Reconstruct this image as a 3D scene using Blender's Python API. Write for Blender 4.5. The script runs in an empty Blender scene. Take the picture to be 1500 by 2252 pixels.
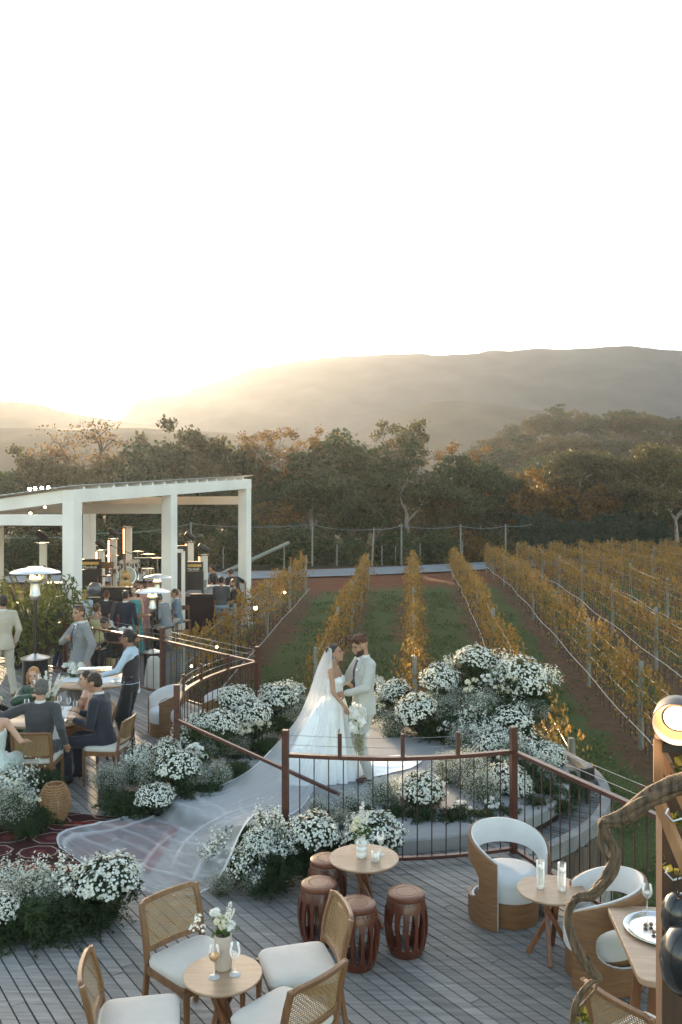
import bpy, bmesh, math, random
from mathutils import Vector, Matrix, Euler, noise
import numpy as np
PI = math.pi
R = math.radians
sc = bpy.context.scene
col = sc.collection

# ---------------------------------------------------------------- camera, sky, sun, exposure
H = 3.3; F = 1870.0; YH = 1130.0
cam_d = bpy.data.cameras.new('camera')
cam = bpy.data.objects.new('camera', cam_d); col.objects.link(cam)
cam.location = (0, 0, H); cam.rotation_euler = (R(90), 0, 0)
cam_d.sensor_fit = 'HORIZONTAL'; cam_d.sensor_width = 36; cam_d.lens = 36*F/1500
cam_d.shift_y = 4/1500
cam_d.clip_start = .1; cam_d.clip_end = 20000
sc.camera = cam
SUN_AZ = -17.5; SUN_EL = 9.0
world = bpy.data.worlds.new('World'); sc.world = world; world.use_nodes = True
wn = world.node_tree.nodes; wl = world.node_tree.links
sky = wn.new('ShaderNodeTexSky'); sky.sky_type = 'NISHITA'; sky.sun_disc = False
sky.sun_elevation = R(SUN_EL); sky.sun_rotation = R(SUN_AZ)
sky.air_density = 1.0; sky.dust_density = 1.6; sky.ozone_density = 1.0; sky.altitude = 600
wn['Background'].inputs[1].default_value = .15
wb_ = wn.new('ShaderNodeMix'); wb_.data_type = 'RGBA'; wb_.blend_type = 'MULTIPLY'; wb_.inputs[0].default_value = 1; wb_.inputs[7].default_value = (1.09, 1.0, .86, 1)
wl.new(sky.outputs[0], wb_.inputs[6]); wl.new(wb_.outputs[2], wn['Background'].inputs[0])
sun_d = bpy.data.lights.new('sun', 'SUN'); sun_d.energy = 4.0; sun_d.angle = R(.6); sun_d.color = (1, .74, .46)
sun = bpy.data.objects.new('sun', sun_d); col.objects.link(sun)
sd = Vector((math.sin(R(SUN_AZ))*math.cos(R(SUN_EL)), math.cos(R(SUN_AZ))*math.cos(R(SUN_EL)), math.sin(R(SUN_EL))))
sun.rotation_euler = sd.to_track_quat('Z', 'Y').to_euler()
sc.view_settings.view_transform = 'Standard'; sc.view_settings.look = 'None'
sc.view_settings.exposure = 2.25; sc.view_settings.gamma = 1
sc.cycles.max_bounces = 8; sc.cycles.transparent_max_bounces = 24
sc.cycles.volume_bounces = 0; sc.cycles.volume_step_rate = 4
sc.cycles.sample_clamp_indirect = 6
sc.cycles.caustics_reflective = False; sc.cycles.caustics_refractive = False

# ---------------------------------------------------------------- helpers
def at(px, py, z=0.0):
    """point at height z seen at a pixel of the 1500x2252 photograph"""
    Y = F*(H-z)/(py-YH)
    return Vector(((px-750)*Y/F, Y, z))
def atY(px, py, Y):
    return Vector(((px-750)*Y/F, Y, H-(py-YH)*Y/F))
def tag(o, label=None, cat=None, group=None, kind=None):
    if label: o['label'] = label
    if cat: o['category'] = cat
    if group: o['group'] = group
    if kind: o['kind'] = kind
    return o
def empty(name, loc=(0, 0, 0), rz=0.0, s=1.0):
    o = bpy.data.objects.new(name, None); col.objects.link(o)
    o.empty_display_size = .2
    o.location = loc; o.rotation_euler = (0, 0, rz); o.scale = (s, s, s)
    return o
def thing(name, label, cat, loc=(0, 0, 0), rz=0.0, group=None, s=1.0):
    return tag(empty(name, loc, rz, s), label, cat, group)
def copy_tree(o, parent=None):
    c = o.copy(); col.objects.link(c); c.parent = parent
    for ch in list(o.children): copy_tree(ch, c)
    return c
def dup(o, loc, rz=0.0, label=None, s=None, group=None):
    c = copy_tree(o); c.location = loc; c.rotation_euler = (0, 0, rz)
    if s is not None: c.scale = (s, s, s) if not hasattr(s, '__len__') else s
    if label: c['label'] = label
    if group: c['group'] = group
    return c
USED = set()
def place(proto, loc, rz=0.0, label=None, s=None, group=None):
    """the first time move the prototype itself, afterwards copy it"""
    if proto.name not in USED:
        USED.add(proto.name)
        proto.location = loc; proto.rotation_euler = (0, 0, rz)
        if s is not None: proto.scale = (s, s, s) if not hasattr(s, '__len__') else s
        if label: proto['label'] = label
        if group: proto['group'] = group
        return proto
    return dup(proto, loc, rz, label, s, group)

def frame(d, up=(0, 0, 1)):
    d = Vector(d).normalized(); up = Vector(up)
    if abs(d.dot(up)) > .98: up = Vector((1, 0, 0))
    a = d.cross(up).normalized(); b = a.cross(d).normalized()
    return a, b
class MB:
    def __init__(s): s.v = []; s.f = []
    def add(s, vs, fs):
        n = len(s.v); s.v.extend([tuple(p) for p in vs]); s.f.extend([tuple(i+n for i in q) for q in fs]); return s
    def box(s, c, d, rz=0.0, M=None):
        c = Vector(c); hx, hy, hz = d[0]/2, d[1]/2, d[2]/2
        m = M if M is not None else Matrix.Rotation(rz, 3, 'Z')
        vs = [c + m @ Vector((x*hx, y*hy, z*hz)) for z in (-1, 1) for x, y in ((-1, -1), (1, -1), (1, 1), (-1, 1))]
        return s.add(vs, [(3, 2, 1, 0), (4, 5, 6, 7), (0, 1, 5, 4), (1, 2, 6, 5), (2, 3, 7, 6), (3, 0, 4, 7)])
    def bar(s, p0, p1, w, h, up=(0, 0, 1)):
        p0 = Vector(p0); p1 = Vector(p1); a, b = frame(p1-p0, up)
        vs = [p + a*x*w/2 + b*y*h/2 for p in (p0, p1) for x, y in ((-1, -1), (1, -1), (1, 1), (-1, 1))]
        return s.add(vs, [(0, 1, 2, 3), (7, 6, 5, 4), (1, 0, 4, 5), (2, 1, 5, 6), (3, 2, 6, 7), (0, 3, 7, 4)])
    def beam_path(s, pts, w, h, up=(0, 0, 1)):
        """rectangular section swept along a path"""
        pts = [Vector(p) for p in pts]; rings = []
        for i, p in enumerate(pts):
            d = (pts[min(i+1, len(pts)-1)]-pts[max(i-1, 0)])
            a, b = frame(d, up)
            rings.append([p + a*x*w/2 + b*y*h/2 for x, y in ((-1, -1), (1, -1), (1, 1), (-1, 1))])
        return s.rings(rings)
    def rings(s, rings, caps=True, closed=False):
        n = len(rings[0]); vs = [p for r in rings for p in r]; fs = []
        m = len(rings)
        for i in range(m if closed else m-1):
            a = i*n; b = ((i+1) % m)*n
            for k in range(n):
                fs.append((a+k, a+(k+1) % n, b+(k+1) % n, b+k))
        if caps and not closed:
            fs.append(tuple(range(n-1, -1, -1))); fs.append(tuple((m-1)*n+k for k in range(n)))
        return s.add(vs, fs)
    def tube(s, pts, rs, n=8, caps=True):
        pts = [Vector(p) for p in pts]
        if not hasattr(rs, '__len__'): rs = [rs]*len(pts)
        rings = []; a = b = None
        for i, p in enumerate(pts):
            d = (pts[min(i+1, len(pts)-1)]-pts[max(i-1, 0)])
            if d.length < 1e-7: d = Vector((0, 0, 1))
            d.normalize()
            if a is None: a, b = frame(d)
            else:
                a = (a - d*a.dot(d)).normalized(); b = d.cross(a) * -1
                b = a.cross(d)
            rings.append([p + (a*math.cos(2*PI*k/n) + b*math.sin(2*PI*k/n))*rs[i] for k in range(n)])
        return s.rings(rings, caps)
    def lathe(s, prof, c=(0, 0, 0), n=24, cap0=True, cap1=True):
        c = Vector(c)
        rings = [[c+Vector((r*math.cos(2*PI*k/n), r*math.sin(2*PI*k/n), z)) for k in range(n)] for r, z in prof]
        m = len(rings); vs = [p for r in rings for p in r]; fs = []
        for i in range(m-1):
            for k in range(n):
                fs.append((i*n+k, i*n+(k+1) % n, (i+1)*n+(k+1) % n, (i+1)*n+k))
        if cap0: fs.append(tuple(range(n-1, -1, -1)))
        if cap1: fs.append(tuple((m-1)*n+k for k in range(n)))
        return s.add(vs, fs)
    def ell(s, c, r, M=None, n=12, m=8):
        c = Vector(c); vs = []; fs = []
        if not hasattr(r, '__len__'): r = (r, r, r)
        for i in range(1, m):
            t = PI*i/m
            for k in range(n):
                p = Vector((r[0]*math.sin(t)*math.cos(2*PI*k/n), r[1]*math.sin(t)*math.sin(2*PI*k/n), -r[2]*math.cos(t)))
                vs.append(c + (M @ p if M is not None else p))
        b = Vector((0, 0, -r[2])); t = Vector((0, 0, r[2]))
        vs.append(c + (M @ b if M is not None else b)); vs.append(c + (M @ t if M is not None else t))
        nb = len(vs)-2
        for i in range(m-2):
            for k in range(n):
                fs.append((i*n+k, i*n+(k+1) % n, (i+1)*n+(k+1) % n, (i+1)*n+k))
        for k in range(n):
            fs.append((nb, (k+1) % n, k)); fs.append((nb+1, (m-2)*n+k, (m-2)*n+(k+1) % n))
        return s.add(vs, fs)
    def cap(s, p0, p1, r0, r1, n=10):
        """round-ended tapered limb"""
        p0 = Vector(p0); p1 = Vector(p1); d = p1-p0; L = d.length
        if L < 1e-5: return s.ell(p0, r0)
        d.normalize()
        pts = []; rs = []
        for t in (-90, -60, -30, 0):
            pts.append(p0 + d*r0*math.sin(R(t))); rs.append(max(r0*math.cos(R(t)), 1e-4))
        for t in (0, 30, 60, 90):
            pts.append(p1 + d*r1*math.sin(R(t))); rs.append(max(r1*math.cos(R(t)), 1e-4))
        a, b = frame(d)
        return s.rings([[p + (a*math.cos(2*PI*k/n) + b*math.sin(2*PI*k/n))*r for k in range(n)] for p, r in zip(pts, rs)])
    def build(s, name, m, parent=None, smooth=True, bevel=0.0):
        me = bpy.data.meshes.new(name)
        me.from_pydata(s.v, [], s.f); me.update()
        if m is not None:
            me.materials.append(m)
        if smooth:
            me.polygons.foreach_set('use_smooth', [True]*len(me.polygons))
            try: me.set_sharp_from_angle(angle=R(40))
            except Exception: pass
        o = bpy.data.objects.new(name, me); col.objects.link(o)
        if parent is not None: o.parent = parent
        if bevel:
            b = o.modifiers.new('bevel', 'BEVEL'); b.width = bevel; b.segments = 2; b.limit_method = 'ANGLE'
        return o
def arr_mesh(name, V, Fc, m, parent=None, smooth=False):
    """V (n,3) float array, Fc (k,4 or 3) int array"""
    me = bpy.data.meshes.new(name)
    nf, k = Fc.shape
    me.vertices.add(len(V)); me.vertices.foreach_set('co', V.astype(np.float32).ravel())
    me.loops.add(nf*k); me.loops.foreach_set('vertex_index', Fc.astype(np.int32).ravel())
    me.polygons.add(nf); me.polygons.foreach_set('loop_start', np.arange(0, nf*k, k, dtype=np.int32))
    if smooth: me.polygons.foreach_set('use_smooth', np.ones(nf, dtype=bool))
    me.update(calc_edges=True); me.validate()
    if m is not None: me.materials.append(m)
    o = bpy.data.objects.new(name, me); col.objects.link(o)
    if parent is not None: o.parent = parent
    return o
def rotmats(rng, n, tilt=None):
    """n random orthonormal frames (a,b,c); c close to given normals when tilt is an (n,3) array"""
    a = rng.normal(size=(n, 3))
    if tilt is None:
        c = rng.normal(size=(n, 3))
    else: c = tilt
    c = c/np.linalg.norm(c, axis=1, keepdims=True)
    a = a - c*(a*c).sum(1, keepdims=True); a /= np.linalg.norm(a, axis=1, keepdims=True)
    b = np.cross(c, a)
    return a, b, c
def leaf_quads(rng, P, size, aspect=.6, nrm=None, cup=.12):
    """rhombus leaves, two quads' worth of outline in one folded quad"""
    n = len(P); a, b, c = rotmats(rng, n, nrm)
    L = (size*rng.uniform(.65, 1.3, n))[:, None]; W = L*aspect
    v0 = P - a*L*.5; v1 = P + b*W*.5 + c*L*cup - a*L*.08; v2 = P + a*L*.5; v3 = P - b*W*.5 + c*L*cup - a*L*.08
    V = np.stack([v0, v1, v2, v3], 1).reshape(-1, 3)
    return V, np.arange(4*n).reshape(n, 4)
def join_arr(parts):
    Vs = []; Fs = []; o = 0
    for V, Fc in parts:
        Vs.append(V); Fs.append(Fc+o); o += len(V)
    return np.concatenate(Vs), np.concatenate(Fs)

# ---------------------------------------------------------------- materials
MATS = {}
def mat(name, c, rough=.6, var=.12, scale=6.0, bump=0.0, bscale=None, metal=0.0, spec=.5, c2=None, stretch=None, sheen=0.0, coat=0.0, detail=4):
    if name in MATS: return MATS[name]
    m = bpy.data.materials.new(name); m.use_nodes = True; MATS[name] = m
    N = m.node_tree.nodes; L = m.node_tree.links; b = N['Principled BSDF']
    b.inputs['Roughness'].default_value = rough; b.inputs['Metallic'].default_value = metal
    b.inputs['Specular IOR Level'].default_value = spec
    if sheen: b.inputs['Sheen Weight'].default_value = sheen
    if coat: b.inputs['Coat Weight'].default_value = coat
    tc = N.new('ShaderNodeTexCoord'); mp = N.new('ShaderNodeMapping'); L.new(tc.outputs['Object'], mp.inputs[0])
    if stretch: mp.inputs['Scale'].default_value = stretch
    nz = N.new('ShaderNodeTexNoise'); nz.inputs['Scale'].default_value = scale; nz.inputs['Detail'].default_value = detail
    L.new(mp.outputs[0], nz.inputs['Vector'])
    rp = N.new('ShaderNodeValToRGB'); L.new(nz.outputs[0], rp.inputs[0])
    d = c2 if c2 else tuple(x*(1-var) for x in c); e = c if c2 else tuple(min(1, x*(1+var)) for x in c)
    rp.color_ramp.elements[0].position = .3; rp.color_ramp.elements[1].position = .7
    rp.color_ramp.elements[0].color = (*d, 1); rp.color_ramp.elements[1].color = (*e, 1)
    L.new(rp.outputs[0], b.inputs['Base Color'])
    if bump:
        n2 = N.new('ShaderNodeTexNoise'); n2.inputs['Scale'].default_value = bscale or scale*4; n2.inputs['Detail'].default_value = 5
        L.new(mp.outputs[0], n2.inputs['Vector'])
        bp = N.new('ShaderNodeBump'); bp.inputs['Strength'].default_value = bump; bp.inputs['Distance'].default_value = .02
        L.new(n2.outputs[0], bp.inputs['Height']); L.new(bp.outputs[0], b.inputs['Normal'])
    return m
def leafmat(name, cols, rough=.55, trans=.35, objvar=.0, big=None):
    """leaf clumps: each leaf island takes its own colour; part of the light passes through"""
    if name in MATS: return MATS[name]
    m = bpy.data.materials.new(name); m.use_nodes = True; MATS[name] = m
    N = m.node_tree.nodes; L = m.node_tree.links; b = N['Principled BSDF']; out = N['Material Output']
    g = N.new('ShaderNodeNewGeometry'); rp = N.new('ShaderNodeValToRGB')
    fac = g.outputs['Random Per Island']
    if big:
        tc = N.new('ShaderNodeTexCoord'); nz = N.new('ShaderNodeTexNoise'); nz.inputs['Scale'].default_value = big; nz.inputs['Detail'].default_value = 2
        oi = N.new('ShaderNodeObjectInfo'); va = N.new('ShaderNodeVectorMath'); va.operation = 'ADD'
        L.new(tc.outputs['Object'], va.inputs[0]); L.new(oi.outputs['Location'], va.inputs[1]); L.new(va.outputs[0], nz.inputs['Vector'])
        mx = N.new('ShaderNodeMath'); mx.operation = 'MULTIPLY_ADD'; mx.inputs[1].default_value = .45; L.new(fac, mx.inputs[0])
        m2 = N.new('ShaderNodeMath'); m2.operation = 'MULTIPLY_ADD'; m2.inputs[1].default_value = 1.5; m2.inputs[2].default_value = -.47; L.new(nz.outputs[0], m2.inputs[0])
        L.new(m2.outputs[0], mx.inputs[2]); fac = mx.outputs[0]
    if objvar:
        oi2 = N.new('ShaderNodeObjectInfo'); m3 = N.new('ShaderNodeMath'); m3.operation = 'MULTIPLY_ADD'
        m3.inputs[1].default_value = objvar; L.new(oi2.outputs['Random'], m3.inputs[0]); 
        m4 = N.new('ShaderNodeMath'); m4.operation = 'MULTIPLY'; m4.inputs[1].default_value = 1-objvar; L.new(fac, m4.inputs[0])
        L.new(m4.outputs[0], m3.inputs[2]); fac = m3.outputs[0]
    L.new(fac, rp.inputs[0])
    cr = rp.color_ramp
    while len(cr.elements) < len(cols): cr.elements.new(.5)
    for i, c in enumerate(cols):
        cr.elements[i].position = i/(len(cols)-1); cr.elements[i].color = (*c, 1)
    L.new(rp.outputs[0], b.inputs['Base Color']); b.inputs['Roughness'].default_value = rough; b.inputs['Specular IOR Level'].default_value = .25
    tr = N.new('ShaderNodeBsdfTranslucent'); L.new(rp.outputs[0], tr.inputs[0])
    mix = N.new('ShaderNodeMixShader'); mix.inputs[0].default_value = trans
    L.new(b.outputs[0], mix.inputs[1]); L.new(tr.outputs[0], mix.inputs[2]); L.new(mix.outputs[0], out.inputs[0])
    return m
def emit(name, c, s):
    m = bpy.data.materials.new(name); m.use_nodes = True; MATS[name] = m
    b = m.node_tree.nodes['Principled BSDF']; b.inputs['Base Color'].default_value = (*c, 1)
    b.inputs['Emission Color'].default_value = (*c, 1); b.inputs['Emission Strength'].default_value = s
    return m
def glassmat(name, c=(1, 1, 1), alpha=.18, rough=.03):
    """thin clear glass: mostly see-through with sharp reflections"""
    m = bpy.data.materials.new(name); m.use_nodes = True; MATS[name] = m
    N = m.node_tree.nodes; L = m.node_tree.links; b = N['Principled BSDF']; out = N['Material Output']
    b.inputs['Base Color'].default_value = (*c, 1); b.inputs['Roughness'].default_value = rough; b.inputs['Specular IOR Level'].default_value = 1
    fr = N.new('ShaderNodeFresnel'); fr.inputs[0].default_value = 1.5
    ad = N.new('ShaderNodeMath'); ad.operation = 'ADD'; ad.inputs[1].default_value = alpha; L.new(fr.outputs[0], ad.inputs[0])
    tr = N.new('ShaderNodeBsdfTransparent'); mx = N.new('ShaderNodeMixShader')
    L.new(ad.outputs[0], mx.inputs[0]); L.new(tr.outputs[0], mx.inputs[1]); L.new(b.outputs[0], mx.inputs[2]); L.new(mx.outputs[0], out.inputs[0])
    return m
def woodmat(name, c, c2, rough=.5, scale=3.0, stretch=(1, 12, 12), bump=.05, coat=0.0, island=0.0):
    if name in MATS: return MATS[name]
    m = mat(name, c, rough, scale=scale, c2=c2, stretch=stretch, bump=bump, bscale=scale*3, coat=coat, detail=6)
    if island:
        N = m.node_tree.nodes; L = m.node_tree.links; b = N['Principled BSDF']
        src = b.inputs['Base Color'].links[0].from_socket
        g = N.new('ShaderNodeNewGeometry'); mr = N.new('ShaderNodeMapRange'); mr.inputs['To Min'].default_value = 1-island; mr.inputs['To Max'].default_value = 1+island
        L.new(g.outputs['Random Per Island'], mr.inputs[0])
        hs = N.new('ShaderNodeHueSaturation'); L.new(mr.outputs[0], hs.inputs['Value']); L.new(src, hs.inputs['Color']); L.new(hs.outputs[0], b.inputs['Base Color'])
    return m
M_rail = mat('rusty_brown_steel', (.10, .032, .022), .38, c2=(.06, .022, .018), scale=14, bump=.1, metal=.15, spec=.6)
M_bal = mat('dark_steel_bar', (.035, .018, .015), .5, scale=20)
M_wire = mat('steel_wire', (.35, .34, .32), .35, metal=.8)
M_conc = mat('pale_concrete', (.30, .30, .305), .85, c2=(.19, .195, .20), scale=1.6, bump=.15, bscale=40)
M_conc2 = mat('grey_concrete_edge', (.24, .24, .235), .9, c2=(.15, .15, .15), scale=5, bump=.3, bscale=30)
M_soil = None

# ---------------------------------------------------------------- terrain
def sstep(a, b, x):
    t = min(1, max(0, (x-a)/(b-a))); return t*t*(3-2*t)
def ground(x, y):
    if y < 40: v = -2.43+.048*y
    elif y < 70: v = -.51+.004*(y-40)
    else: v = -.39
    # terrace with the band and the cocktail tables, left of the vines
    k = 1-sstep(-5.9, -4.4, x-.083*y)
    k *= 1-sstep(38, 48, y)
    v = v*(1-k)+(-.2)*k
    v = v if y > 9 else v
    if y > 74:
        a = x/y
        v += 21*sstep(80, 190, y)*sstep(.03, .26, a)
        v += 3.5*sstep(78, 120, y)*(1-sstep(-.25, .05, a))
        v = v + (9-v)*sstep(230, 420, y)*.6
    return v
def terrain_mesh():
    xs = sorted(set([-2300, -1200, -600, -300, -160, -100, -70] + [-50+i*1.5 for i in range(67)] + [60, 75, 100, 130, 170, 230, 320, 600, 1200, 2300]))
    xs = sorted(set(xs + [-12+.45*i for i in range(90)]))
    ys = [-190, -60, -10, 0, 3]+[4.5+.6*i for i in range(130)]+[84+3*i for i in range(48)]+[240, 270, 300, 350, 420, 520, 700, 900, 1200, 1700]
    V = []; Fc = []
    for y in ys:
        for x in xs:
            z = ground(x, y)
            if 6 < y < 70 and -25 < x < 40:
                # mounded bare strips under each vine row, grass lanes between
                z += .05*noise.noise(Vector((x*.7, y*.7, 0)))+.03*noise.noise(Vector((x*2.3, y*2.3, 3)))
            V.append((x, y, z))
    n = len(xs)
    for j in range(len(ys)-1):
        for i in range(n-1):
            Fc.append((j*n+i, j*n+i+1, (j+1)*n+i+1, (j+1)*n+i))
    mb = MB(); mb.v = V; mb.f = Fc
    m = bpy.data.materials.new('vineyard_ground'); m.use_nodes = True
    N = m.node_tree.nodes; L = m.node_tree.links; b = N['Principled BSDF']; b.inputs['Roughness'].default_value = .95; b.inputs['Specular IOR Level'].default_value = .1
    tc = N.new('ShaderNodeTexCoord'); sp = N.new('ShaderNodeSeparateXYZ'); L.new(tc.outputs['Object'], sp.inputs[0])
    def M(op, a, bb=None, c=None):
        q = N.new('ShaderNodeMath'); q.operation = op
        for i, s_ in enumerate((a, bb, c)):
            if s_ is None: continue
            if isinstance(s_, (int, float)): q.inputs[i].default_value = s_
            else: L.new(s_, q.inputs[i])
        return q.outputs[0]
    def NZ(scale, detail=4, rough=.6):
        q = N.new('ShaderNodeTexNoise'); q.inputs['Scale'].default_value = scale; q.inputs['Detail'].default_value = detail; q.inputs['Roughness'].default_value = rough
        L.new(tc.outputs['Object'], q.inputs['Vector']); return q.outputs[0]
    def ramp(f, els):
        q = N.new('ShaderNodeValToRGB'); cr = q.color_ramp
        while len(cr.elements) < len(els): cr.elements.new(.5)
        for e, (p, c) in zip(cr.elements, els): e.position = p; e.color = (*c, 1)
        L.new(f, q.inputs[0]); return q.outputs[0]
    def mix(f, a, c):
        q = N.new('ShaderNodeMix'); q.data_type = 'RGBA'; L.new(f, q.inputs[0]); L.new(a, q.inputs[6]); L.new(c, q.inputs[7]); return q.outputs[2]
    u = M('MULTIPLY_ADD', sp.outputs[1], -.083, sp.outputs[0])     # distance across the rows
    ph = M('FRACT', M('DIVIDE', M('ADD', u, 100*2.38-.03), 2.38))     # 0 at a row
    dist = M('ABSOLUTE', M('SUBTRACT', ph, .5))                   # .5 at row, 0 mid-lane
    n1 = NZ(.9, 5); n2 = NZ(5, 6, .7); n3 = NZ(28, 5, .7); n4 = NZ(.22, 3)
    lane = M('ADD', dist, M('MULTIPLY', M('SUBTRACT', n1, .5), .75))
    lane = M('ADD', lane, M('MULTIPLY', M('SUBTRACT', n2, .5), .62))
    lane = M('ADD', lane, M('MULTIPLY', M('SUBTRACT', n4, .5), .5))
    rt_ = N.new('ShaderNodeMapRange'); rt_.inputs[1].default_value = 3.0; rt_.inputs[2].default_value = 5.5; rt_.inputs[3].default_value = 0; rt_.inputs[4].default_value = .13; L.new(u, rt_.inputs[0]); lane = M('ADD', lane, rt_.outputs[0])
    grassy = N.new('ShaderNodeMapRange'); grassy.inputs[1].default_value = .34; grassy.inputs[2].default_value = .24; grassy.inputs[3].default_value = 0; grassy.inputs[4].default_value = 1
    L.new(lane, grassy.inputs[0])
    soil = ramp(n2, [(.25, (.06, .038, .024)), (.5, (.12, .075, .046)), (.75, (.19, .12, .07))])
    soil = mix(ramp(n3, [(.3, (0, 0, 0)), (.75, (.6, .6, .6))]), soil, ramp(n1, [(.3, (.075, .042, .024)), (.7, (.18, .10, .058))]))
    grass = ramp(n3, [(.25, (.035, .05, .02)), (.5, (.08, .11, .04)), (.8, (.16, .18, .075))])
    base = mix(grassy.outputs[0], soil, grass)
    # red graded earth before the road, grey paving on the terrace, dark litter in the wood
    y = sp.outputs[1]
    def rng_(v, a, bb):
        q = N.new('ShaderNodeMapRange'); q.inputs[1].default_value = a; q.inputs[2].default_value = bb; L.new(v, q.inputs[0]); return q.outputs[0]
    wob = M('MULTIPLY', M('SUBTRACT', n1, .5), 3.0)
    end = M('MULTIPLY_ADD', sp.outputs[0], .62, 41.0)
    red = M('MULTIPLY', rng_(M('ADD', M('SUBTRACT', y, end), M('MULTIPLY', wob, 2.0)), -1.0, 2.2), rng_(M('SUBTRACT', y, end), 34, 20))
    redc = mix(ramp(n1, [(.35, (0, 0, 0)), (.65, (.85, .85, .85))]), ramp(n2, [(.25, (.11, .032, .014)), (.75, (.22, .066, .028))]), ramp(n3, [(.25, (.09, .045, .026)), (.75, (.24, .12, .07))]))
    base = mix(red, base, redc)
    terr = M('MULTIPLY', rng_(M('ADD', u, M('MULTIPLY', wob, .15)), -5.2, -5.6), rng_(y, 37, 35))
    pav = ramp(n3, [(.3, (.16, .155, .15)), (.7, (.25, .245, .24))])
    base = mix(terr, base, pav)
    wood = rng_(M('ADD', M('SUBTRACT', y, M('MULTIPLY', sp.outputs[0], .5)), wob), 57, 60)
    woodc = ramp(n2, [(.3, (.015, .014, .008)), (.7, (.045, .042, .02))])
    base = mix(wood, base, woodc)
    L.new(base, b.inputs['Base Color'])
    bp = N.new('ShaderNodeBump'); bp.inputs['Strength'].default_value = .9; bp.inputs['Distance'].default_value = .08
    L.new(M('ADD', n3, M('MULTIPLY', n2, 1.5)), bp.inputs['Height']); L.new(bp.outputs[0], b.inputs['Normal'])
    o = mb.build('ground', m, smooth=True); tag(o, kind='structure', label='vineyard soil and grass lanes running up to the wood')
    return o
terrain_mesh()

def sheet(name, pts_l, pts_r, z_off, m, label, sub=3):
    mb = MB(); V = []
    for (a, c) in zip(pts_l, pts_r):
        for k in range(sub+1):
            t = k/sub; x = a[0]*(1-t)+c[0]*t; y = a[1]*(1-t)+c[1]*t
            V.append((x, y, ground(x, y)+z_off))
    n = sub+1
    Fc = [(j*n+i, j*n+i+1, (j+1)*n+i+1, (j+1)*n+i) for j in range(len(pts_l)-1) for i in range(sub)]
    mb.v = V; mb.f = Fc
    o = mb.build(name, m); tag(o, label, kind='structure'); return o
M_road = mat('blue_grey_gravel', (.20, .215, .23), .9, c2=(.13, .14, .15), scale=1.2, bump=.3, bscale=30)
cl = [(-30, 46), (-20, 47.5), (-12, 49), (-6, 51), (0, 53.5), (6, 57), (12, 61.5), (18, 66), (24, 68)]
L_ = []; R_ = []
for i, p in enumerate(cl):
    q0 = Vector(cl[max(0, i-1)]); q1 = Vector(cl[min(len(cl)-1, i+1)]); d = (q1-q0).normalized(); nn = Vector((d.y, -d.x))
    w = 2.8
    L_.append(Vector(p)-nn*w); R_.append(Vector(p)+nn*w)
# densify
def dens(P, k=6):
    out = []
    for a, b_ in zip(P[:-1], P[1:]):
        for t in range(k): out.append(a.lerp(b_, t/k))
    out.append(P[-1]); return out
sheet('road', dens(R_), dens(L_), .09, M_road, 'pale blue grey gravel road between the vines and the wood')

# ---------------------------------------------------------------- hills
def ridge_hill(name, prof, dist, depth, amp, m, label, seed, zbase=-1, nrow=26):
    """hill range: silhouette profile given in view angles, built as a sloped landform"""
    xs = []; 
    px0, px1 = prof[0][0], prof[-1][0]; n = 260
    P = []
    for i in range(n+1):
        px = px0+(px1-px0)*i/n
        for (a, ya), (b_, yb) in zip(prof[:-1], prof[1:]):
            if a <= px <= b_:
                y = ya+(yb-ya)*(px-a)/(b_-a); break
        P.append((px, y))
    V = []
    for j in range(nrow+1):
        t = j/nrow
        for px, py in P:
            top = H+(YH-py)*dist/F
            Yd = dist-depth*(1-t); x = (px-750)/F*dist*(1-.12*(1-t))
            prof_t = t**.75
            z = zbase+(top-zbase)*prof_t
            nn = noise.fractal(Vector((x*.010+seed, Yd*.010, seed)), .9, 2.1, 5)
            gul = abs(noise.noise(Vector((x*.022+seed, t*1.2, seed))))
            z += (nn*amp*.6 - gul*amp*.7*(1-t*.7))*math.sin(PI*min(1, t*.98))
            if j == nrow: z = top + noise.noise(Vector((x*.09, seed, 0)))*top*.006
            V.append((x, Yd+nn*amp*.4, z))
    # back slope
    for k, f in enumerate((.6, -.02)):
        for px, py in P:
            top = H+(YH-py)*dist/F
            V.append(((px-750)/F*dist*(1.05+.05*k), dist+depth*.3*(k+1), zbase+(top-zbase)*f))
    w = n+1; rows = nrow+3
    mb = MB(); mb.v = V; mb.f = [(j*w+i, j*w+i+1, (j+1)*w+i+1, (j+1)*w+i) for j in range(rows-1) for i in range(n)]
    o = mb.build(name, m); tag(o, label, kind='structure'); return o
M_mt = mat('wooded_mountain', (.050, .056, .046), .95, c2=(.016, .022, .018), scale=.035, bump=.8, bscale=.25, spec=.1)
M_hl = mat('wooded_hill', (.065, .058, .035), .95, c2=(.028, .03, .018), scale=.05, bump=.6, bscale=.3, spec=.1)
ridge_hill('mountain', [(-500, 1040), (250, 960), (290, 884), (330, 875), (400, 868), (430, 852), (480, 836), (530, 820), (555, 811), (600, 806), (640, 797), (700, 789), (750, 783), (800, 780), (850, 777), (930, 777), (958, 783), (1000, 780), (1050, 778), (1080, 771), (1120, 773), (1190, 764), (1230, 767), (1290, 764), (1380, 761), (1430, 766), (1500, 771), (1700, 790), (2300, 850)], 800, 260, 16, M_mt, 'long flat-topped mountain ridge in haze behind the wood', 3.1)
ridge_hill('hill', [(-900, 900), (-300, 878), (-60, 880), (40, 884), (90, 889), (130, 902), (190, 914), (260, 925), (330, 937), (500, 960), (800, 990)], 620, 150, 8, M_hl, 'low golden hill under the setting sun at the left', 7.7)
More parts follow.
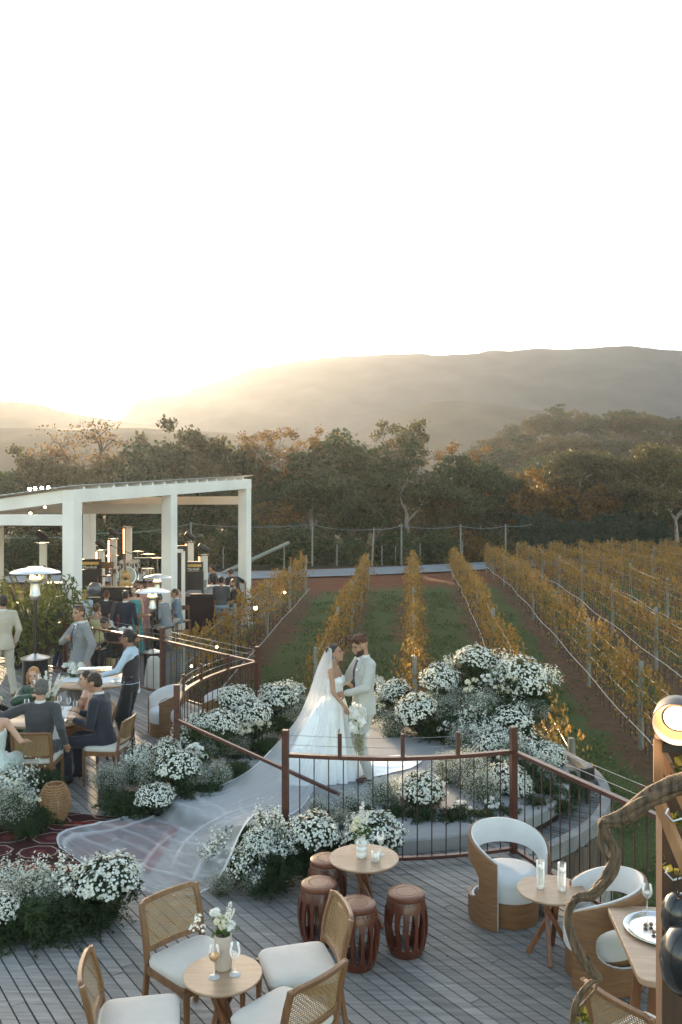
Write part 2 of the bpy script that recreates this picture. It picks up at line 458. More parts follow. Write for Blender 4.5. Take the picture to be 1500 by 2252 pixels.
ridge_hill('hill', [(560, 990), (780, 950), (850, 920), (900, 898), (950, 884), (1000, 880), (1060, 884), (1120, 893), (1200, 905), (1500, 930), (2100, 940)], 430, 120, 7, M_hl, 'small rounded hill in front of the mountain', 11.3)
ridge_hill('hill', [(-900, 990), (-200, 950), (0, 940), (150, 943), (300, 938), (420, 946), (600, 960), (900, 985), (1100, 1000)], 290, 100, 4, M_hl, 'nearer wooded rise in golden haze at the left', 15.2)
# ---------------------------------------------------------------- deck of grey boards
M_plank = woodmat('weathered_deck_board', (.265, .25, .235), (.135, .13, .126), .72, 2.2, (1, 1, 1), .25, island=.26)
PD = Vector((math.cos(R(-55)), math.sin(R(-55)))); PN = Vector((-PD.y, PD.x))
def setplank():
    N = M_plank.node_tree.nodes
    for n in N:
        if n.type == 'MAPPING':
            n.inputs['Rotation'].default_value = (0, 0, R(55)); n.inputs['Scale'].default_value = (1.2, 14, 3)
setplank()
DECK = [(-14, 2.4), (4.05, 2.4), (2.52, 6.5), (1.80, 8.33), (.25, 10.8), (-1.22, 13.25), (-3.25, 15.6), (-5.75, 17.85), (-9, 20.2), (-14, 22)]
def scan(poly, c):
    """intervals along PD where the line with normal offset c lies inside the polygon"""
    ts = []
    n = len(poly)
    for i in range(n):
        a = Vector(poly[i]); b_ = Vector(poly[(i+1) % n])
        da = a.dot(PN)-c; db = b_.dot(PN)-c
        if (da < 0) != (db < 0):
            p = a.lerp(b_, da/(da-db)); ts.append(p.dot(PD))
    ts.sort(); return list(zip(ts[::2], ts[1::2]))
rng = random.Random(5)
mb = MB(); pitch = .098; w = .087
cs = [Vector(p).dot(PN) for p in DECK]; c = min(cs)+.03
while c < max(cs):
    for t0, t1 in scan(DECK, c):
        t = t0 - rng.uniform(0, 2.4)
        while t < t1:
            L = rng.choice((2.0, 2.6, 3.0, 3.4)); a = max(t, t0); b_ = min(t+L, t1)
            if b_-a > .04:
                m_ = (a+b_)/2; p = PD*m_+PN*c
                dz = rng.uniform(-.0018, .0018)
                mb.box((p.x, p.y, -.014+dz), (b_-a-.006, w+rng.uniform(-.002, .001), .028), R(-55)+rng.uniform(-.0006, .0006))
            t += L
    c += pitch
o = mb.build('deck', M_plank, smooth=False); tag(o, 'weathered grey timber deck boards laid on the slant', kind='structure')
# dark joists and fascia under the boards
M_dark = mat('dark_underdeck', (.02, .018, .016), .9)
mb = MB()
top = [Vector((x, y, -.032)) for x, y in DECK]; bot = [Vector((x, y, -.34)) for x, y in DECK]
n = len(DECK); mb.v = [tuple(p) for p in top+bot]
mb.f = [tuple(range(n))]+[(i, i+n, (i+1) % n+n, (i+1) % n) for i in range(n)]
o = mb.build('deck_frame', M_dark, smooth=False); tag(o, kind='structure')
# debris: tiny fallen leaves on the boards
rg = np.random.default_rng(3); n = 260
P = np.stack([rg.uniform(-4, 3.2, n), rg.uniform(5, 10, n), np.full(n, .004)], 1)
P = P[(P[:, 0]+(P[:, 1]-6)*.3 < 2.3)]
V, Fc = leaf_quads(rg, P, .016, .6, nrm=np.tile([0, 0, 1.], (len(P), 1))+rg.normal(size=(len(P), 3))*.1)
tag(arr_mesh('fallen_petals', V, Fc, leafmat('litter', [(.05, .03, .02), (.5, .5, .42), (.08, .05, .03), (.03, .025, .02)])), 'tiny fallen petals and bits of leaf scattered over the deck', 'petals', kind='stuff')

# ---------------------------------------------------------------- round platform
PC = Vector((.25, 10.8)); PR = 2.58
mb = MB()
mb.lathe([(PR, .0), (PR, .118), (PR-.012, .132), (PR-.03, .138), (PR-.6, .139), (.3, .14)], (PC.x, PC.y, 0), 96, cap0=False)
o = mb.build('platform', M_conc); tag(o, 'round pale concrete platform under the bridal couple', kind='structure')
# slatted drain ring, concrete band, timber cladding and stone drum on the vineyard side
def arc_band(r0, r1, z0, z1, a0, a1, n=70):
    mb = MB(); rings = []
    for i in range(n+1):
        a = R(a0+(a1-a0)*i/n); cx, sx = math.cos(a), math.sin(a)
        rings.append([Vector((PC.x+r*cx, PC.y+r*sx, z)) for r, z in ((r0, z0), (r1, z0), (r1, z1), (r0, z1))])
    return mb.rings(rings)
o = arc_band(PR+.34, PR+.45, -.13, .02, -62, 42).build('platform_kerb', M_conc2); tag(o, 'curved concrete band outside the drain slats', kind='structure')
M_slat = woodmat('grey_slat', (.16, .165, .16), (.09, .095, .095), .8, 4, (1, 1, 1), .2, island=.3)
mb = MB()
for i in range(86):
    a = R(-62+182*i/150+rng.uniform(-.15, .15))
    mb.box((PC.x+(PR+.17)*math.cos(a), PC.y+(PR+.17)*math.sin(a), -.06), (.325, .045, .02), a)
o = mb.build('drain_slats', M_slat, smooth=False); tag(o, kind='structure')
M_clad = woodmat('brown_cladding', (.17, .12, .085), (.07, .055, .045), .8, 3, (14, 14, 1.5), .3, island=.5)
mb = MB()
for i in range(86):
    a = R(-62+182*i/110)
    mb.box((PC.x+(PR+.46)*math.cos(a), PC.y+(PR+.46)*math.sin(a), -.32+rng.uniform(-.02, .02)), (.03, .083, .38), a)
o = mb.build('cladding_ring', M_clad, smooth=False); tag(o, 'ring of upright brown boards under the platform edge', kind='structure')
M_stone = mat('pale_split_stone', (.42, .40, .37), .9, c2=(.13, .13, .125), scale=3.2, bump=.9, bscale=7, stretch=(1, 1, .6))
mb = MB(); rings = []
for i in range(181):
    a = R(-70+200*i/180); ring = []
    for j in range(22):
        z = -.50-2.4*j/21; r = PR+.44+.05*noise.noise(Vector((a*5, z*4, 1)))+.03*noise.noise(Vector((a*16, z*10, 2)))
        ring.append((PC.x+r*math.cos(a), PC.y+r*math.sin(a), z))
    rings.append(ring)
V = [p for r in rings for p in r]; mb.v = V
mb.f = [(i*22+j, (i+1)*22+j, (i+1)*22+j+1, i*22+j+1) for i in range(180) for j in range(21)]
o = mb.build('stone_wall', M_stone); tag(o, 'pale stone drum wall below the round platform', 'stone wall')

# ---------------------------------------------------------------- railings
def railing(label, pts, posts, short=(), zt=1.0, ph=1.24, pw=.052, bottom=.06, spacing=.135, wires=True, tall_w=None, group='rusty brown steel railings round the deck'):
    """pts: path (x,y); posts: indices along the path (by arc length) with a full post; short: stub posts above the rail"""
    P = [Vector((x, y, 0)) for x, y in pts]
    seg = [(b_-a).length for a, b_ in zip(P[:-1], P[1:])]; tot = sum(seg)
    def pt(s):
        s = max(0, min(tot, s))
        for a, b_, l in zip(P[:-1], P[1:], seg):
            if s <= l+1e-6: return a.lerp(b_, s/l if l else 0)
            s -= l
        return P[-1]
    c0 = P[0]
    t = thing('railing', label, 'railing', c0, 0, group)
    Q = [pt(tot*i/60)-c0 for i in range(61)]
    MB().beam_path([q+Vector((0, 0, zt)) for q in Q], .055, .035).build('top_rail', M_rail, t)
    MB().beam_path([q+Vector((0, 0, bottom)) for q in Q], .045, .03).build('bottom_rail', M_rail, t)
    for s in posts:
        q = pt(s*tot)-c0; d = pt(s*tot+.1)-pt(s*tot-.1); a = math.atan2(d.y, d.x)
        MB().box((q.x, q.y, ph/2), (pw, pw, ph), a).build('post', M_rail, t, smooth=False, bevel=.004)
    for s in short:
        q = pt(s*tot)-c0; d = pt(s*tot+.1)-pt(s*tot-.1); a = math.atan2(d.y, d.x)
        MB().box((q.x, q.y, (zt+ph-.02)/2), (.035, .035, ph-.02-zt+.02), a).build('short_post', M_rail, t, smooth=False)
    nb = int(tot/spacing); k = 0
    for i in range(1, nb):
        s = i/nb
        if any(abs(s-p)*tot < .05 for p in posts): continue
        q = pt(s*tot)-c0
        MB().tube([(q.x, q.y, bottom), (q.x, q.y, zt)], .0062, 6).build('baluster', M_bal, t)
    if wires:
        for z in (zt+.1, zt+.19):
            MB().tube([q+Vector((0, 0, z)) for q in Q], .0028, 5).build('wire', M_wire, t)
    return t
def arc_pts(pts, k=8):
    """Catmull-Rom through points"""
    P = [Vector(p) for p in pts]; P = [P[0]*2-P[1]]+P+[P[-1]*2-P[-2]]; out = []
    for i in range(1, len(P)-2):
        for j in range(k):
            t = j/k; a, b_, c_, d = P[i-1:i+3]
            out.append(.5*((2*b_)+(-a+c_)*t+(2*a-5*b_+4*c_-d)*t*t+(-a+3*b_-3*c_+d)*t**3))
    out.append(P[-2]); return [tuple(p[:2]) for p in out]
near = railing('curved rusty brown railing in front of the bridal couple with two stout posts', arc_pts([(-.53, 8.11), (-.05, 8.03), (.5, 7.99), (1.1, 8.07), (1.67, 8.23)]), (0, 1), (.235, .5, .74), pw=.062)
right = railing('straight railing slanting down to the right beside the round armchair', [(1.69, 8.18), (2.62, 5.95)], (1,), spacing=.13)
back = railing('long back railing along the far edge of the deck behind the diners', [(-1.33, 13.2), (-3.3, 15.5), (-5.75, 17.75), (-9, 20)], (.285, .62), spacing=.2, pw=.075)
curve = railing('curved railing behind the white tub chairs at the platform', arc_pts([(-1.98, 10.25), (-2.03, 11.0), (-1.92, 11.75), (-1.67, 12.5), (-1.30, 13.2)]), (0, 1), (.23, .48, .75), pw=.07, spacing=.15)
brace = thing('handrail_bar', 'slanting brown bar running down from the railing post beneath the veil', 'handrail', (-1.98, 10.2, .83))
MB().bar((0, 0, 0), (1.97, -.78, -.64), .04, .035).build('bar', M_rail, brace)
# ---------------------------------------------------------------- furniture materials
M_oak = woodmat('warm_oak_frame', (.23, .115, .05), (.14, .065, .028), .42, 3, (10, 10, 1.5), .04, coat=.15)
M_oakd = woodmat('walnut_leg', (.24, .10, .045), (.15, .06, .028), .42, 3, (10, 10, 1.5), .04, coat=.15)
M_ven = woodmat('oak_veneer', (.24, .125, .058), (.16, .078, .036), .5, 4, (1.5, 1.5, 12), .03)
M_top = woodmat('pale_oak_tabletop', (.42, .285, .19), (.33, .215, .135), .4, 2.5, (2, 14, 2), .02, coat=.1)
M_cane = woodmat('woven_cane', (.38, .25, .12), (.28, .175, .08), .6, 8, (1, 1, 1), .1)
M_lin = mat('cream_linen', (.55, .515, .47), .9, .07, 5, bump=.12, bscale=220, sheen=.3)
M_boucle = mat('white_upholstery', (.60, .61, .62), .95, .06, 6, bump=.3, bscale=160, sheen=.3)
M_cherry = woodmat('red_brown_lacquered_wood', (.12, .030, .015), (.06, .016, .009), .36, 3, (6, 6, 1.5), .03, coat=.25)
M_cherryt = woodmat('polished_stool_top', (.21, .075, .038), (.12, .04, .02), .45, 3, (2, 12, 2), .02, coat=.12)
M_stud = mat('dark_stud', (.03, .015, .01), .3, coat=.4)
M_clear = glassmat('clear_glass', (1, 1, 1), .05)
M_wine = glassmat('white_wine', (.75, .45, .12), .55)
M_water = glassmat('milky_water', (.75, .80, .80), .22)
M_wax = mat('candle_wax', (.78, .76, .72), .5)
M_cer = mat('white_ceramic', (.74, .74, .72), .3, coat=.3)
M_ston = mat('pinkish_stoneware', (.56, .46, .39), .8, c2=(.44, .36, .31), scale=10, bump=.3, bscale=60)
M_silver = mat('polished_silver', (.75, .75, .75), .18, metal=1, var=.05)
M_steel = mat('brushed_steel', (.55, .53, .50), .3, metal=.9)
M_black = mat('satin_black', (.018, .017, .017), .45)
M_blackp = mat('painted_black_metal', (.02, .02, .02), .3, coat=.3)
M_white = mat('white_painted_steel', (.80, .77, .73), .5, .07, 1.2, bump=.05)
M_wcloth = mat('white_table_linen', (.72, .72, .73), .9, .05, 5, bump=.2, bscale=30)

def dir_rz(dx, dy):
    """rotation that turns local +Y to the given direction"""
    return math.atan2(dy, dx)-PI/2

def make_cane_chair():
    t = thing('cane_chair', 'cane backed oak dining chair with cream seat', 'chair')
    W = .215; D = .21
    for sx in (-1, 1):
        MB().tube([(sx*W, D, 0), (sx*W*1.01, D, .2), (sx*W, D-.005, .42)], [.013, .018, .022], 8).build('leg', M_oak, t)
        MB().beam_path([(sx*(W-.005), -D-.07, 0), (sx*W, -D-.03, .22), (sx*W, -D, .43), (sx*(W+.002), -D-.025, .60), (sx*(W-.003), -D-.075, .80)], .036, .030, (0, 1, 0)).build('leg', M_oak, t, bevel=.006)
    mb = MB()
    for a, b_ in (((-W, D-.01), (W, D-.01)), ((-W, -D), (W, -D)), ((-W, -D), (-W, D-.01)), ((W, -D), (W, D-.01))):
        mb.bar((a[0], a[1], .405), (b_[0], b_[1], .405), .026, .055)
    mb.build('seat_frame', M_oak, t, smooth=False, bevel=.004)
    # cushion: soft rounded square
    mb = MB(); rings = []
    for z, k in ((.425, .93), (.435, 1.0), (.46, 1.015), (.478, .97), (.488, .86), (.493, .6), (.494, .25)):
        ring = []
        for i in range(32):
            a = 2*PI*i/32; c_, s_ = math.cos(a), math.sin(a); e = .28
            ring.append(((W+.012)*k*math.copysign(abs(c_)**e, c_), (D+.012)*k*math.copysign(abs(s_)**e, s_), z))
        rings.append([Vector(p) for p in ring])
    mb.rings(rings).build('seat', M_lin, t)
    # back: rounded frame with woven cane
    def bp(x, z):      # back plane with lean and slight curve
        k = (z-.43)/.37
        return Vector((x, -D-.005-.075*k*k-.03*(1-(x/W)**2)*.8, z))
    loop = []
    z0, z1 = .515, .795
    c = .045; n = 6
    for cx, cz, a0 in ((W-c, z1-c, 0), (-W+c, z1-c, 90), (-W+c, z0+c, 180), (W-c, z0+c, 270)):
        for i in range(n+1):
            a = R(a0+90*i/n); loop.append(bp(cx+c*math.cos(a)*1.0, cz+c*math.sin(a)))
    dens_ = []
    for a, b_ in zip(loop, loop[1:]+loop[:1]):
        k = max(1, int((b_-a).length/.05))
        for i in range(k):
            q = a.lerp(b_, i/k); dens_.append(bp(q.x, q.z))
    rings = []
    m_ = len(dens_)
    for i in range(m_):
        d = dens_[(i+1) % m_]-dens_[i-1]; nrm = Vector((0, 1, .25)).normalized(); a = d.cross(nrm).normalized()
        rings.append([dens_[i]+a*x*.017+nrm*y*.013 for x, y in ((-1, -1), (1, -1), (1, 1), (-1, 1))])
    MB().rings(rings, closed=True).build('backrest', M_oak, t, bevel=.004)
    mb = MB()
    def strip(p, q, w_):
        k = 6; pts = [bp(p[0]+(q[0]-p[0])*i/k, p[1]+(q[1]-p[1])*i/k) for i in range(k+1)]
        d = (pts[-1]-pts[0]).normalized(); a = d.cross(Vector((0, 1, .2))).normalized()*w_/2
        vs = [v for p_ in pts for v in (p_-a, p_+a)]
        mb.add(vs, [(2*i, 2*i+1, 2*i+3, 2*i+2) for i in range(k)])
    x0, x1 = -W+.015, W-.015; za, zb = z0+.012, z1-.012
    nx = 27; nz = 19
    for i in range(nx+1): x = x0+(x1-x0)*i/nx; strip((x, za), (x, zb), .0056)
    for j in range(nz+1): z = za+(zb-za)*j/nz; strip((x0, z), (x1, z), .0056)
    for sgn in (1, -1):
        k = -.3
        while k < .45:
            # diagonal strands clipped to the panel
            a = []; 
            for z in (za, zb):
                x = x0+k+(z-za) if sgn > 0 else x1-k-(z-za)
                a.append((x, z))
            (xa, _), (xb, _) = a
            def cl_(x, z):
                if x < x0: dz = (x0-x)*(1 if sgn > 0 else -1); return (x0, z+abs(x0-x)) if sgn > 0 else (x0, z-abs(x0-x))
                if x > x1: return (x1, z-abs(x-x1)) if sgn > 0 else (x1, z+abs(x-x1))
                return (x, z)
            p, q = cl_(*a[0]), cl_(*a[1])
            if q[1]-p[1] > .02: strip(p, q, .0035)
            k += .03
    mb.build('cane_panel', M_cane, t, smooth=False)
    return t
CH = make_cane_chair()
G_CH = 'cane backed dining chairs'
def chair(x, y, dx, dy, label, z=0): return place(CH, (x, y, z), dir_rz(dx, dy), label, group=G_CH)
chair(-.93, 5.42, .72, -.69, 'cane chair behind the round table holding the pinkish vase, its back to the flowers')
chair(-.27, 5.36, -.95, -.28, 'cane chair with its back against the red drum stools')
chair(-1.13, 4.76, .98, .18, 'cane chair seen side on at the bottom edge, left of the pinkish vase')
chair(-.33, 4.80, -.74, .67, 'cane chair nearest the camera, its openwork back towards us at the bottom centre')
chair(1.66, 4.55, .84, .55, 'cane chair at the bottom right under the twisted vine stem')
chair(-3.55, 9.97, -.05, 1, 'cane chair under the charcoal suited diner seen from behind')
chair(-2.88, 10.47, -1, .10, 'cane chair under the navy suited diner turned to the left')
chair(-4.25, 12.0, .25, -1, 'empty looking cane chair behind the woman in green')
chair(-3.28, 11.1, -.9, -.5, 'cane chair of the brown haired woman beside the navy suit')

def make_tub():
    t = thing('tub_chair', 'white and oak tub chair', 'armchair')
    MB().lathe([(.235, 0), (.24, .01), (.24, .20)], n=48).build('base', M_ven, t)
    MB().lathe([(.244, .20), (.252, .215), (.254, .33), (.248, .36), (.225, .385), (.16, .398), (.05, .402)], n=48).build('seat', M_boucle, t)
    A = 128
    def top(a): k = abs(a)/A; return .70-.17*k**2.2
    def solid(a, z):   # oval opening all round the back
        u = a/98; zc = .335; v = (z-zc)/.165
        return abs(u)**3+abs(v)**3 >= 1 
    for nm, mt_, r0, r1 in (('shell', M_ven, .335, .312), ('upholstery', M_boucle, .311, .285)):
        NA, NZ_ = 128, 36; V = []; idx = {}; Fc = []
        def vid(i, j, s_):
            key = (i, j, s_)
            if key not in idx:
                a = -A+2*A*i/NA; zt = top(a) + (.008 if nm == 'upholstery' else 0); z = zt*j/NZ_
                nb_ = [cell.get((i+p, j+q)) for p in (-1, 0) for q in (-1, 0)]
                if True in nb_ and False in nb_:
                    u0, v0 = a/98, (z-.335)/.165; k0 = (abs(u0)**3+abs(v0)**3)**(-1/3); a = u0*k0*98; z = .335+v0*k0*.165
                # free front corners rounded
                r = (r0, r1)[s_]
                if nm == 'upholstery' and s_ == 1: r += .012*max(0, abs(j/NZ_-.5)*2-.8)*5
                th = R(a-90); idx[key] = len(V); V.append((r*math.cos(th), r*math.sin(th)*.98, z))
            return idx[key]
        cell = {}
        for i in range(NA):
            for j in range(NZ_):
                a = -A+2*A*(i+.5)/NA; z = top(a)*(j+.5)/NZ_
                cell[i, j] = solid(a, z)
        for (i, j), s_ in list(cell.items()):
            if not s_: continue
            Fc.append((vid(i, j, 0), vid(i+1, j, 0), vid(i+1, j+1, 0), vid(i, j+1, 0)))
            Fc.append((vid(i, j+1, 1), vid(i+1, j+1, 1), vid(i+1, j, 1), vid(i, j, 1)))
            for di, dj, e in ((-1, 0, ((0, 1), (0, 0))), (1, 0, ((1, 0), (1, 1))), (0, -1, ((0, 0), (1, 0))), (0, 1, ((1, 1), (0, 1)))):
                if not cell.get((i+di, j+dj), False):
                    (a1, b1), (a2, b2) = e
                    Fc.append((vid(i+a1, j+b1, 0), vid(i+a1, j+b1, 1), vid(i+a2, j+b2, 1), vid(i+a2, j+b2, 0)))
        mb = MB(); mb.v = V; mb.f = Fc
        o = mb.build(nm, mt_, t)
        sm = o.modifiers.new('smooth', 'SMOOTH'); sm.factor = .5; sm.iterations = 2
    return t
TUB = make_tub(); G_T = 'white and oak tub chairs'
def tub(x, y, dx, dy, label): return place(TUB, (x, y, 0), dir_rz(dx, dy), label, group=G_T)
tub(1.38, 6.98, .42, -.91, 'white tub chair with open back at the railing beside the two glass cylinders')
tub(1.86, 6.12, -.96, .22, 'tub chair seen from its oak side with an oval opening, behind the twisted vine')
tub(-2.62, 12.75, -.85, -.5, 'left one of the two tub chairs behind the curved railing')
tub(-1.86, 12.65, -.97, -.1, 'right one of the two tub chairs behind the curved railing, above the white mums')

def make_side_table(D, h, name='side_table'):
    t = thing(name, 'round side table', 'table')
    r = D/2
    MB().lathe([(r-.012, h-.022), (r-.002, h-.012), (r, h-.006), (r-.004, h)], n=64).build('table_top', M_top, t)
    for k in range(4):
        a = R(45+90*k+12); b_ = a+PI
        p = Vector((.17*math.cos(a), .17*math.sin(a), 0)); q = Vector((.10*math.cos(b_+.5), .10*math.sin(b_+.5), h-.022))
        mb = MB(); mb.bar(p, q, .034, .034); mb.build('leg', M_oakd, t, smooth=False, bevel=.004)
    MB().lathe([(.05, h-.034), (.05, h-.022)], n=16).build('mount', M_steel, t)
    return t
st = make_side_table(.474, .55); st.location = (-.708, 5.09, 0); st['label'] = 'round oak side table carrying a pinkish stone vase of flowers'; st['group'] = 'round oak side tables'
st = make_side_table(.565, .53); st.location = (.185, 6.86, 0); st['label'] = 'round oak side table among the red drum stools'; st['group'] = 'round oak side tables'
st = make_side_table(.51, .50); st.location = (1.57, 6.35, 0); st.rotation_euler.z = .3; st['label'] = 'round oak side table carrying two tall glass cylinders'; st['group'] = 'round oak side tables'

def make_stool():
    t = thing('drum_stool', 'red brown drum stool', 'stool')
    def rad(z): return .118+.048*math.sin(PI*min(1, max(0, (z-.0)/.46)))**.8
    MB().lathe([(.118, .415), (.135, .425), (.14, .44), (.138, .452), (.128, .459), (.082, .460), (.080, .4575), (.077, .4575), (.075, .460), (.02, .461)], n=40).build('seat', M_cherryt, t)
    mb = MB()
    for z0, z1 in ((.345, .42), (.0, .075)):
        prof = [(rad(z0+(z1-z0)*i/5)+.0, z0+(z1-z0)*i/5) for i in range(6)]
        n = 40; rings = []
        for r, z in prof+[(p[0]-.02, p[1]) for p in prof[::-1]]:
            rings.append([Vector((r*math.cos(2*PI*k/n), r*math.sin(2*PI*k/n), z)) for k in range(n)])
        mb.rings(rings, closed=True)
    ns = 14
    for k in range(ns):
        a = 2*PI*k/ns; rings = []
        for i in range(11):
            z = .06+.30*i/10; r = rad(z); e = abs(i/5-1); w_ = .012+.014*e**3
            dx = Vector((math.cos(a), math.sin(a), 0)); dy = Vector((-math.sin(a), math.cos(a), 0))
            rings.append([dx*(r+x*.009-.009)+dy*w_*y+Vector((0, 0, z)) for x, y in ((-1, -1), (1, -1), (1, 1), (-1, 1))])
        mb.rings(rings)
    pass
    for z, n in ((.405, 26), (.05, 26)):
        for k in range(n):
            a = 2*PI*k/n; mb.ell(((rad(z)+.002)*math.cos(a), (rad(z)+.002)*math.sin(a), z), .0055, n=6, m=4)
    mb.build('slatted_body', M_cherry, t)
    return t
STL = make_stool(); G_S = 'red brown drum stools round the side table'
place(STL, (.49, 6.40, 0), .2, 'drum stool standing right of the side table', group=G_S)
place(STL, (.118, 6.22, 0), .9, 'drum stool nearest the camera, its top a shinier red', group=G_S)
place(STL, (-.17, 6.56, 0), 1.7, 'drum stool left of the side table behind the cane chair', group=G_S)
place(STL, (-.115, 7.02, 0), 2.4, 'drum stool farthest back, half hidden under the side table top', group=G_S)

# ---- things on the tables
def wine_glass(loc, label, fill=None, s=1.0, group='stemmed glasses on the tables'):
    t = thing('wine_glass', label, 'glass', loc, 0, group, s)
    MB().lathe([(.034, 0), (.034, .002), (.006, .006), (.0035, .015), (.0035, .085), (.010, .093), (.026, .108), (.033, .13), (.032, .155), (.027, .185)], n=24, cap1=False).build('bowl', M_clear, t)
    if fill: MB().lathe([(.009, .096), (.0255, .110), (.0315, .128), (.0315, .133)], n=20).build('wine', fill, t)
    return t
def tumbler(loc, r, h, label, fill, lvl, cat='candle glass'):
    t = thing('glass_cylinder', label, cat, loc, 0, 'glass candle holders on the side tables')
    MB().lathe([(r*.96, 0), (r, .004), (r, h), (r-.002, h), (r-.003, .006)], n=28, cap1=False).build('glass', M_clear, t)
    MB().lathe([(r-.004, .007), (r-.004, h*lvl)], n=24).build('water', fill, t)
    MB().lathe([(r*.8, h*lvl+.001), (r*.8, h*lvl+.018)], n=20).build('candle', M_wax, t)
    return t
ta = Vector((-.708, 5.09, .551)); tb = Vector((.185, 6.86, .531)); tcn = Vector((1.57, 6.35, .501))
M_stem = leafmat('flower_stem_green', [(.05, .10, .025), (.10, .16, .05)], trans=.2)
M_petal = leafmat('ivory_petal', [(.80, .80, .74), (.88, .88, .84), (.93, .93, .91)], trans=.35)
M_petc = leafmat('cream_petal', [(.74, .70, .52), (.82, .79, .63), (.88, .86, .74)], trans=.35)
def petal_ball(mb_list, c, r, rng, n=60):
    d = rng.normal(size=(n, 3)); d /= np.linalg.norm(d, axis=1, keepdims=True); d[:, 2] = np.abs(d[:, 2])*1.0-.25
    P = np.array(c)+d*r*rng.uniform(.6, 1, (n, 1))
    mb_list.append(leaf_quads(rng, P, r*.75, .85, nrm=d+rng.normal(size=(n, 3))*.35))
def bouquet(name, label, cat, loc, balls, spikes, leaves=40, hgt=.16, s=1.0, seed=1, orchid=None, group=None):
    """arrangement standing in a vase: loc is the mouth of the vase"""
    t = thing(name, label, cat, loc, 0, group, s)
    rg = np.random.default_rng(seed); st_ = MB(); P = []; C = []
    for (x, y, z, r, cream) in balls:
        st_.tube([(0, 0, -.02), (x*.4, y*.4, z*.5), (x, y, z)], .0022, 5); q_ = []; petal_ball(q_, (x, y, z), r, rg); arr_mesh('bloom', *join_arr(q_), M_petc if cream else M_petal, t)
    for (x, y, z) in spikes:
        st_.tube([(0, 0, -.02), (x*.4, y*.4, z*.5), (x, y, z)], .002, 5); sp_ = []
        for i in range(16):
            k = .45+.55*i/16; petal_ball(sp_, (x*k, y*k, z*k+rg.uniform(-.004, .004)), .019*(1.25-k*.6), rg, 10)
        arr_mesh('flower_spike', *join_arr(sp_), M_petal, t)
    if orchid:
        x, y, z = orchid; st_.tube([(0, 0, 0), (x*.5, y*.5, z*1.2), (x, y, z)], .002, 5)
        for dx, dz in ((0, 0), (.035, -.03), (-.02, -.035), (.01, .03)):
            petal_ball(P, (x+dx, y, z+dz), .03, rg, 9)
    st_.build('stems', M_stem, t)
    if P: arr_mesh('orchid', *join_arr(P), M_petal, t)
    if leaves:
        Q = rg.normal(size=(leaves, 3))*np.array([.03, .03, .03])+np.array([0, 0, .035])
        V, Fc = leaf_quads(rg, Q, .05, .35); arr_mesh('leaves', V, Fc, M_stem, t)
    return t
v = thing('vase', 'tall pinkish stoneware vase on the front side table', 'vase', ta+Vector((-.005, .055, 0)))
MB().lathe([(.045, 0), (.052, .01), (.055, .08), (.056, .17), (.052, .20), (.046, .205), (.044, .19), (.048, .05)], n=32, cap1=False).build('body', M_ston, v)
bouquet('flower_arrangement', 'white orchid, ivory blooms and a snapdragon spike in the pinkish vase', 'flowers', ta+Vector((-.005, .055, .20)),
        [(-.015, 0, .085, .042, True), (-.05, .01, .13, .036, False), (.035, 0, .055, .04, False), (.0, -.01, .06, .03, True)], [(.045, 0, .20), (.06, .01, .15)], seed=4, orchid=(-.155, -.02, .085), group='bouquets in vases')
wine_glass(ta+Vector((-.045, -.045, 0)), 'stemmed glass of amber wine in front of the pinkish vase', M_wine)
wine_glass(ta+Vector((.075, -.015, 0)), 'empty slender stemmed glass right of the pinkish vase', None)
v = thing('vase', 'white ribbed ceramic vase on the table among the drum stools', 'vase', tb+Vector((-.02, .0, 0)))
MB().lathe([(.034, 0), (.040, .012), (.042, .03), (.036, .045), (.044, .06), (.045, .075), (.036, .09), (.044, .105), (.044, .12), (.030, .135), (.034, .15), (.035, .17), (.030, .172)], n=32).build('body', M_cer, v)
bouquet('flower_arrangement', 'cream hydrangea and tall white spikes in the ribbed vase', 'flowers', tb+Vector((-.02, 0, .172)),
        [(-.045, 0, .06, .055, True), (-.01, .02, .05, .04, True), (-.03, .02, .12, .035, True)], [(.015, .01, .27), (.06, .02, .20), (-.005, .03, .23)], seed=9, leaves=60, group='bouquets in vases')
wine_glass(tb+Vector((.135, .04, 0)), 'stemmed glass of pale wine right of the ribbed white vase', M_water)
tumbler(tb+Vector((.09, -.065, 0)), .035, .07, 'short candle glass in front of the ribbed white vase', M_water, .35)
tumbler(tcn+Vector((-.075, .02, 0)), .031, .20, 'left tall glass cylinder with floating candle', M_water, .72)
tumbler(tcn+Vector((.075, -.02, 0)), .031, .20, 'right tall glass cylinder with floating candle', M_water, .70)

# ---- oak table with silver tray at the right
rt = thing('oak_table', 'square cornered oak table with a silver tray at the right edge', 'table', (2.20, 5.36, 0), R(-6)); rt.scale = (1, 1, 1.24)
mb = MB(); ring = []
for cx, cy, a0 in ((.36, .36, 0), (-.36, .36, 90), (-.36, -.46, 180), (.36, -.46, 270)):
    for i in range(7):
        a = R(a0+15*i); ring.append(Vector((cx+.07*math.cos(a), cy+.07*math.sin(a), .5)))
mb.rings([[p-Vector((0, 0, .03)) for p in ring], ring]).build('table_top', M_top, rt, bevel=.004)
for sx, sy in ((-.30, .02), (-.22, -.05), (.28, .3), (.28, -.4)):
    MB().bar((sx*1.15, sy*1.1, 0), (sx, sy, .47), .045, .055).build('leg', M_oakd, rt, smooth=False, bevel=.005)
tr = thing('serving_tray', 'oval silver tray with small canapes on the oak table', 'tray', (2.06, 5.46, .622))
MB().lathe([(.19, .004), (.20, .006), (.215, .016), (.235, .020), (.236, .017), (.212, .008), (.19, .0)], n=48, cap0=False, cap1=False).build('rim', M_silver, tr)
MB().lathe([(.001, .003), (.195, .004)], n=48, cap0=False, cap1=False).build('dish', M_silver, tr)
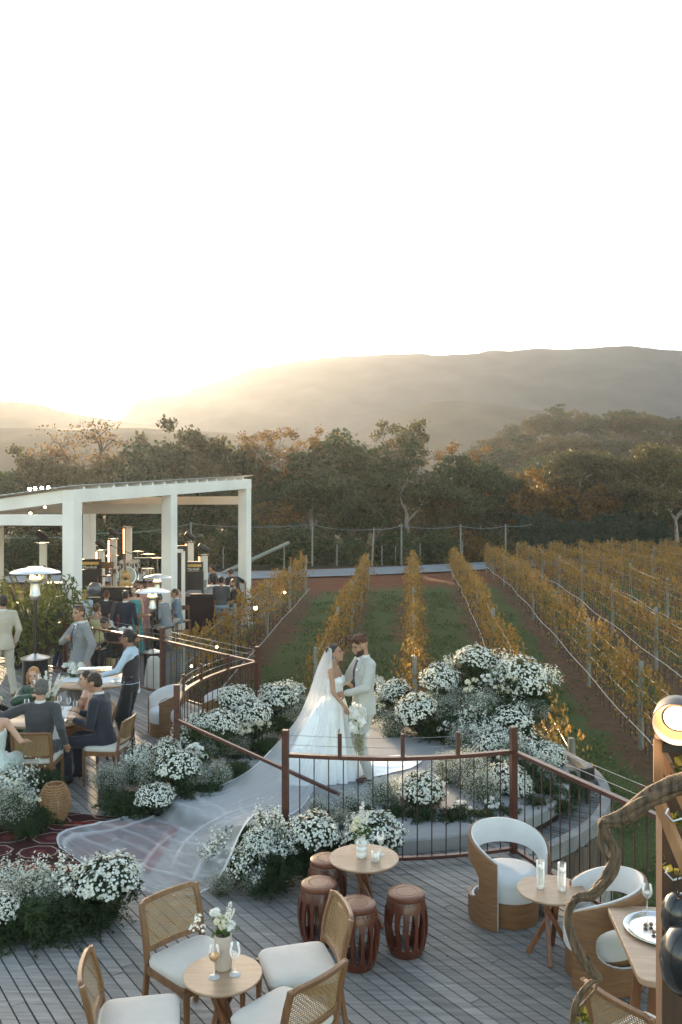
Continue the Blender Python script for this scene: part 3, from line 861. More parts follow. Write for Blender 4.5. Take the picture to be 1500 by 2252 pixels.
M_food = mat('browned_canape', (.25, .13, .07), .7, scale=40, bump=.3)
for k, (x, y) in enumerate(((-.09, .04), (-.05, .05), (-.01, .045), (-.07, -.05), (.04, -.02), (-.02, -.03))):
    f_ = MB().ell((x, y, .018), (.014, .014, .013)).build('canape', M_food); f_.location = tr.location
    tag(f_, 'small browned canape on the silver tray', 'canape', 'canapes on the silver tray')
    f_['label'] = 'small browned canape lying on the silver tray'
wine_glass((2.06, 5.72, .622), 'shallow stemmed glass behind the silver tray', M_water)

# ---- dining tables on the left
def dining(loc, r, label, seed):
    t = thing('dining_table', label, 'table', loc, 0, 'dining tables')
    MB().lathe([(r-.01, .715), (r, .725), (r, .745), (r-.006, .75)], n=64).build('table_top', M_top, t)
    MB().lathe([(.28, 0), (.27, .02), (.06, .05), (.05, .6), (.16, .715)], n=24).build('pedestal', M_oakd, t)
    return t
D1 = Vector((-3.70, 10.72, 0)); dining(D1, .55, 'round dining table between the seated diners', 1)
D2 = Vector((-3.75, 13.05, 0)); dining(D2, .62, 'dining table by the waiter behind the seated diners', 2)
def runner(c, w, l, rz, z, drop, label):
    mb = MB(); n = 40; m_ = 10; V = []
    for i in range(n+1):
        s_ = (i/n-.5)*(l+2*drop)
        for j in range(m_+1):
            x = (j/m_-.5)*w; f_ = .012*math.sin(j*2.1)
            if abs(s_) < l/2: p = (x, s_, z+.004+.002*math.sin(i))
            else:
                e = abs(s_)-l/2; p = (x+f_*.5*e, math.copysign(l/2+.012+f_*min(1, e*4), s_), z+.002-e)
            V.append(p)
    mb.v = V; mb.f = [(i*(m_+1)+j, i*(m_+1)+j+1, (i+1)*(m_+1)+j+1, (i+1)*(m_+1)+j) for i in range(n) for j in range(m_)]
    o = mb.build('table_cloth', M_wcloth); o.location = c; o.rotation_euler.z = rz
    tag(o, label, 'tablecloth', 'white cloths on the dining tables')
runner((D1.x+.08, D1.y, 0), .34, 1.06, R(12), .75, .42, 'white runner hanging off the near dining table')
runner((D2.x, D2.y, 0), .5, 1.16, R(80), .75, .22, 'white cloth over the dining table by the waiter')
v = thing('vase', 'white ceramic bowl vase on the near dining table', 'vase', D1+Vector((.0, -.05, .757)))
MB().lathe([(.05, 0), (.07, .02), (.075, .07), (.05, .11), (.055, .13)], n=28).build('body', M_cer, v)
rb = random.Random(2)
bouquet('flower_arrangement', 'tall cluster of white larkspur spikes and calla blooms between the diners', 'flowers', D1+Vector((0, -.05, .87)),
        [(.10, -.04, .03, .04, False), (.15, -.05, -.0, .035, False), (-.05, -.04, .05, .04, False)], [(rb.uniform(-.12, .14), rb.uniform(-.08, .08), rb.uniform(.22, .34)) for _ in range(16)], leaves=160, seed=12, s=1.35, group='bouquets in vases')
bouquet('flower_arrangement', 'tight mass of white blooms on the table by the waiter', 'flowers', D2+Vector((-.42, .2, .76)),
        [(rb.uniform(-.16, .16), rb.uniform(-.1, .1), rb.uniform(.05, .2), .06, False) for _ in range(12)], [], leaves=140, seed=13, group='bouquets in vases')
bouquet('flower_arrangement', 'cream blooms at the far left edge above the blonde guest', 'flowers', (-4.45, 10.9, .85),
        [(rb.uniform(-.12, .12), rb.uniform(-.1, .1), rb.uniform(.0, .12), .045, True) for _ in range(7)], [(0, 0, .3), (.06, 0, .26)], leaves=100, seed=14, group='bouquets in vases')
k = 0
for x, y in ((.22, .30), (.36, .12), (.06, .42)):
    wine_glass(D1+Vector((x-.05, y, .757)), 'one of the wine glasses clustered at the back of the near dining table', None, .85)
wine_glass(D1+Vector((-.3, .1, .757)), 'wine glass standing alone near the woman in green', None)
M_cup = M_cer
def cup(loc, label, plate=True):
    t = thing('cup', label, 'cup', loc)
    MB().lathe([(.02, 0), (.035, .03), (.038, .05), (.036, .05), (.02, .006)], n=20, cap1=False).build('bowl', M_cup, t)
    if plate: MB().lathe([(.05, -.006), (.09, .004), (.088, .006), (.04, -.002)], n=24).build('saucer', M_cup, t)
cup(D1+Vector((.28, -.32, .765)), 'white plate and bowl in front of the navy suited diner')
cup(D2+Vector((.35, -.2, .765)), 'white saucer near the waiter tray')

# ---- wicker lantern
M_wick = woodmat('wicker', (.36, .20, .09), (.24, .12, .05), .7, 10, (1, 1, 1), .2)
wk = thing('wicker_lantern', 'round woven wicker lantern standing on the deck beside the flowers', 'lantern', at(120, 1806, 0))
mb = MB()
def wr(z): return .085+.075*math.sin(PI*min(1, z/.40))**.75
for i in range(17):
    z = .01+.385*i/16; n = 44
    mb.tube([((wr(z)+.006*math.cos(k*PI*.5+i*PI))*math.cos(2*PI*k/n), (wr(z)+.006*math.cos(k*PI*.5+i*PI))*math.sin(2*PI*k/n), z+.003*math.sin(k*1.3)) for k in range(n+1)], .0095, 6, caps=False)
for k in range(16):
    a = 2*PI*k/16; mb.tube([((wr(z)-.004)*math.cos(a), (wr(z)-.004)*math.sin(a), z) for z in [.01+.39*i/12 for i in range(13)]], .006, 5)
mb.build('woven_body', M_wick, wk)
MB().lathe([(.04, .01), (.045, .02), (.045, .22), (.03, .23)], n=16).build('glass_insert', M_clear, wk)
MB().tube([(-.1, 0, .34), (-.13, -.09, .27), (-.1, -.14, .2), (.0, -.16, .17)], .006, 6).build('handle', M_wick, wk)

# ---- patio heaters
M_flame = emit('gas_flame', (1, .42, .10), 6)
def make_heater():
    t = thing('patio_heater', 'mushroom patio heater', 'heater')
    MB().lathe([(.24, 0), (.24, .05), (.215, .06), (.215, .76), (.23, .78)], n=36).build('tank_housing', M_blackp, t)
    MB().lathe([(.245, .78), (.245, .80), (.22, .812), (.06, .86), (.04, .87)], n=36).build('tank_lid', M_steel, t)
    MB().lathe([(.03, .86), (.03, 1.78)], n=16).build('pole', M_blackp, t)
    MB().lathe([(.03, 1.78), (.085, 1.82), (.095, 1.84), (.095, 1.90), (.085, 1.92), (.085, 2.09), (.11, 2.11), (.14, 2.13), (.14, 2.17)], n=28).build('burner', M_steel, t)
    rb_ = random.Random(4); mb = MB()
    for k in range(16):
        a = 2*PI*k/16; h_ = rb_.uniform(.03, .08)
        mb.lathe([(.001, 2.17), (.014, 2.18), (.010, 2.17+h_*.6), (.001, 2.17+h_)], (.085*math.cos(a), .085*math.sin(a), 0), 6, False, False)
    mb.build('flame', M_flame, t)
    for k in range(3):
        a = 2*PI*k/3+.4; MB().tube([(.125*math.cos(a), .125*math.sin(a), 2.15), (.11*math.cos(a), .11*math.sin(a), 2.32)], .006, 6).build('bracket', M_steel, t)
    MB().lathe([(.42, 2.27), (.425, 2.275), (.40, 2.30), (.26, 2.345), (.14, 2.365), (.135, 2.38), (.02, 2.39), (.018, 2.375), (.13, 2.355), (.25, 2.33), (.40, 2.285)], n=48).build('reflector', M_hood, t)
    return t
M_hood = mat('bright_aluminium_hood', (.80, .80, .80), .32, metal=.6, var=.03)
HT = make_heater(); G_H = 'patio heaters among the guests'
place(HT, (-5.32, 14.8, 0), 0, 'largest patio heater with a wide silver hood at the left', group=G_H)
place(HT, (-3.88, 17.5, -.2), .4, 'middle patio heater glowing below its hood behind the back railing', s=.83, group=G_H)
place(HT, (-4.62, 21.4, -.2), .9, 'farthest patio heater in front of the drum kit', s=.83, group=G_H)

# ---------------------------------------------------------------- pergola
pg = thing('pergola', 'white steel pergola with sloping roof over the band', 'pergola', (-6.1, 19.3, -.2))
u = Vector((.366, .93, 0)).normalized(); wv = Vector((-.93, .366, 0)).normalized()
def rz_at(s, t): return 3.84+.2+.58*s/8.45-.10*t      # roof underside top line, relative to base
ang = math.atan2(u.y, u.x)
for i, s in enumerate((0, 3.98, 8.3)):
    for t_ in (0, 6.0):
        p = u*s+wv*t_; h_ = rz_at(s, t_)-.28
        MB().box((p.x, p.y, h_/2), (.31, .31, h_), ang).build('post', M_white, pg, smooth=False, bevel=.01)
        if t_ == 0: MB().box((p.x, p.y, .01), (.5, .5, .02), ang).build('foot_plate', M_white, pg, smooth=False)
for t_ in (0, 6.0):
    a = u*-.16+wv*t_; b_ = u*8.46+wv*t_
    MB().bar((a.x, a.y, rz_at(0, t_)-.15), (b_.x, b_.y, rz_at(8.3, t_)-.15), .32, .30).build('roof_beam', M_white, pg, smooth=False, bevel=.008)
for s in (0, 3.98, 8.3):
    a = u*s+wv*.15; b_ = u*s+wv*5.85; z = rz_at(s, 0)-.68
    MB().bar((a.x, a.y, z), (b_.x, b_.y, z), .16, .26).build('tie_beam', M_white, pg, smooth=False, bevel=.006)
a = wv*.16; b_ = wv*6.1
MB().bar((a.x, a.y, rz_at(0, 0)-.15), (b_.x, b_.y, rz_at(0, 6)-.15), .28, .29).build('roof_beam', M_white, pg, smooth=False, bevel=.008)
for i in range(15):
    s = .3+8.0*i/14.5; a = u*s+wv*-.1; b_ = u*s+wv*6.1
    MB().bar((a.x, a.y, rz_at(s, 0)+.03), (b_.x, b_.y, rz_at(s, 6.1)+.03), .06, .07).build('rafter', M_white, pg, smooth=False)
mb = MB(); V = []; NU = 120
for i in range(NU+1):
    t_ = -.14+6.4*i/NU
    for s in (-.3, 4.1, 8.65):
        p = u*s+wv*t_; V.append((p.x, p.y, rz_at(s, t_)+.09+.012*math.cos(i*1.4)))
mb.v = V; mb.f = [(i*3+j, i*3+j+1, (i+1)*3+j+1, (i+1)*3+j) for i in range(NU) for j in range(2)]
o = mb.build('roof_sheet', mat('translucent_roof_sheet', (.62, .61, .60), .35), pg); so = o.modifiers.new('t', 'SOLIDIFY'); so.thickness = .006
M_bulb = emit('warm_bulb', (1, .70, .38), 14)
def bulb(p, r, label, sock=True, group='small warm festoon bulbs'):
    t = thing('light_bulb', label, 'bulb', p, 0, group)
    MB().ell((0, 0, 0), r, n=10, m=6).build('bulb', M_bulb, t)
    MB().lathe([(r*.5, r*.8), (r*.5, r*1.9)], n=8).build('socket', M_black, t)
M_bulbw = emit('white_spot_bulb', (1, .96, .9), 14)
for i, px in enumerate((66, 78, 93, 107)):
    s = 2.2+i*.0; p = atY(px, 1078-i*1.2, 22.2)
    t = thing('roof_lamp', ('leftmost', 'second', 'third', 'rightmost')[i]+' of the four bright lamps in a row above the pergola roof', 'lamp', p, 0, 'row of lamps on the pergola roof')
    MB().lathe([(.03, .0), (.05, .03), (.05, .08)], n=12).build('housing', M_black, t)
    MB().ell((0, -.03, .03), .042, n=12, m=8).build('bulb', M_bulbw, t)
    MB().lathe([(.012, -.35), (.012, .0)], n=6).build('stem', M_black, t)
for px, py, Y in ((130, 1095, 20.2), (99, 1115, 20.6), (67, 1129, 21), (33, 1148, 21.4)):
    bulb(atY(px, py, Y), .03, 'small festoon bulb on the string under the left end of the pergola roof')
MB_ = MB(); MB_.tube([atY(150, 1078, 19.3), atY(130, 1093, 20.2), atY(99, 1113, 20.6), atY(67, 1127, 21), atY(33, 1146, 21.4), atY(-20, 1170, 22)], .006, 5)
tag(MB_.build('bulb_cable', M_black), 'thin cable of festoon bulbs under the left end of the pergola roof', 'cable')

# ---------------------------------------------------------------- stage and band gear
M_stage = mat('black_stage_cloth', (.020, .014, .013), .8, scale=3)
M_lcd = emit('orange_led_strip', (1, .30, .10), 2.2)
M_amp = mat('amp_black_vinyl', (.022, .018, .017), .6)
M_gold = mat('brass_panel', (.45, .28, .10), .35, metal=.6)
def SP(px, Y): return Vector(((px-750)*Y/F, Y, .45))
stg = thing('stage', 'low black clothed stage under the pergola', 'stage', (-8.2, 26.9, -.2))
MB().box((0, 0, .33), (6.6, 5.6, .64), R(-21)+R(0)).build('platform', M_stage, stg, smooth=False)
stg2 = thing('drum_riser', 'raised black platform carrying the drum kit', 'stage', (-7.4, 27.6, .45))
MB().box((0, 0, .14), (2.6, 2.0, .28), R(-21)).build('platform', M_stage, stg2, smooth=False)
for px, ptop, pbot, Y, led, head, lab in ((221, 1212, 1290, 28.5, (1212, 1238), True, 'short white light column left of the tall ones'), (248, 1187, 1292, 28.0, (1187, 1242), True, 'white light column with an orange strip and a moving head on top'),
        (281, 1160, 1288, 28.6, (1162, 1217), False, 'tallest white light column behind the drum kit'), (417, 1194, 1262, 29.0, (1195, 1205), True, 'white light column beside the wooden pole behind the middle pergola post'), (447, 1222, 1296, 26.6, (1223, 1281), True, 'short white light column at the right end of the band gear'), (92, 1196, 1300, 25.0, (1240, 1241), True, 'pale light column blurred in the glare at the left')):
    p = atY(px, pbot, Y); top = atY(px, ptop, Y).z; h_ = top-p.z
    t = thing('light_column', lab, 'stage light', p, 0, 'white light columns on the stage')
    MB().box((.04, 0, h_/2), (.17, .17, h_), 0).build('column', M_white, t, smooth=False)
    z1 = atY(px, led[0], Y).z-p.z-.02; z0 = atY(px, led[1], Y).z-p.z
    if z1-z0 > .05:
        MB().box((-.115, -.06, (z0+z1)/2), (.05, .03, z1-z0)).build('light_strip', M_lcd, t, smooth=False)
        MB().box((-.115, -.03, (z0+z1)/2), (.10, .05, z1-z0+.08)).build('strip_housing', M_black, t, smooth=False)
    MB().box((.02, 0, h_+.02), (.32, .2, .03)).build('top_plate', M_black, t, smooth=False)
    if head:
        MB().tube([(-.10, 0, h_+.03), (-.11, 0, h_+.2)], .02, 6).build('yoke', M_black, t)
        MB().tube([(.13, 0, h_+.03), (.12, 0, h_+.2)], .02, 6).build('yoke', M_black, t)
        MB().tube([(-.13, -.06, h_+.34), (-.10, -.05, h_+.32), (.03, 0, h_+.22), (.14, .04, h_+.14)], [.07, .09, .10, .08], 14).build('lamp_head', M_black, t)
def amp(px, py, Y, w_, h_, lab, panel=True):
    p = atY(px, py, Y)
    t = thing('guitar_amplifier', lab, 'amplifier', p, .1, 'black amplifiers on the stage')
    MB().box((0, 0, h_*.33), (w_, .36, h_*.64)).build('cabinet', M_amp, t, smooth=False, bevel=.015)
    MB().box((0, 0, h_*.83), (w_*.96, .30, h_*.32)).build('head', M_amp, t, smooth=False, bevel=.015)
    if panel: MB().box((0, -.156, h_*.86), (w_*.85, .012, h_*.09)).build('control_panel', M_gold, t, smooth=False)
    c = bpy.data.curves.new('lettering', 'FONT'); c.body = 'Marshall'; c.size = h_*.13; c.align_x = 'CENTER'; c.extrude = .003
    o = bpy.data.objects.new('lettering', c); col.objects.link(o); o.parent = t; o.location = (0, -.168, h_*.70); o.rotation_euler = (PI/2, 0, 0); c.materials.append(M_white)
    bpy.context.view_layer.update(); me = bpy.data.meshes.new_from_object(o.evaluated_get(bpy.context.evaluated_depsgraph_get())); q = bpy.data.objects.new('lettering', me); col.objects.link(q); q.parent = t; q.matrix_local = o.matrix_local.copy(); bpy.data.objects.remove(o); q.name = 'lettering'
amp(200, 1297, 26.0, .62, .95, 'black amplifier stack with a brass panel at the left of the stage')
amp(425, 1297, 25.4, .60, .85, 'black amplifier stack right of the middle pergola post')
def box_thing(name, lab, cat, px, py, Y, d, m, rz=0, group=None):
    p = atY(px, py, Y); t = thing(name, lab, cat, p, rz, group)
    MB().box((0, 0, d[2]/2), d).build('cabinet', m, t, smooth=False, bevel=.02)
    MB().box((0, -d[1]/2-.004, d[2]/2), (d[0]*.86, .01, d[2]*.8)).build('grille', M_black, t, smooth=False)
    return t
box_thing('stage_monitor', 'sloping black floor monitor at the left front of the stage', 'speaker', 128, 1308, 23.5, (.7, .45, .34), M_amp, .2)
box_thing('stage_monitor', 'long black flight case in front of the drum kit', 'speaker', 262, 1318, 23.6, (1.3, .5, .35), M_amp, .0)
box_thing('stage_monitor', 'low black wedge monitor right of the flight case', 'speaker', 318, 1322, 23.6, (.8, .5, .3), M_amp, .1)
box_thing('line_speaker', 'tall stacked line speaker hanging behind the middle pergola post', 'speaker', 399, 1300, 25.2, (.28, .4, 1.35), M_amp, .4)
ph_ = thing('stage_screen', 'narrow white board standing behind the middle pergola post', 'panel', atY(403, 1385, 24.6))
MB().box((0, 0, 1.1), (.10, .06, 2.35)).build('upright', M_white, ph_, smooth=False); MB().box((-.22, 0, 2.28), (.42, .06, .10)).build('crossbar', M_white, ph_, smooth=False)
# moving head light on the clothed table, grey shell
mh = thing('moving_head', 'large grey moving head lamp beside the near pergola post', 'stage light', atY(207, 1320, 22.5))
MB().tube([(0, -.14, .22), (0, -.1, .25), (.02, 0, .3), (.04, .16, .3)], [.12, .17, .19, .15], 20).build('head', mat('grey_lamp_shell', (.16, .16, .18), .35, coat=.3), mh)
MB().box((0, 0, .04), (.42, .32, .08)).build('base', M_black, mh, smooth=False, bevel=.01)
for s in (-1, 1): MB().box((s*.2, .02, .2), (.04, .12, .3)).build('yoke', M_black, mh, smooth=False)
# drum kit
dk = thing('drum_kit', 'silver and white drum kit in the middle of the stage', 'drums', atY(286, 1289, 27.2))
M_skin = mat('drum_skin', (.62, .60, .56), .5); M_chr = mat('chrome', (.7, .68, .65), .15, metal=1)
Mx = Matrix.Rotation(R(80), 3, 'X')
def drum(c, r, h_, tilt, nm='drum'):
    rings = []; Mt = Matrix.Rotation(R(tilt), 3, 'X')
    mb = MB(); n = 28
    rings = [[Vector(c)+Mt @ Vector((rr*math.cos(2*PI*k/n), rr*math.sin(2*PI*k/n), z)) for k in range(n)] for rr, z in ((r, 0), (r+.012, .0), (r+.012, .03), (r, .03), (r, h_-.03), (r+.012, h_-.03), (r+.012, h_))]
    o = MB().rings(rings).build(nm, M_chr, dk)
    rings = [[Vector(c)+Mt @ Vector((rr*math.cos(2*PI*k/n), rr*math.sin(2*PI*k/n), z)) for k in range(n)] for rr, z in ((r-.004, h_), (r-.004, h_+.004), (.01, h_+.005))]
    MB().rings(rings).build('drum_skin', M_skin, o)
drum((0, 0, .30), .28, .38, 82, 'bass_drum'); drum((-.20, .05, .62), .15, .18, 25, 'tom_drum'); drum((.16, .05, .62), .16, .2, 25, 'tom_drum'); drum((.55, .1, .2), .2, .36, 0, 'floor_tom'); drum((-.5, .1, .45), .18, .14, 12, 'snare_drum')
MB().ell((0, -.395, .34), (.07, .006, .07), n=16).build('emblem', mat('blue_emblem', (.05, .12, .25), .5), dk)
for x, y, z, r in ((-.62, .2, .98, .22), (.52, .25, 1.02, .24), (.15, .4, 1.1, .2), (.85, .15, .9, .18)):
    MB().tube([(x, y, 0), (x, y, z)], .012, 6).build('cymbal_stand', M_chr, dk)
    MB().lathe([(.02, z+.02), (r*.4, z+.012), (r, z-.01), (r, z-.013), (.02, z+.01)], (x, y, 0), 24).build('cymbal', M_gold, dk)
# microphone, keyboard, guitar, chair on stage
mc = thing('microphone_stand', 'boom microphone stand beside the drum kit', 'microphone', atY(262, 1300, 26.6))
MB().tube([(0, 0, 0), (0, 0, 1.25), (0, 0, 1.3)], .012, 6).build('stand', M_black, mc); MB().tube([(-.25, 0, 1.42), (.5, 0, 1.12)], .01, 6).build('boom', M_black, mc); MB().ell((-.27, 0, 1.43), (.05, .03, .03)).build('microphone', M_black, mc)
for k in range(3): MB().tube([(0, 0, .12), (.28*math.cos(k*2.1), .28*math.sin(k*2.1), 0)], .01, 6).build('leg', M_black, mc)
kb = thing('keyboard', 'black keyboard on a stand right of the drums', 'keyboard', atY(330, 1290, 27.5))
MB().box((0, 0, .88), (1.0, .3, .10), .2).build('body', M_black, kb, smooth=False); MB().box((0, -.06, .935), (.9, .16, .01), .2).build('keys', M_white, kb, smooth=False)
for s in (-1, 1): MB().bar((s*.35, 0, 0), (-s*.3, 0, .83), .03, .03).build('stand_leg', M_black, kb, smooth=False)
gt = thing('guitar', 'golden acoustic guitar leaning before the bass drum', 'guitar', atY(276, 1300, 25.6), R(10))
MB().ell((0, 0, .2), (.19, .05, .2), n=24).ell((0, .0, .46), (.14, .05, .16), n=24).build('body', mat('honey_wood', (.52, .30, .08), .3, coat=.5), gt)
MB().bar((0, -.02, .5), (-.05, .12, 1.1), .05, .03).build('neck', M_oakd, gt, smooth=False); MB().lathe([(.05, 0), (.05, .004)], (0, 0, 0), 20).build('sound_hole', M_black, gt)
gt.children[-1].rotation_euler = (PI/2, 0, 0); gt.children[-1].location = (0, -.052, .38)
sc_ = thing('stage_chair', 'small wooden chair on the stage left of the drums', 'chair', atY(231, 1300, 26))
for sx in (-1, 1):
    for sy in (-1, 1): MB().tube([(sx*.19, sy*.18, 0), (sx*.17, sy*.17, .45)], .016, 6).build('leg', M_oakd, sc_)
    MB().tube([(sx*.18, .18, .45), (sx*.19, .24, .88)], .016, 6).build('back_post', M_oakd, sc_)
MB().box((0, 0, .46), (.42, .4, .04)).build('seat', M_black, sc_, smooth=False, bevel=.01); MB().box((0, .225, .78), (.4, .03, .2)).build('backrest', M_oak, sc_, smooth=False, bevel=.01)
# DJ table
dj = thing('clothed_table', 'long black clothed table of the sound desk', 'table', (-4.25, 25.6, -.2), R(-4))
mb = MB(); rings = []
for z, k in ((0, 1.03), (.5, 1.01), (1.02, 1.0), (1.05, .99)):
    ring = []
    for (xa, ya, xb, yb) in ((-.72, -.4, .72, -.4), (.72, -.4, .72, .4), (.72, .4, -.72, .4), (-.72, .4, -.72, -.4)):
        for i in range(14):
            t_ = i/14; x = xa+(xb-xa)*t_; y = ya+(yb-ya)*t_; f_ = 1+.012*math.sin(i*2.4)*(1.05-z)
            ring.append(Vector((x*k*f_, y*k*f_, z)))
    rings.append(ring)
mb.rings(rings).build('cloth', mat('dark_maroon_cloth', (.030, .016, .018), .85, bump=.2), dj)
wc = thing('white_counter', 'white curved counter front behind the laptop', 'counter', (-4.35, 26.6, -.2), 0)
MB().box((0, 0, .62), (1.9, .1, 1.24), R(-4)).build('panel', mat('white_counter_board', (.5, .49, .5), .5), wc, smooth=False, bevel=.01)
MB().box((0, .02, 1.25), (1.96, .3, .04), R(-4)).build('ledge', M_white, wc, smooth=False, bevel=.005)
lp = thing('laptop', 'open grey laptop on a stand on the sound desk', 'laptop', (-4.15, 25.5, .85+.0), R(-10))
MB().bar((0, 0, 0), (0, 0, .25), .06, .04).build('stand', M_black, lp, smooth=False)
MB().box((0, .02, .25), (.34, .24, .015)).build('keyboard_half', M_steel, lp, smooth=False)
MB().box((0, -.13, .36), (.34, .015, .23), M=Matrix.Rotation(R(-18), 3, 'X')).build('screen_half', mat('grey_laptop_lid', (.35, .35, .36), .35, metal=.5), lp, smooth=False)
MB().ell((0, -.142, .37), (.022, .004, .026), n=12).build('round_emblem', M_white, lp)
mxr = thing('mixer', 'flat black mixer controller on the sound desk', 'mixer', (-4.1, 25.35, .855))
MB().box((0, 0, .03), (.75, .3, .06), R(-4)).build('body', M_black, mxr, smooth=False, bevel=.01)
wine_glass((-4.72, 25.4, .855), 'large round stemmed glass on the sound desk', None, 1.4)
# ---------------------------------------------------------------- rugs
def rugmat():
    m = bpy.data.materials.new('patterned_rug'); m.use_nodes = True
    N = m.node_tree.nodes; L = m.node_tree.links; b = N['Principled BSDF']; b.inputs['Roughness'].default_value = .95; b.inputs['Specular IOR Level'].default_value = .1
    tc = N.new('ShaderNodeTexCoord'); sp = N.new('ShaderNodeSeparateXYZ'); L.new(tc.outputs['Object'], sp.inputs[0])
    def M(op, a, bb=None, c=None):
        q = N.new('ShaderNodeMath'); q.operation = op
        for i, s_ in enumerate((a, bb, c)):
            if s_ is None: continue
            if isinstance(s_, (int, float)): q.inputs[i].default_value = s_
            else: L.new(s_, q.inputs[i])
        return q.outputs[0]
    x, y = sp.outputs[0], sp.outputs[1]
    def mixc(f, a, c):
        q = N.new('ShaderNodeMix'); q.data_type = 'RGBA'
        for i, v in ((0, f), (6, a), (7, c)):
            if isinstance(v, tuple): q.inputs[i].default_value = (*v, 1)
            elif isinstance(v, (int, float)): q.inputs[i].default_value = v
            else: L.new(v, q.inputs[i])
        return q.outputs[2]
    fx = M('ABSOLUTE', M('SUBTRACT', M('FRACT', M('DIVIDE', x, .46)), .5)); fy = M('ABSOLUTE', M('SUBTRACT', M('FRACT', M('DIVIDE', M('ADD', y, .02), .36)), .5))
    oct_ = M('MAXIMUM', M('MAXIMUM', fx, fy), M('MULTIPLY', M('ADD', fx, fy), .72))
    line = M('LESS_THAN', M('ABSOLUTE', M('SUBTRACT', oct_, .40)), .022)
    inner = M('LESS_THAN', oct_, .15); mid = M('LESS_THAN', M('ABSOLUTE', M('SUBTRACT', oct_, .24)), .02)
    c = mixc(M('LESS_THAN', oct_, .38), (.030, .010, .012), (.075, .016, .018))
    c = mixc(mid, c, (.02, .012, .02)); c = mixc(inner, c, (.13, .035, .03)); c = mixc(line, c, (.33, .25, .22))
    # border
    ex = M('SUBTRACT', 1.9, M('ABSOLUTE', x)); ey = M('SUBTRACT', .62, M('ABSOLUTE', y)); e = M('MINIMUM', ex, ey)
    zig = M('ABSOLUTE', M('SUBTRACT', M('FRACT', M('DIVIDE', M('ADD', x, y), .16)), .5))
    bc = mixc(M('GREATER_THAN', zig, .27), (.26, .035, .022), (.06, .015, .02))
    bc = mixc(M('LESS_THAN', M('ABSOLUTE', M('SUBTRACT', e, .10)), .012), bc, (.35, .24, .18))
    c = mixc(M('LESS_THAN', e, .14), c, bc); c = mixc(M('LESS_THAN', e, .035), c, (.22, .03, .02))
    nz = N.new('ShaderNodeTexNoise'); nz.inputs['Scale'].default_value = 40; L.new(tc.outputs['Object'], nz.inputs[0])
    c = mixc(M('MULTIPLY', nz.outputs[0], .5), c, (.05, .018, .015))
    L.new(c, b.inputs['Base Color'])
    bp = N.new('ShaderNodeBump'); bp.inputs['Strength'].default_value = .4; bp.inputs['Distance'].default_value = .004; L.new(nz.outputs[0], bp.inputs['Height']); L.new(bp.outputs[0], b.inputs['Normal'])
    return m
M_rug = rugmat()
def rug(c, rz, lx, ly, label, z=.004):
    n = 60; k = 16; V = []
    for j in range(k+1):
        for i in range(n+1):
            x = (i/n-.5)*lx; y = (j/k-.5)*ly
            V.append((x, y, .006+.003*noise.noise(Vector((x*2, y*2, lx)))))
    mb = MB(); mb.v = V; mb.f = [(j*(n+1)+i, j*(n+1)+i+1, (j+1)*(n+1)+i+1, (j+1)*(n+1)+i) for j in range(k) for i in range(n)]
    o = mb.build('rug', M_rug); o.location = (c[0], c[1], z); o.rotation_euler.z = rz; tag(o, label, 'rug', 'dark red oriental rugs')
    s_ = o.modifiers.new('t', 'SOLIDIFY'); s_.thickness = .006; s_.offset = -1
    return o
rug((-3.62, 8.50), R(-3), 3.8, 1.24, 'dark red rug with octagon medallions at the left edge, running under the veil', .008)
rug((-3.35, 9.02), R(-17), 2.4, .9, 'second red rug showing one corner behind the veil', .002)

# ---------------------------------------------------------------- flower bushes
M_fol = leafmat('dark_green_foliage', [(.016, .030, .015), (.035, .060, .028), (.075, .11, .05)], trans=.3)
M_fern = leafmat('feathery_green', [(.020, .040, .018), (.042, .075, .032), (.085, .125, .05)], trans=.4, objvar=.3)
M_mum = leafmat('white_daisy_heads', [(.62, .64, .54), (.78, .79, .71), (.88, .88, .83)], trans=.25)
M_gyp = leafmat('tiny_white_florets', [(.42, .46, .38), (.62, .66, .58), (.80, .82, .78)], trans=.3)
M_stm = leafmat('grey_green_stems', [(.05, .07, .035), (.10, .13, .07)], trans=.2)
M_eye = mat('yellow_green_eye', (.30, .32, .08), .7)
M_pot = mat('black_plastic_pot', (.012, .012, .013), .5)
def florets(rg, P, Nn, r, n=6, cup=.25):
    """small rayed heads: a fan of n petals round a low centre"""
    k = len(P); a, b, c = rotmats(rg, k, Nn+rg.normal(size=(k, 3))*.25)
    rr = (r*rg.uniform(.7, 1.25, k))[:, None]
    V = [P - c*rr*cup*.2]
    for i in range(n):
        t = 2*PI*i/n; q = rr*(1 if i % 2 == 0 else .86)
        V.append(P + (a*math.cos(t)+b*math.sin(t))*q + c*rr*cup*rg.uniform(.2, 1.2, (k, 1)))
    V = np.stack(V, 1).reshape(-1, 3); base = np.arange(k)[:, None]*(n+1)
    Fc = np.concatenate([np.concatenate([base, base+1+i, base+1+(i+1) % n], 1) for i in range(n)])
    return V, Fc
def twigs(rg, ends, root, r=.0018, spread=.06):
    """thin stems as crossed slivers from a common root to the ends"""
    k = len(ends); rt = np.array(root)+rg.normal(size=(k, 3))*np.array([spread, spread, .01]); d = ends-rt
    s_ = np.cross(d, rg.normal(size=(k, 3))); s_ /= np.linalg.norm(s_, axis=1, keepdims=True)+1e-9; s_ *= r
    mid = rt+d*.5+rg.normal(size=(k, 3))*.02
    V = np.stack([rt-s_, rt+s_, mid+s_, mid-s_, ends+s_*.5, ends-s_*.5], 1).reshape(-1, 3); o = np.arange(k)[:, None]*6
    return V, np.concatenate([o+np.array([[0, 1, 2, 3]]), o+np.array([[3, 2, 4, 5]])])
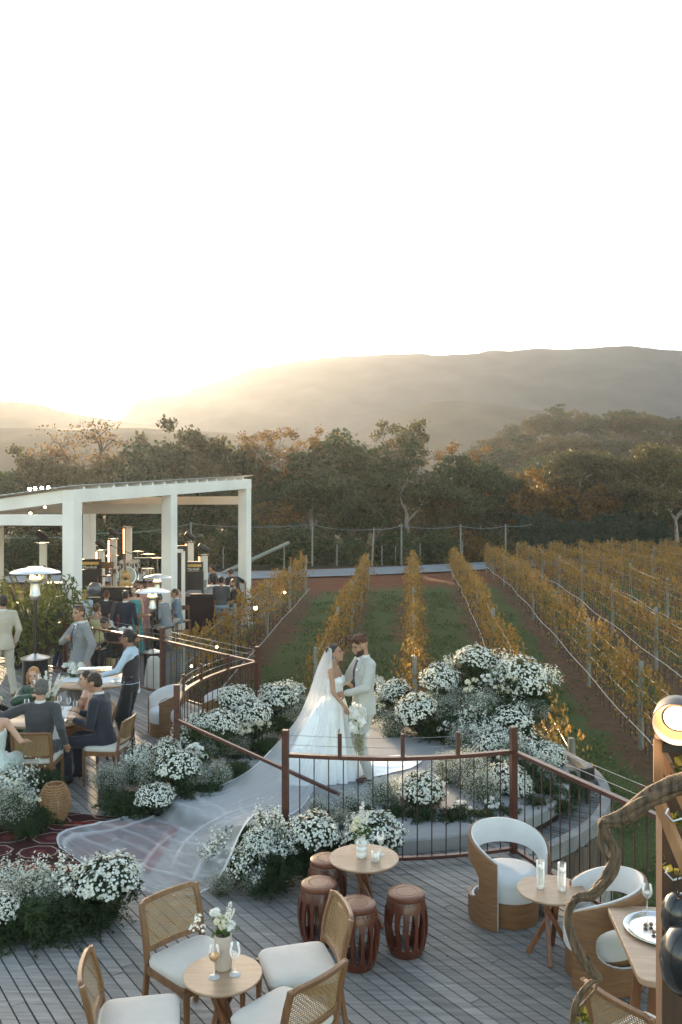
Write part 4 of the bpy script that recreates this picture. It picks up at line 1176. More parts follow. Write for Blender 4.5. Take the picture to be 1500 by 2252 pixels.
def unit_sphere(rg, n, zmin=-1):
    d = rg.normal(size=(n*3, 3)); d /= np.linalg.norm(d, axis=1, keepdims=True); d = d[d[:, 2] > zmin][:n]
    return d
def lumpy(d, seed, amp=.24):
    return np.array([1+amp*noise.noise(Vector((x*2.1+seed, y*2.1, z*2.1))) + amp*.6*noise.noise(Vector((x*5, y*5+seed, z*5))) for x, y, z in d])[:, None]
def mk_mum(seed, R_=.28, pot=True):
    rg = np.random.default_rng(seed)
    t = thing('chrysanthemum_bush', 'x', 'flowers')
    c = np.array([0, 0, .30])
    d = unit_sphere(rg, 1200, -.15); k = lumpy(d, seed)
    # heads sit in loose groups with dark gaps
    keep = np.array([noise.noise(Vector((x*6+seed, y*6, z*6))) > -.40+.35*(z < .1) for x, y, z in d]); d = d[keep]; k = k[keep]
    P = c+d*np.array([R_, R_, R_*.82])*k*(rg.uniform(.90, 1.03, (len(d), 1))+(rg.uniform(0, 1, (len(d), 1)) < .05)*rg.uniform(.04, .14, (len(d), 1)))
    n_ = d.copy(); n_[:, 2] += .35
    o = arr_mesh('blooms', *florets(rg, P, n_, .0132, 7), M_mum, t); tag(o, kind='stuff')
    P2 = P[::2]+n_[::2]/np.linalg.norm(n_[::2], axis=1, keepdims=True)*.003
    d = unit_sphere(rg, 1500, -.75); k = lumpy(d, seed)
    P = c+d*np.array([R_, R_, R_*.85])*k*rg.uniform(.55, .965, (len(d), 1))
    V, Fc = leaf_quads(rg, P, .05, .45, nrm=d+rg.normal(size=d.shape)*.6)
    arr_mesh('foliage', V, Fc, M_fol, t)
    if pot: MB().lathe([(.085, 0), (.10, .15), (.105, .155), (.105, .165)], n=24).build('pot', M_pot, t)
    return t
def mk_spray(seed):
    """loose upright sprays of small white asters"""
    rg = np.random.default_rng(seed); t = thing('aster_spray', 'x', 'flowers')
    E = []; P = []; Nn = []
    for i in range(46):
        a = rg.uniform(0, 2*PI); r = .25*math.sqrt(rg.uniform(0, 1)); h_ = rg.uniform(.30, .62)*(1-.5*(r/.25)**2*.6)
        tip = np.array([r*math.cos(a)*1.15, r*math.sin(a)*1.15, h_]); root = np.array([r*.3*math.cos(a), r*.3*math.sin(a), .05])
        E.append(tip)
        m_ = rg.integers(9, 18)
        s_ = rg.uniform(.55, 1.02, m_)[:, None]
        q = root+(tip-root)*s_+rg.normal(size=(m_, 3))*.022
        P.append(q); Nn.append(np.tile((tip-root)/np.linalg.norm(tip-root)+np.array([math.cos(a)*.5, math.sin(a)*.5, 0]), (m_, 1)))
    P = np.concatenate(P); Nn = np.concatenate(Nn)+rg.normal(size=P.shape)*.4
    tag(arr_mesh('blooms', *florets(rg, P, Nn, .0145, 6), M_mum, t), kind='stuff')
    arr_mesh('stems', *twigs(rg, np.array(E), (0, 0, .02)), M_stm, t)
    Q = P[rg.integers(0, len(P), 700)]*np.array([.85, .85, .8])+rg.normal(size=(700, 3))*.03
    arr_mesh('foliage', *leaf_quads(rg, Q, .045, .28), M_fol, t)
    return t
def mk_gyp(seed):
    """cloud of baby's breath: many pinpoint florets on hair-thin stems"""
    rg = np.random.default_rng(seed); t = thing('babys_breath', 'x', 'flowers'); c = np.array([0, 0, .26])
    d = unit_sphere(rg, 2400, -.7); k = lumpy(d, seed, .22)
    P = c+d*np.array([.25, .25, .21])*k*(rg.uniform(.35, 1.06, (len(d), 1))**.6)
    tag(arr_mesh('florets', *leaf_quads(rg, P, .0095, .95), M_gyp, t), kind='stuff')
    arr_mesh('stems', *twigs(rg, P[::6], (0, 0, .02), .0011), M_stm, t)
    Q = c+rg.normal(size=(420, 3))*np.array([.09, .09, .09])-np.array([0, 0, .04])
    arr_mesh('foliage', *leaf_quads(rg, Q, .05, .2), M_fern, t)
    return t
def mk_fern(seed):
    """arching feathery fronds of asparagus fern"""
    rg = np.random.default_rng(seed); t = thing('fern_greenery', 'x', 'greenery'); Ps = []; E = []
    for i in range(100):
        a = rg.uniform(0, 2*PI); L = rg.uniform(.22, .46); el = rg.uniform(.1, 1.45); n = 24
        d0 = np.array([math.cos(a), math.sin(a), 0]); pts = []
        for j in range(n):
            s_ = j/n*L; pts.append(d0*s_*math.cos(el)+np.array([0, 0, .06+s_*math.sin(el)-1.1*s_*s_*1.1]))
        pts = np.array(pts); pts[:, 2] = np.maximum(pts[:, 2], .012); E.append(pts[-1])
        w = (.06*np.sin(PI*np.linspace(.15, 1, n)))[:, None]
        for rep in range(3):
            Ps.append(pts+rg.normal(size=pts.shape)*w*.55)
    P = np.concatenate(Ps)
    arr_mesh('fronds', *leaf_quads(rg, P, .046, .2), M_fern, t)
    arr_mesh('stems', *twigs(rg, np.array(E), (0, 0, .03), .0016, .02), M_stm, t)
    return t
def mk_rose(seed, n_heads=5, cream=True, ballr=.045):
    rg = np.random.default_rng(seed); t = thing('rose_cluster' if cream else 'white_ball_blooms', 'x', 'flowers')
    heads = []; E = []
    for i in range(n_heads):
        a = 2*PI*i/n_heads+rg.uniform(-.3, .3); r = rg.uniform(.03, .15) if i else .0
        c = np.array([r*math.cos(a), r*math.sin(a)*.8, .22+rg.uniform(-.08, .08)]); E.append(c)
        parts = []
        petal_ball(parts, c, ballr*rg.uniform(.85, 1.1), rg, 46)
        V, Fc = join_arr(parts); arr_mesh('bloom', V, Fc, M_petc if cream else M_petal, t)
    arr_mesh('stems', *twigs(rg, np.array(E), (0, 0, .02), .003, .02), M_stm, t)
    Q = np.array(E)[rg.integers(0, n_heads, 160)]+rg.normal(size=(160, 3))*np.array([.05, .05, .05])-np.array([0, 0, .05])
    arr_mesh('foliage', *leaf_quads(rg, Q, .05, .45), M_fol, t)
    return t
PR_ = {'mum': [mk_mum(i) for i in (1, 2, 3)], 'spray': [mk_spray(i) for i in (4, 5, 6)], 'gyp': [mk_gyp(i) for i in (7, 8)], 'fern': [mk_fern(i) for i in (9, 10)],
       'rose': [mk_rose(11, 4), mk_rose(12, 6)], 'ball': [mk_rose(13, 11, False, .036), mk_rose(14, 8, False, .04)]}
CZ = {'mum': (.31, .27), 'spray': (.38, .27), 'gyp': (.27, .25), 'fern': (.16, .30), 'rose': (.22, .16), 'ball': (.22, .17)}   # centre height, radius
NM = {'mum': 'white daisy-like chrysanthemum dome', 'spray': 'loose upright spray of small white asters', 'gyp': "misty cloud of baby's breath", 'fern': 'feathery dark green fern', 'rose': 'cream roses', 'ball': 'round white pompon blooms'}
GR = {'mum': 'white chrysanthemum domes', 'spray': 'sprays of small white asters', 'gyp': "clouds of baby's breath", 'fern': 'feathery green ferns among the flowers', 'rose': 'clusters of cream roses', 'ball': 'clusters of round white blooms'}
CNT = {}; frng = random.Random(77)
def fl(kind, px, py, r, Y, where, zmin=0.0):
    """bush centred on the view point (px, py) at distance Y, r in photo pixels"""
    cz, cr = CZ[kind]; p = atY(px, py, Y); s = (r*Y/F)/cr
    i = CNT.get(kind, 0); CNT[kind] = i+1
    z = p.z-cz*s
    if z < zmin: 
        z = zmin
    sz = s*frng.uniform(.95, 1.05)
    o_ = place(PR_[kind][i % len(PR_[kind])], (p.x, p.y, z), frng.uniform(0, 6.28), NM[kind]+' '+where, s=(s*frng.uniform(.9, 1.12), s*frng.uniform(.9, 1.12), sz), group=GR[kind])
    if z > zmin+.15: o_.rotation_euler.x = frng.uniform(-.15, .4); o_.rotation_euler.y = frng.uniform(-.3, .3)
A = 'at the front left corner'
fl('mum', 237, 1950, 68, 6.95, 'with its black pot showing, biggest at the lower left')
fl('spray', 170, 1935, 62, 7.0, 'rising left of the big lower left dome'); fl('spray', 112, 1915, 60, 7.15, 'tallest over the red rug at lower left')
fl('gyp', 62, 1965, 64, 6.95, 'spreading below the red rug'); fl('mum', -8, 2035, 50, 6.6, 'cut by the left edge near the bottom')
fl('spray', 20, 1905, 40, 7.3, 'faint at the left edge under the rug')
fl('fern', 150, 2045, 88, 6.75, 'drooping under the lower left dome'); fl('fern', 70, 2060, 85, 6.65, 'trailing on the boards at lower left'); fl('fern', 15, 2080, 70, 6.6, 'at the left edge of the deck near the bottom'); fl('fern', 225, 2020, 60, 6.9, 'round the pot of the lower left dome'); fl('fern', 110, 1990, 80, 6.9, 'filling behind the lower left sprays')
fl('spray', 35, 1705, 55, 9.3, 'before the blonde guest at the left edge'); fl('spray', 5, 1740, 50, 9.2, 'cut by the left edge beside the wicker lantern'); fl('rose', 66, 1762, 26, 9.0, 'just left of the wicker lantern'); fl('rose', 30, 1730, 22, 9.15, 'in pale green leaves at the left edge')
fl('gyp', 30, 1800, 55, 8.9, 'mounded on the rug end at the left edge'); fl('gyp', -10, 1790, 50, 8.95, 'cut by the left edge above the rug'); fl('fern', 85, 1790, 48, 8.95, 'behind the wicker lantern'); fl('fern', 100, 1710, 42, 9.5, 'under the cane chair above the wicker lantern'); fl('fern', 60, 1835, 40, 8.7, 'spilling on the rug left of the wicker lantern'); fl('fern', 20, 1760, 60, 9.1, 'filling the left edge mound')
# left of the opening
fl('gyp', 238, 1712, 42, 9.9, 'left end of the mound by the navy suited diner'); fl('spray', 300, 1655, 42, 10.2, 'beside the waiter feet'); fl('mum', 310, 1655, 30, 10.3, 'small and dense by the waiter feet')
fl('ball', 425, 1660, 46, 9.95, 'at the foot of the left railing post'); fl('mum', 392, 1690, 48, 9.7, 'bright below the left railing post'); fl('mum', 360, 1650, 34, 10.1, 'half hidden left of the post foot')
fl('gyp', 340, 1705, 40, 9.75, 'greyish in the middle of the left mound'); fl('gyp', 475, 1700, 40, 9.85, 'right of the left post beside the veil'); fl('gyp', 455, 1650, 34, 10.3, 'under the slanting bar')
fl('mum', 342, 1757, 38, 9.25, 'low and small touching the veil edge'); fl('fern', 262, 1765, 52, 9.4, 'dark at the left foot of the mound'); fl('fern', 310, 1770, 48, 9.35, 'under the little dome at the veil edge'); fl('fern', 400, 1745, 52, 9.5, 'along the veil left of the couple'); fl('fern', 460, 1740, 50, 9.65, 'dark between the veil and the post'); fl('fern', 520, 1690, 42, 10.1, 'under the bar close to the veil'); fl('fern', 440, 1620, 60, 10.5, 'behind the left railing post')
fl('spray', 400, 1612, 42, 10.5, 'in front of the white tub chair'); fl('mum', 478, 1592, 42, 10.9, 'behind the left post before the tub chairs'); fl('mum', 440, 1600, 36, 10.8, 'left one behind the slanting bar')
fl('mum', 505, 1543, 42, 11.8, 'highest before the right tub chair'); fl('mum', 562, 1568, 44, 11.6, 'above the cream roses left of the veil'); fl('rose', 548, 1610, 34, 11.2, 'left of the veil under a white dome'); fl('rose', 575, 1600, 26, 11.3, 'nearest the veil on its left')
fl('fern', 590, 1640, 44, 11.2, 'between the cream roses and the veil'); fl('fern', 520, 1630, 52, 11.2, 'under the cream roses'); fl('fern', 520, 1585, 50, 11.8, 'behind the left domes'); fl('fern', 610, 1590, 44, 12.0, 'dark behind the veil')
fl('mum', 608, 1535, 42, 12.5, 'by the tall back post'); fl('spray', 636, 1512, 24, 12.7, 'a tall tip left of the veil'); fl('mum', 658, 1520, 22, 12.9, 'small against the veil'); fl('gyp', 640, 1572, 36, 12.4, 'soft grey left of the veil'); fl('gyp', 660, 1545, 26, 12.6, 'peeping behind the veil'); fl('gyp', 520, 1640, 30, 11.0, 'thin below the cream roses')
# behind the groom
fl('spray', 838, 1522, 32, 12.6, 'right behind the groom back'); fl('mum', 880, 1520, 34, 12.8, 'between the groom and the big mound'); fl('rose', 838, 1560, 20, 12.4, 'touching the groom trousers'); fl('rose', 868, 1548, 18, 12.5, 'single pale one right of the groom')
fl('gyp', 862, 1592, 40, 12.1, 'round and low behind the groom'); fl('fern', 895, 1575, 40, 12.4, 'dark between groom and mound'); fl('fern', 850, 1560, 36, 12.8, 'dark behind the groom'); fl('mum', 828, 1500, 16, 13.1, 'tiny behind the groom shoulder')
# big mound
for px, py, r, Y, w_ in ((1000, 1560, 62, 12.4, 'in the left flank of the big mound'), (1070, 1520, 70, 12.6, 'at the heart of the big mound'), (1130, 1530, 62, 12.6, 'in the right flank of the big mound'), (1170, 1515, 44, 12.4, 'hanging out at the right of the big mound'), (1060, 1600, 62, 12.0, 'low in the big mound'), (1120, 1590, 56, 12.0, 'low right in the big mound'), (1000, 1510, 48, 12.8, 'high left in the big mound'), (950, 1600, 50, 12.0, 'at the left foot of the big mound'), (1010, 1630, 50, 11.7, 'at the front foot of the big mound'), (1090, 1460, 48, 12.9, 'at the crest of the big mound'), (935, 1545, 40, 12.6, 'between the mound and the groom side'), (1150, 1630, 60, 11.4, 'behind the right railing post')):
    fl('fern', px, py, r, Y, w_)
for k, px, py, r, Y, w_ in (('mum', 1042, 1458, 44, 12.7, 'crowning the big mound'), ('mum', 968, 1492, 42, 12.5, 'upper left of the big mound'), ('mum', 1146, 1482, 50, 12.2, 'upper right of the big mound'), ('spray', 1098, 1452, 34, 12.7, 'at the top right of the crest'), ('mum', 926, 1556, 40, 12.0, 'at the left foot of the mound'),
    ('gyp', 986, 1560, 42, 12.0, 'centre left of the big mound'), ('ball', 985, 1600, 32, 11.7, 'low left of the big mound'), ('spray', 1045, 1580, 44, 11.6, 'centre of the big mound'), ('gyp', 1022, 1628, 42, 11.3, 'at the front foot of the big mound'), ('mum', 1138, 1588, 46, 11.5, 'right above the railing post'),
    ('rose', 1036, 1510, 26, 12.0, 'in the middle of the big mound'), ('rose', 1096, 1520, 24, 11.9, 'right of the middle of the big mound'), ('rose', 1134, 1496, 20, 11.8, 'on the upper right dome'), ('spray', 1132, 1542, 36, 11.9, 'under the upper right dome'), ('ball', 1068, 1494, 28, 12.1, 'below the crest of the mound'), ('ball', 975, 1506, 26, 12.2, 'on the upper left dome'), ('spray', 1200, 1480, 26, 12.2, 'sticking out to the right of the mound'), ('gyp', 1010, 1470, 30, 12.9, 'at the upper left of the crest'), ('spray', 1000, 1455, 22, 12.9, 'thin at the left of the crest'),
    ('spray', 1160, 1640, 46, 10.9, 'right behind the railing post'), ('mum', 1205, 1668, 38, 10.7, 'right of the railing post'), ('mum', 1085, 1640, 40, 11.0, 'left of the railing post'), ('spray', 1062, 1635, 36, 11.1, 'left of the railing post top'), ('rose', 1110, 1665, 26, 10.6, 'beside the railing post')):
    fl(k, px, py, r, Y, w_)
for px, py, r, Y, w_ in ((1245, 1715, 44, 10.2, 'over the far right of the platform edge'), (1225, 1775, 40, 9.4, 'hanging low over the drain slats'), (1265, 1740, 34, 10.0, 'at the rightmost platform edge')): fl('fern', px, py, r, Y, w_)
for k, px, py, r, Y, w_ in (('gyp', 1075, 1545, 40, 11.7, 'in the heart of the big mound'), ('gyp', 1105, 1490, 34, 12.2, 'between the two upper domes'), ('gyp', 1005, 1530, 34, 12.1, 'between the left domes of the mound'), ('spray', 1060, 1540, 36, 11.8, 'leaning out of the mound centre'), ('gyp', 1100, 1600, 40, 11.4, 'low right of centre in the mound'), ('spray', 1020, 1585, 34, 11.6, 'low left of centre in the mound'), ('gyp', 960, 1540, 30, 12.2, 'on the left flank of the mound'), ('gyp', 1175, 1560, 30, 11.8, 'on the right flank of the mound'), ('spray', 1075, 1610, 34, 11.2, 'above the railing right of centre'), ('gyp', 1130, 1650, 40, 10.7, 'just behind the right post'), ('gyp', 1200, 1700, 38, 10.3, 'right of the right post'), ('spray', 1185, 1690, 30, 10.4, 'thin sprig right of the right post'),
    ('fern', 1060, 1560, 58, 11.9, 'at the front of the mound centre'), ('fern', 1110, 1560, 54, 11.7, 'at the front right of the mound'), ('fern', 1000, 1590, 50, 11.8, 'at the front left of the mound'), ('fern', 1180, 1540, 46, 12.0, 'draping at the mound right'), ('fern', 970, 1530, 40, 12.4, 'behind the left flank'), ('fern', 1060, 1480, 44, 12.6, 'under the crest'), ('gyp', 425, 1700, 36, 9.7, 'at the front of the left mound'), ('gyp', 290, 1690, 34, 10.0, 'left of centre in the left mound'), ('fern', 350, 1690, 52, 10.0, 'inside the left mound'), ('gyp', 610, 1830, 34, 7.75, 'left of the large dome'), ('gyp', 745, 1800, 32, 8.0, 'above the gap between the large domes'), ('spray', 630, 1850, 36, 7.6, 'right under the stout post'), ('gyp', 120, 1975, 44, 6.85, 'in front of the lower left sprays'), ('spray', 85, 1960, 46, 6.95, 'low before the red rug')):
    fl(k, px, py, r, Y, w_)
fl('mum', 1115, 1715, 46, 9.7, 'behind the balusters left of the right post'); fl('mum', 1140, 1740, 34, 9.6, 'right of the post foot in a black pot'); fl('gyp', 1030, 1690, 55, 9.8, 'behind the middle balusters'); fl('gyp', 985, 1680, 42, 10.0, 'on the platform behind the railing'); fl('gyp', 1060, 1740, 50, 9.4, 'low behind the balusters')
fl('mum', 928, 1745, 54, 9.2, 'standing low behind the middle of the curved railing'); fl('ball', 1012, 1778, 30, 9.0, 'low behind the curved railing'); fl('ball', 1080, 1768, 28, 9.1, 'near the foot of the right post')
fl('gyp', 842, 1740, 46, 9.3, 'before the groom shoes'); fl('gyp', 770, 1778, 42, 9.0, 'below the bride hem'); fl('gyp', 700, 1785, 36, 8.95, 'left of the first balusters'); fl('spray', 880, 1720, 30, 9.5, 'thin right of the groom shoes')
for px, py, r, Y, w_ in ((930, 1800, 58, 8.85, 'dark under the middle dome'), (870, 1790, 50, 8.95, 'under the table top flowers'), (1000, 1800, 55, 8.85, 'on the platform edge'), (1065, 1800, 50, 8.9, 'at the platform edge left of the post'), (1120, 1790, 44, 9.0, 'at the foot of the right post'), (800, 1790, 48, 8.9, 'behind the left balusters'), (735, 1800, 44, 8.85, 'behind the first balusters'), (1205, 1740, 58, 9.7, 'bright green at the right of the platform'), (1180, 1770, 48, 9.3, 'spilling over the right platform edge'), (1240, 1760, 38, 10.0, 'hanging toward the drain slats'), (1160, 1700, 52, 10.2, 'behind the right post'), (1100, 1690, 50, 10.3, 'between the domes left of the post')):
    fl('fern', px, py, r, Y, w_)
# front centre on the deck
fl('mum', 688, 1832, 60, 7.75, 'large in front of the left stout post'); fl('mum', 818, 1842, 60, 7.75, 'large right behind the ribbed vase'); fl('spray', 600, 1795, 52, 7.9, 'beside the left stout post'); fl('mum', 565, 1850, 38, 7.65, 'low where the veil ends'); fl('spray', 540, 1905, 52, 7.45, 'facing the camera under the veil end'); fl('spray', 560, 1865, 44, 7.6, 'between veil and the large dome')
fl('ball', 590, 1860, 32, 7.6, 'on the dark green right of the veil'); fl('spray', 485, 1865, 48, 7.75, 'seen through the veil'); fl('gyp', 485, 1955, 30, 7.35, 'on the boards at the veil corner'); fl('gyp', 560, 1950, 34, 7.35, 'at the foot of the front flowers')
for px, py, r, Y, w_ in ((620, 1900, 62, 7.5, 'at the left foot of the large dome'), (560, 1900, 58, 7.5, 'behind the front sprays'), (680, 1900, 55, 7.6, 'under the large dome by the stools'), (515, 1880, 52, 7.7, 'half under the veil'), (640, 1830, 50, 7.9, 'round the stout post foot'), (750, 1860, 48, 7.85, 'between the two large domes'), (600, 1940, 44, 7.3, 'trailing on the boards by the drum stools'), (530, 1830, 46, 8.0, 'under the veil slope')):
    fl('fern', px, py, r, Y, w_)

# ---------------------------------------------------------------- cable, floodlight
fd = thing('floodlight', 'small black floodlight beyond the right railing', 'floodlight', atY(1292, 1712, 9.2))
MB().box((0, 0, .05), (.16, .06, .14), .5).build('lamp_housing', M_black, fd, smooth=False, bevel=.008)
MB().box((0, 0, -.12), (.03, .03, .3), .5).build('bracket', M_black, fd, smooth=False)
MB().box((.012, -.035, .05), (.13, .01, .11), .5).build('glass_front', M_black, fd, smooth=False)
# ---------------------------------------------------------------- vines
M_vine = leafmat('autumn_vine_leaves', [(.075, .090, .024), (.15, .125, .034), (.29, .175, .045), (.36, .205, .05), (.22, .11, .034), (.44, .29, .09)], trans=.45, objvar=.2, big=1.4)
M_vtr = mat('vine_wood', (.07, .05, .04), .9, .3, 20)
M_post = woodmat('grey_treated_post', (.26, .26, .22), (.17, .17, .14), .85, 3, (10, 10, 1), .3)
M_hose = mat('white_drip_hose', (.52, .50, .46), .6)
VD = Vector((.083, 1)).normalized()
def vine(seed):
    rg = np.random.default_rng(seed); t = thing('grapevine', 'x', 'vine')
    mb = MB()
    for k in range(3):
        y0 = -.5+.5*k+rg.uniform(-.1, .1); x0 = rg.uniform(-.04, .04)
        mb.tube([(x0, y0, -.15), (x0+rg.uniform(-.03, .03), y0+rg.uniform(-.04, .04), .35), (rg.uniform(-.03, .03), y0+rg.uniform(-.06, .06), .8)], [.02, .016, .013], 5)
        for q in range(4):
            a = rg.uniform(-.25, .25); mb.tube([(0, y0, .75), (a*.5, y0+rg.uniform(-.2, .2), 1.2), (a, y0+rg.uniform(-.3, .3), 1.7)], [.008, .006, .003], 4)
    mb.build('trunk', M_vtr, t)
    n = 560; u = rg.uniform(-.86, .86, n)
    z = .72+1.10*rg.beta(1.5, 1.2, n)
    wid = .12+.16*np.sin(np.clip((z-.5)/1.4, 0, 1)*PI)
    x = rg.normal(size=n)*wid*.85
    P = np.stack([x, u, z], 1)
    keep = np.array([noise.noise(Vector((a*2.2+seed*7, b*2.2, c*2.0))) > -.10 for a, b, c in P]); P = P[keep]
    # a few shoots standing out of the top
    T = []
    for k in range(5):
        y0 = rg.uniform(-.8, .8); x0 = rg.uniform(-.15, .15); L = rg.uniform(.1, .3)
        for j in range(7): T.append((x0+rg.normal()*.03, y0+rg.normal()*.04, 1.75+L*j/6))
    for k in range(26): T.append((rg.normal()*.12, rg.uniform(-.8, .8), rg.uniform(.1, .7)))
    P = np.concatenate([P, np.array(T)])
    nr = rg.normal(size=P.shape); nr[:, 0] *= 1.3; nr[:, 2] *= .5
    arr_mesh('leaves', *leaf_quads(rg, P, .088, .85, nrm=nr), M_vine, t)
    return t
VV = [vine(i) for i in range(21, 27)]
POST = thing('vineyard_post', 'x', 'post'); MB().lathe([(.052, -.3), (.055, .4), (.05, 1.82), (.045, 1.835)], n=10).build('shaft', M_post, POST); 
for k, z in enumerate((.75, 1.15, 1.5)): MB().lathe([(.056, z), (.056, z+.012)], n=10).build('wire_tie', M_wire, POST)
ROWS = [(-4.9, 18.2, 39.5, 'first row by the terrace'), (-2.15, 19, 42, 'row behind the bride'), (.06, 18, 44.5, 'end-on row behind the groom'),
        (2.35, 12.5, 48.5, 'row above the flower mound'), (4.75, 7.2, 54, 'row right of the mound'), (7.1, 8.5, 57, 'row reaching the foreground lamp'),
        (9.5, 21, 58, 'second row past the lamp'), (11.9, 30, 60, 'far row at the right'), (14.3, 38, 62, 'distant row at right edge'), (16.7, 45, 63, 'most distant right row'), (19.1, 52, 64, 'last short right row')]
vr = random.Random(9); vi = 0; pi_ = 0
for ri, (x0, ya, yb, lab) in enumerate(ROWS):
    y = ya+.7; rz = math.atan2(VD.y, VD.x)-PI/2
    while y < yb:
        x = x0+.083*y
        if x/y < .44:
            thin = .75
            place(VV[vi % 6], (x+vr.uniform(-.05, .05), y, ground(x, y)), rz+(PI if vr.random() < .5 else 0), 'golden leaved grapevine '+('at the near end', 'in the nearer half', 'in the farther half', 'at the far end')[min(3, int(4*(y-ya)/(yb-ya)))]+' of the '+lab, s=(thin*vr.uniform(.85, 1.15), 1, vr.uniform(.88, 1.06)), group='grapevines of the '+lab); vi += 1
        y += 1.5
    np_ = max(2, int((yb-ya)/5.2)); 
    for k in range(np_+1):
        y = ya+(yb-ya)*k/np_; x = x0+.083*y
        if x/y > .43: continue
        place(POST, (x, y, ground(x, y)), vr.uniform(0, 3), ('wooden end post of the ' if k in (0, np_) else 'wooden post in the ')+lab, group='posts of the '+lab)
    mb = MB()
    for z in (.85, 1.25, 1.62):
        mb.tube([(x0+.083*y, y, ground(x0+.083*y, y)+z) for y in np.linspace(ya, yb, 14)], .004, 4)
    tag(mb.build('trellis_wires', M_wire), 'steel wires of the '+lab, 'wire', 'trellis wires')
    if ri in (1, 3, 4, 5, 6, 7):
        pts = []
        for q, y in enumerate(np.linspace(ya+(4 if ri == 3 else 0), yb, 40)):
            x = x0+.083*y-.08; pts.append((x+.02*math.sin(q*.9), y, ground(x, y)+.42+.035*math.sin(q*1.3+ri)))
        tag(MB().tube(pts, .010, 6).build('drip_hose', M_hose), 'white drip hose of the '+lab, 'hose', 'white drip hoses in the vineyard')
# lit bulbs in the first row
for px, py, Y, r, lab in ((562, 1337, 24, .05, 'brightest warm bulb on a post in the first vine row'), (626, 1303, 31, .04, 'warm bulb in the leaves near the far end of the first row'), (477, 1423, 17.6, .022, 'tiny warm bulb low behind the back railing'), (421, 1465, 16.6, .022, 'tiny warm bulb behind the tub chairs'), (40, 1322, 18.5, .045, 'warm bulb in the willow bush at the left')):
    bulb(atY(px, py, Y), r, lab)
tag(MB().tube([(-4.9+.083*y+.35, y, ground(-4.9+.083*y+.35, y)+.55+.02*math.sin(y*.9)) for y in np.linspace(16, 38, 30)], .008, 5).build('hose_cable', M_hose), 'pale cable slung along the first vine row', 'cable')
# grass tufts in the lanes
M_gr = leafmat('lane_grass', [(.045, .075, .026), (.085, .13, .045), (.13, .17, .065), (.18, .17, .09)], trans=.3)
rg = np.random.default_rng(31); n = 60000
Y_ = 11+30*rg.uniform(0, 1, n)**1.2; U = rg.uniform(-5.2, 12, n); ph = ((U-.03)/2.38+100) % 1
k = (np.abs(ph-.5) < .27-.10*(U > 4)+.1*rg.normal(size=n)) 
Y_ = Y_[k]; U = U[k]; X_ = U+.083*Y_
k = (X_/Y_ < .42) & (np.hypot(X_-.25, Y_-10.8) > 3.2); X_ = X_[k]; Y_ = Y_[k]
k = np.array([noise.noise(Vector((a*.8, b*.8, 5)))+.5*noise.noise(Vector((a*3, b*3, 5))) > -.08 for a, b in zip(X_, Y_)]); X_ = X_[k]; Y_ = Y_[k]
Z_ = np.array([ground(a, b) for a, b in zip(X_, Y_)])
P = np.stack([X_, Y_, Z_+.05], 1); nr = rg.normal(size=P.shape); nr[:, 2] *= .25
V, Fc = leaf_quads(rg, P, .11, .35, nrm=nr); tag(arr_mesh('grass', V, Fc, M_gr), 'green and yellowing grass growing in the vineyard lanes', 'grass', kind='stuff')

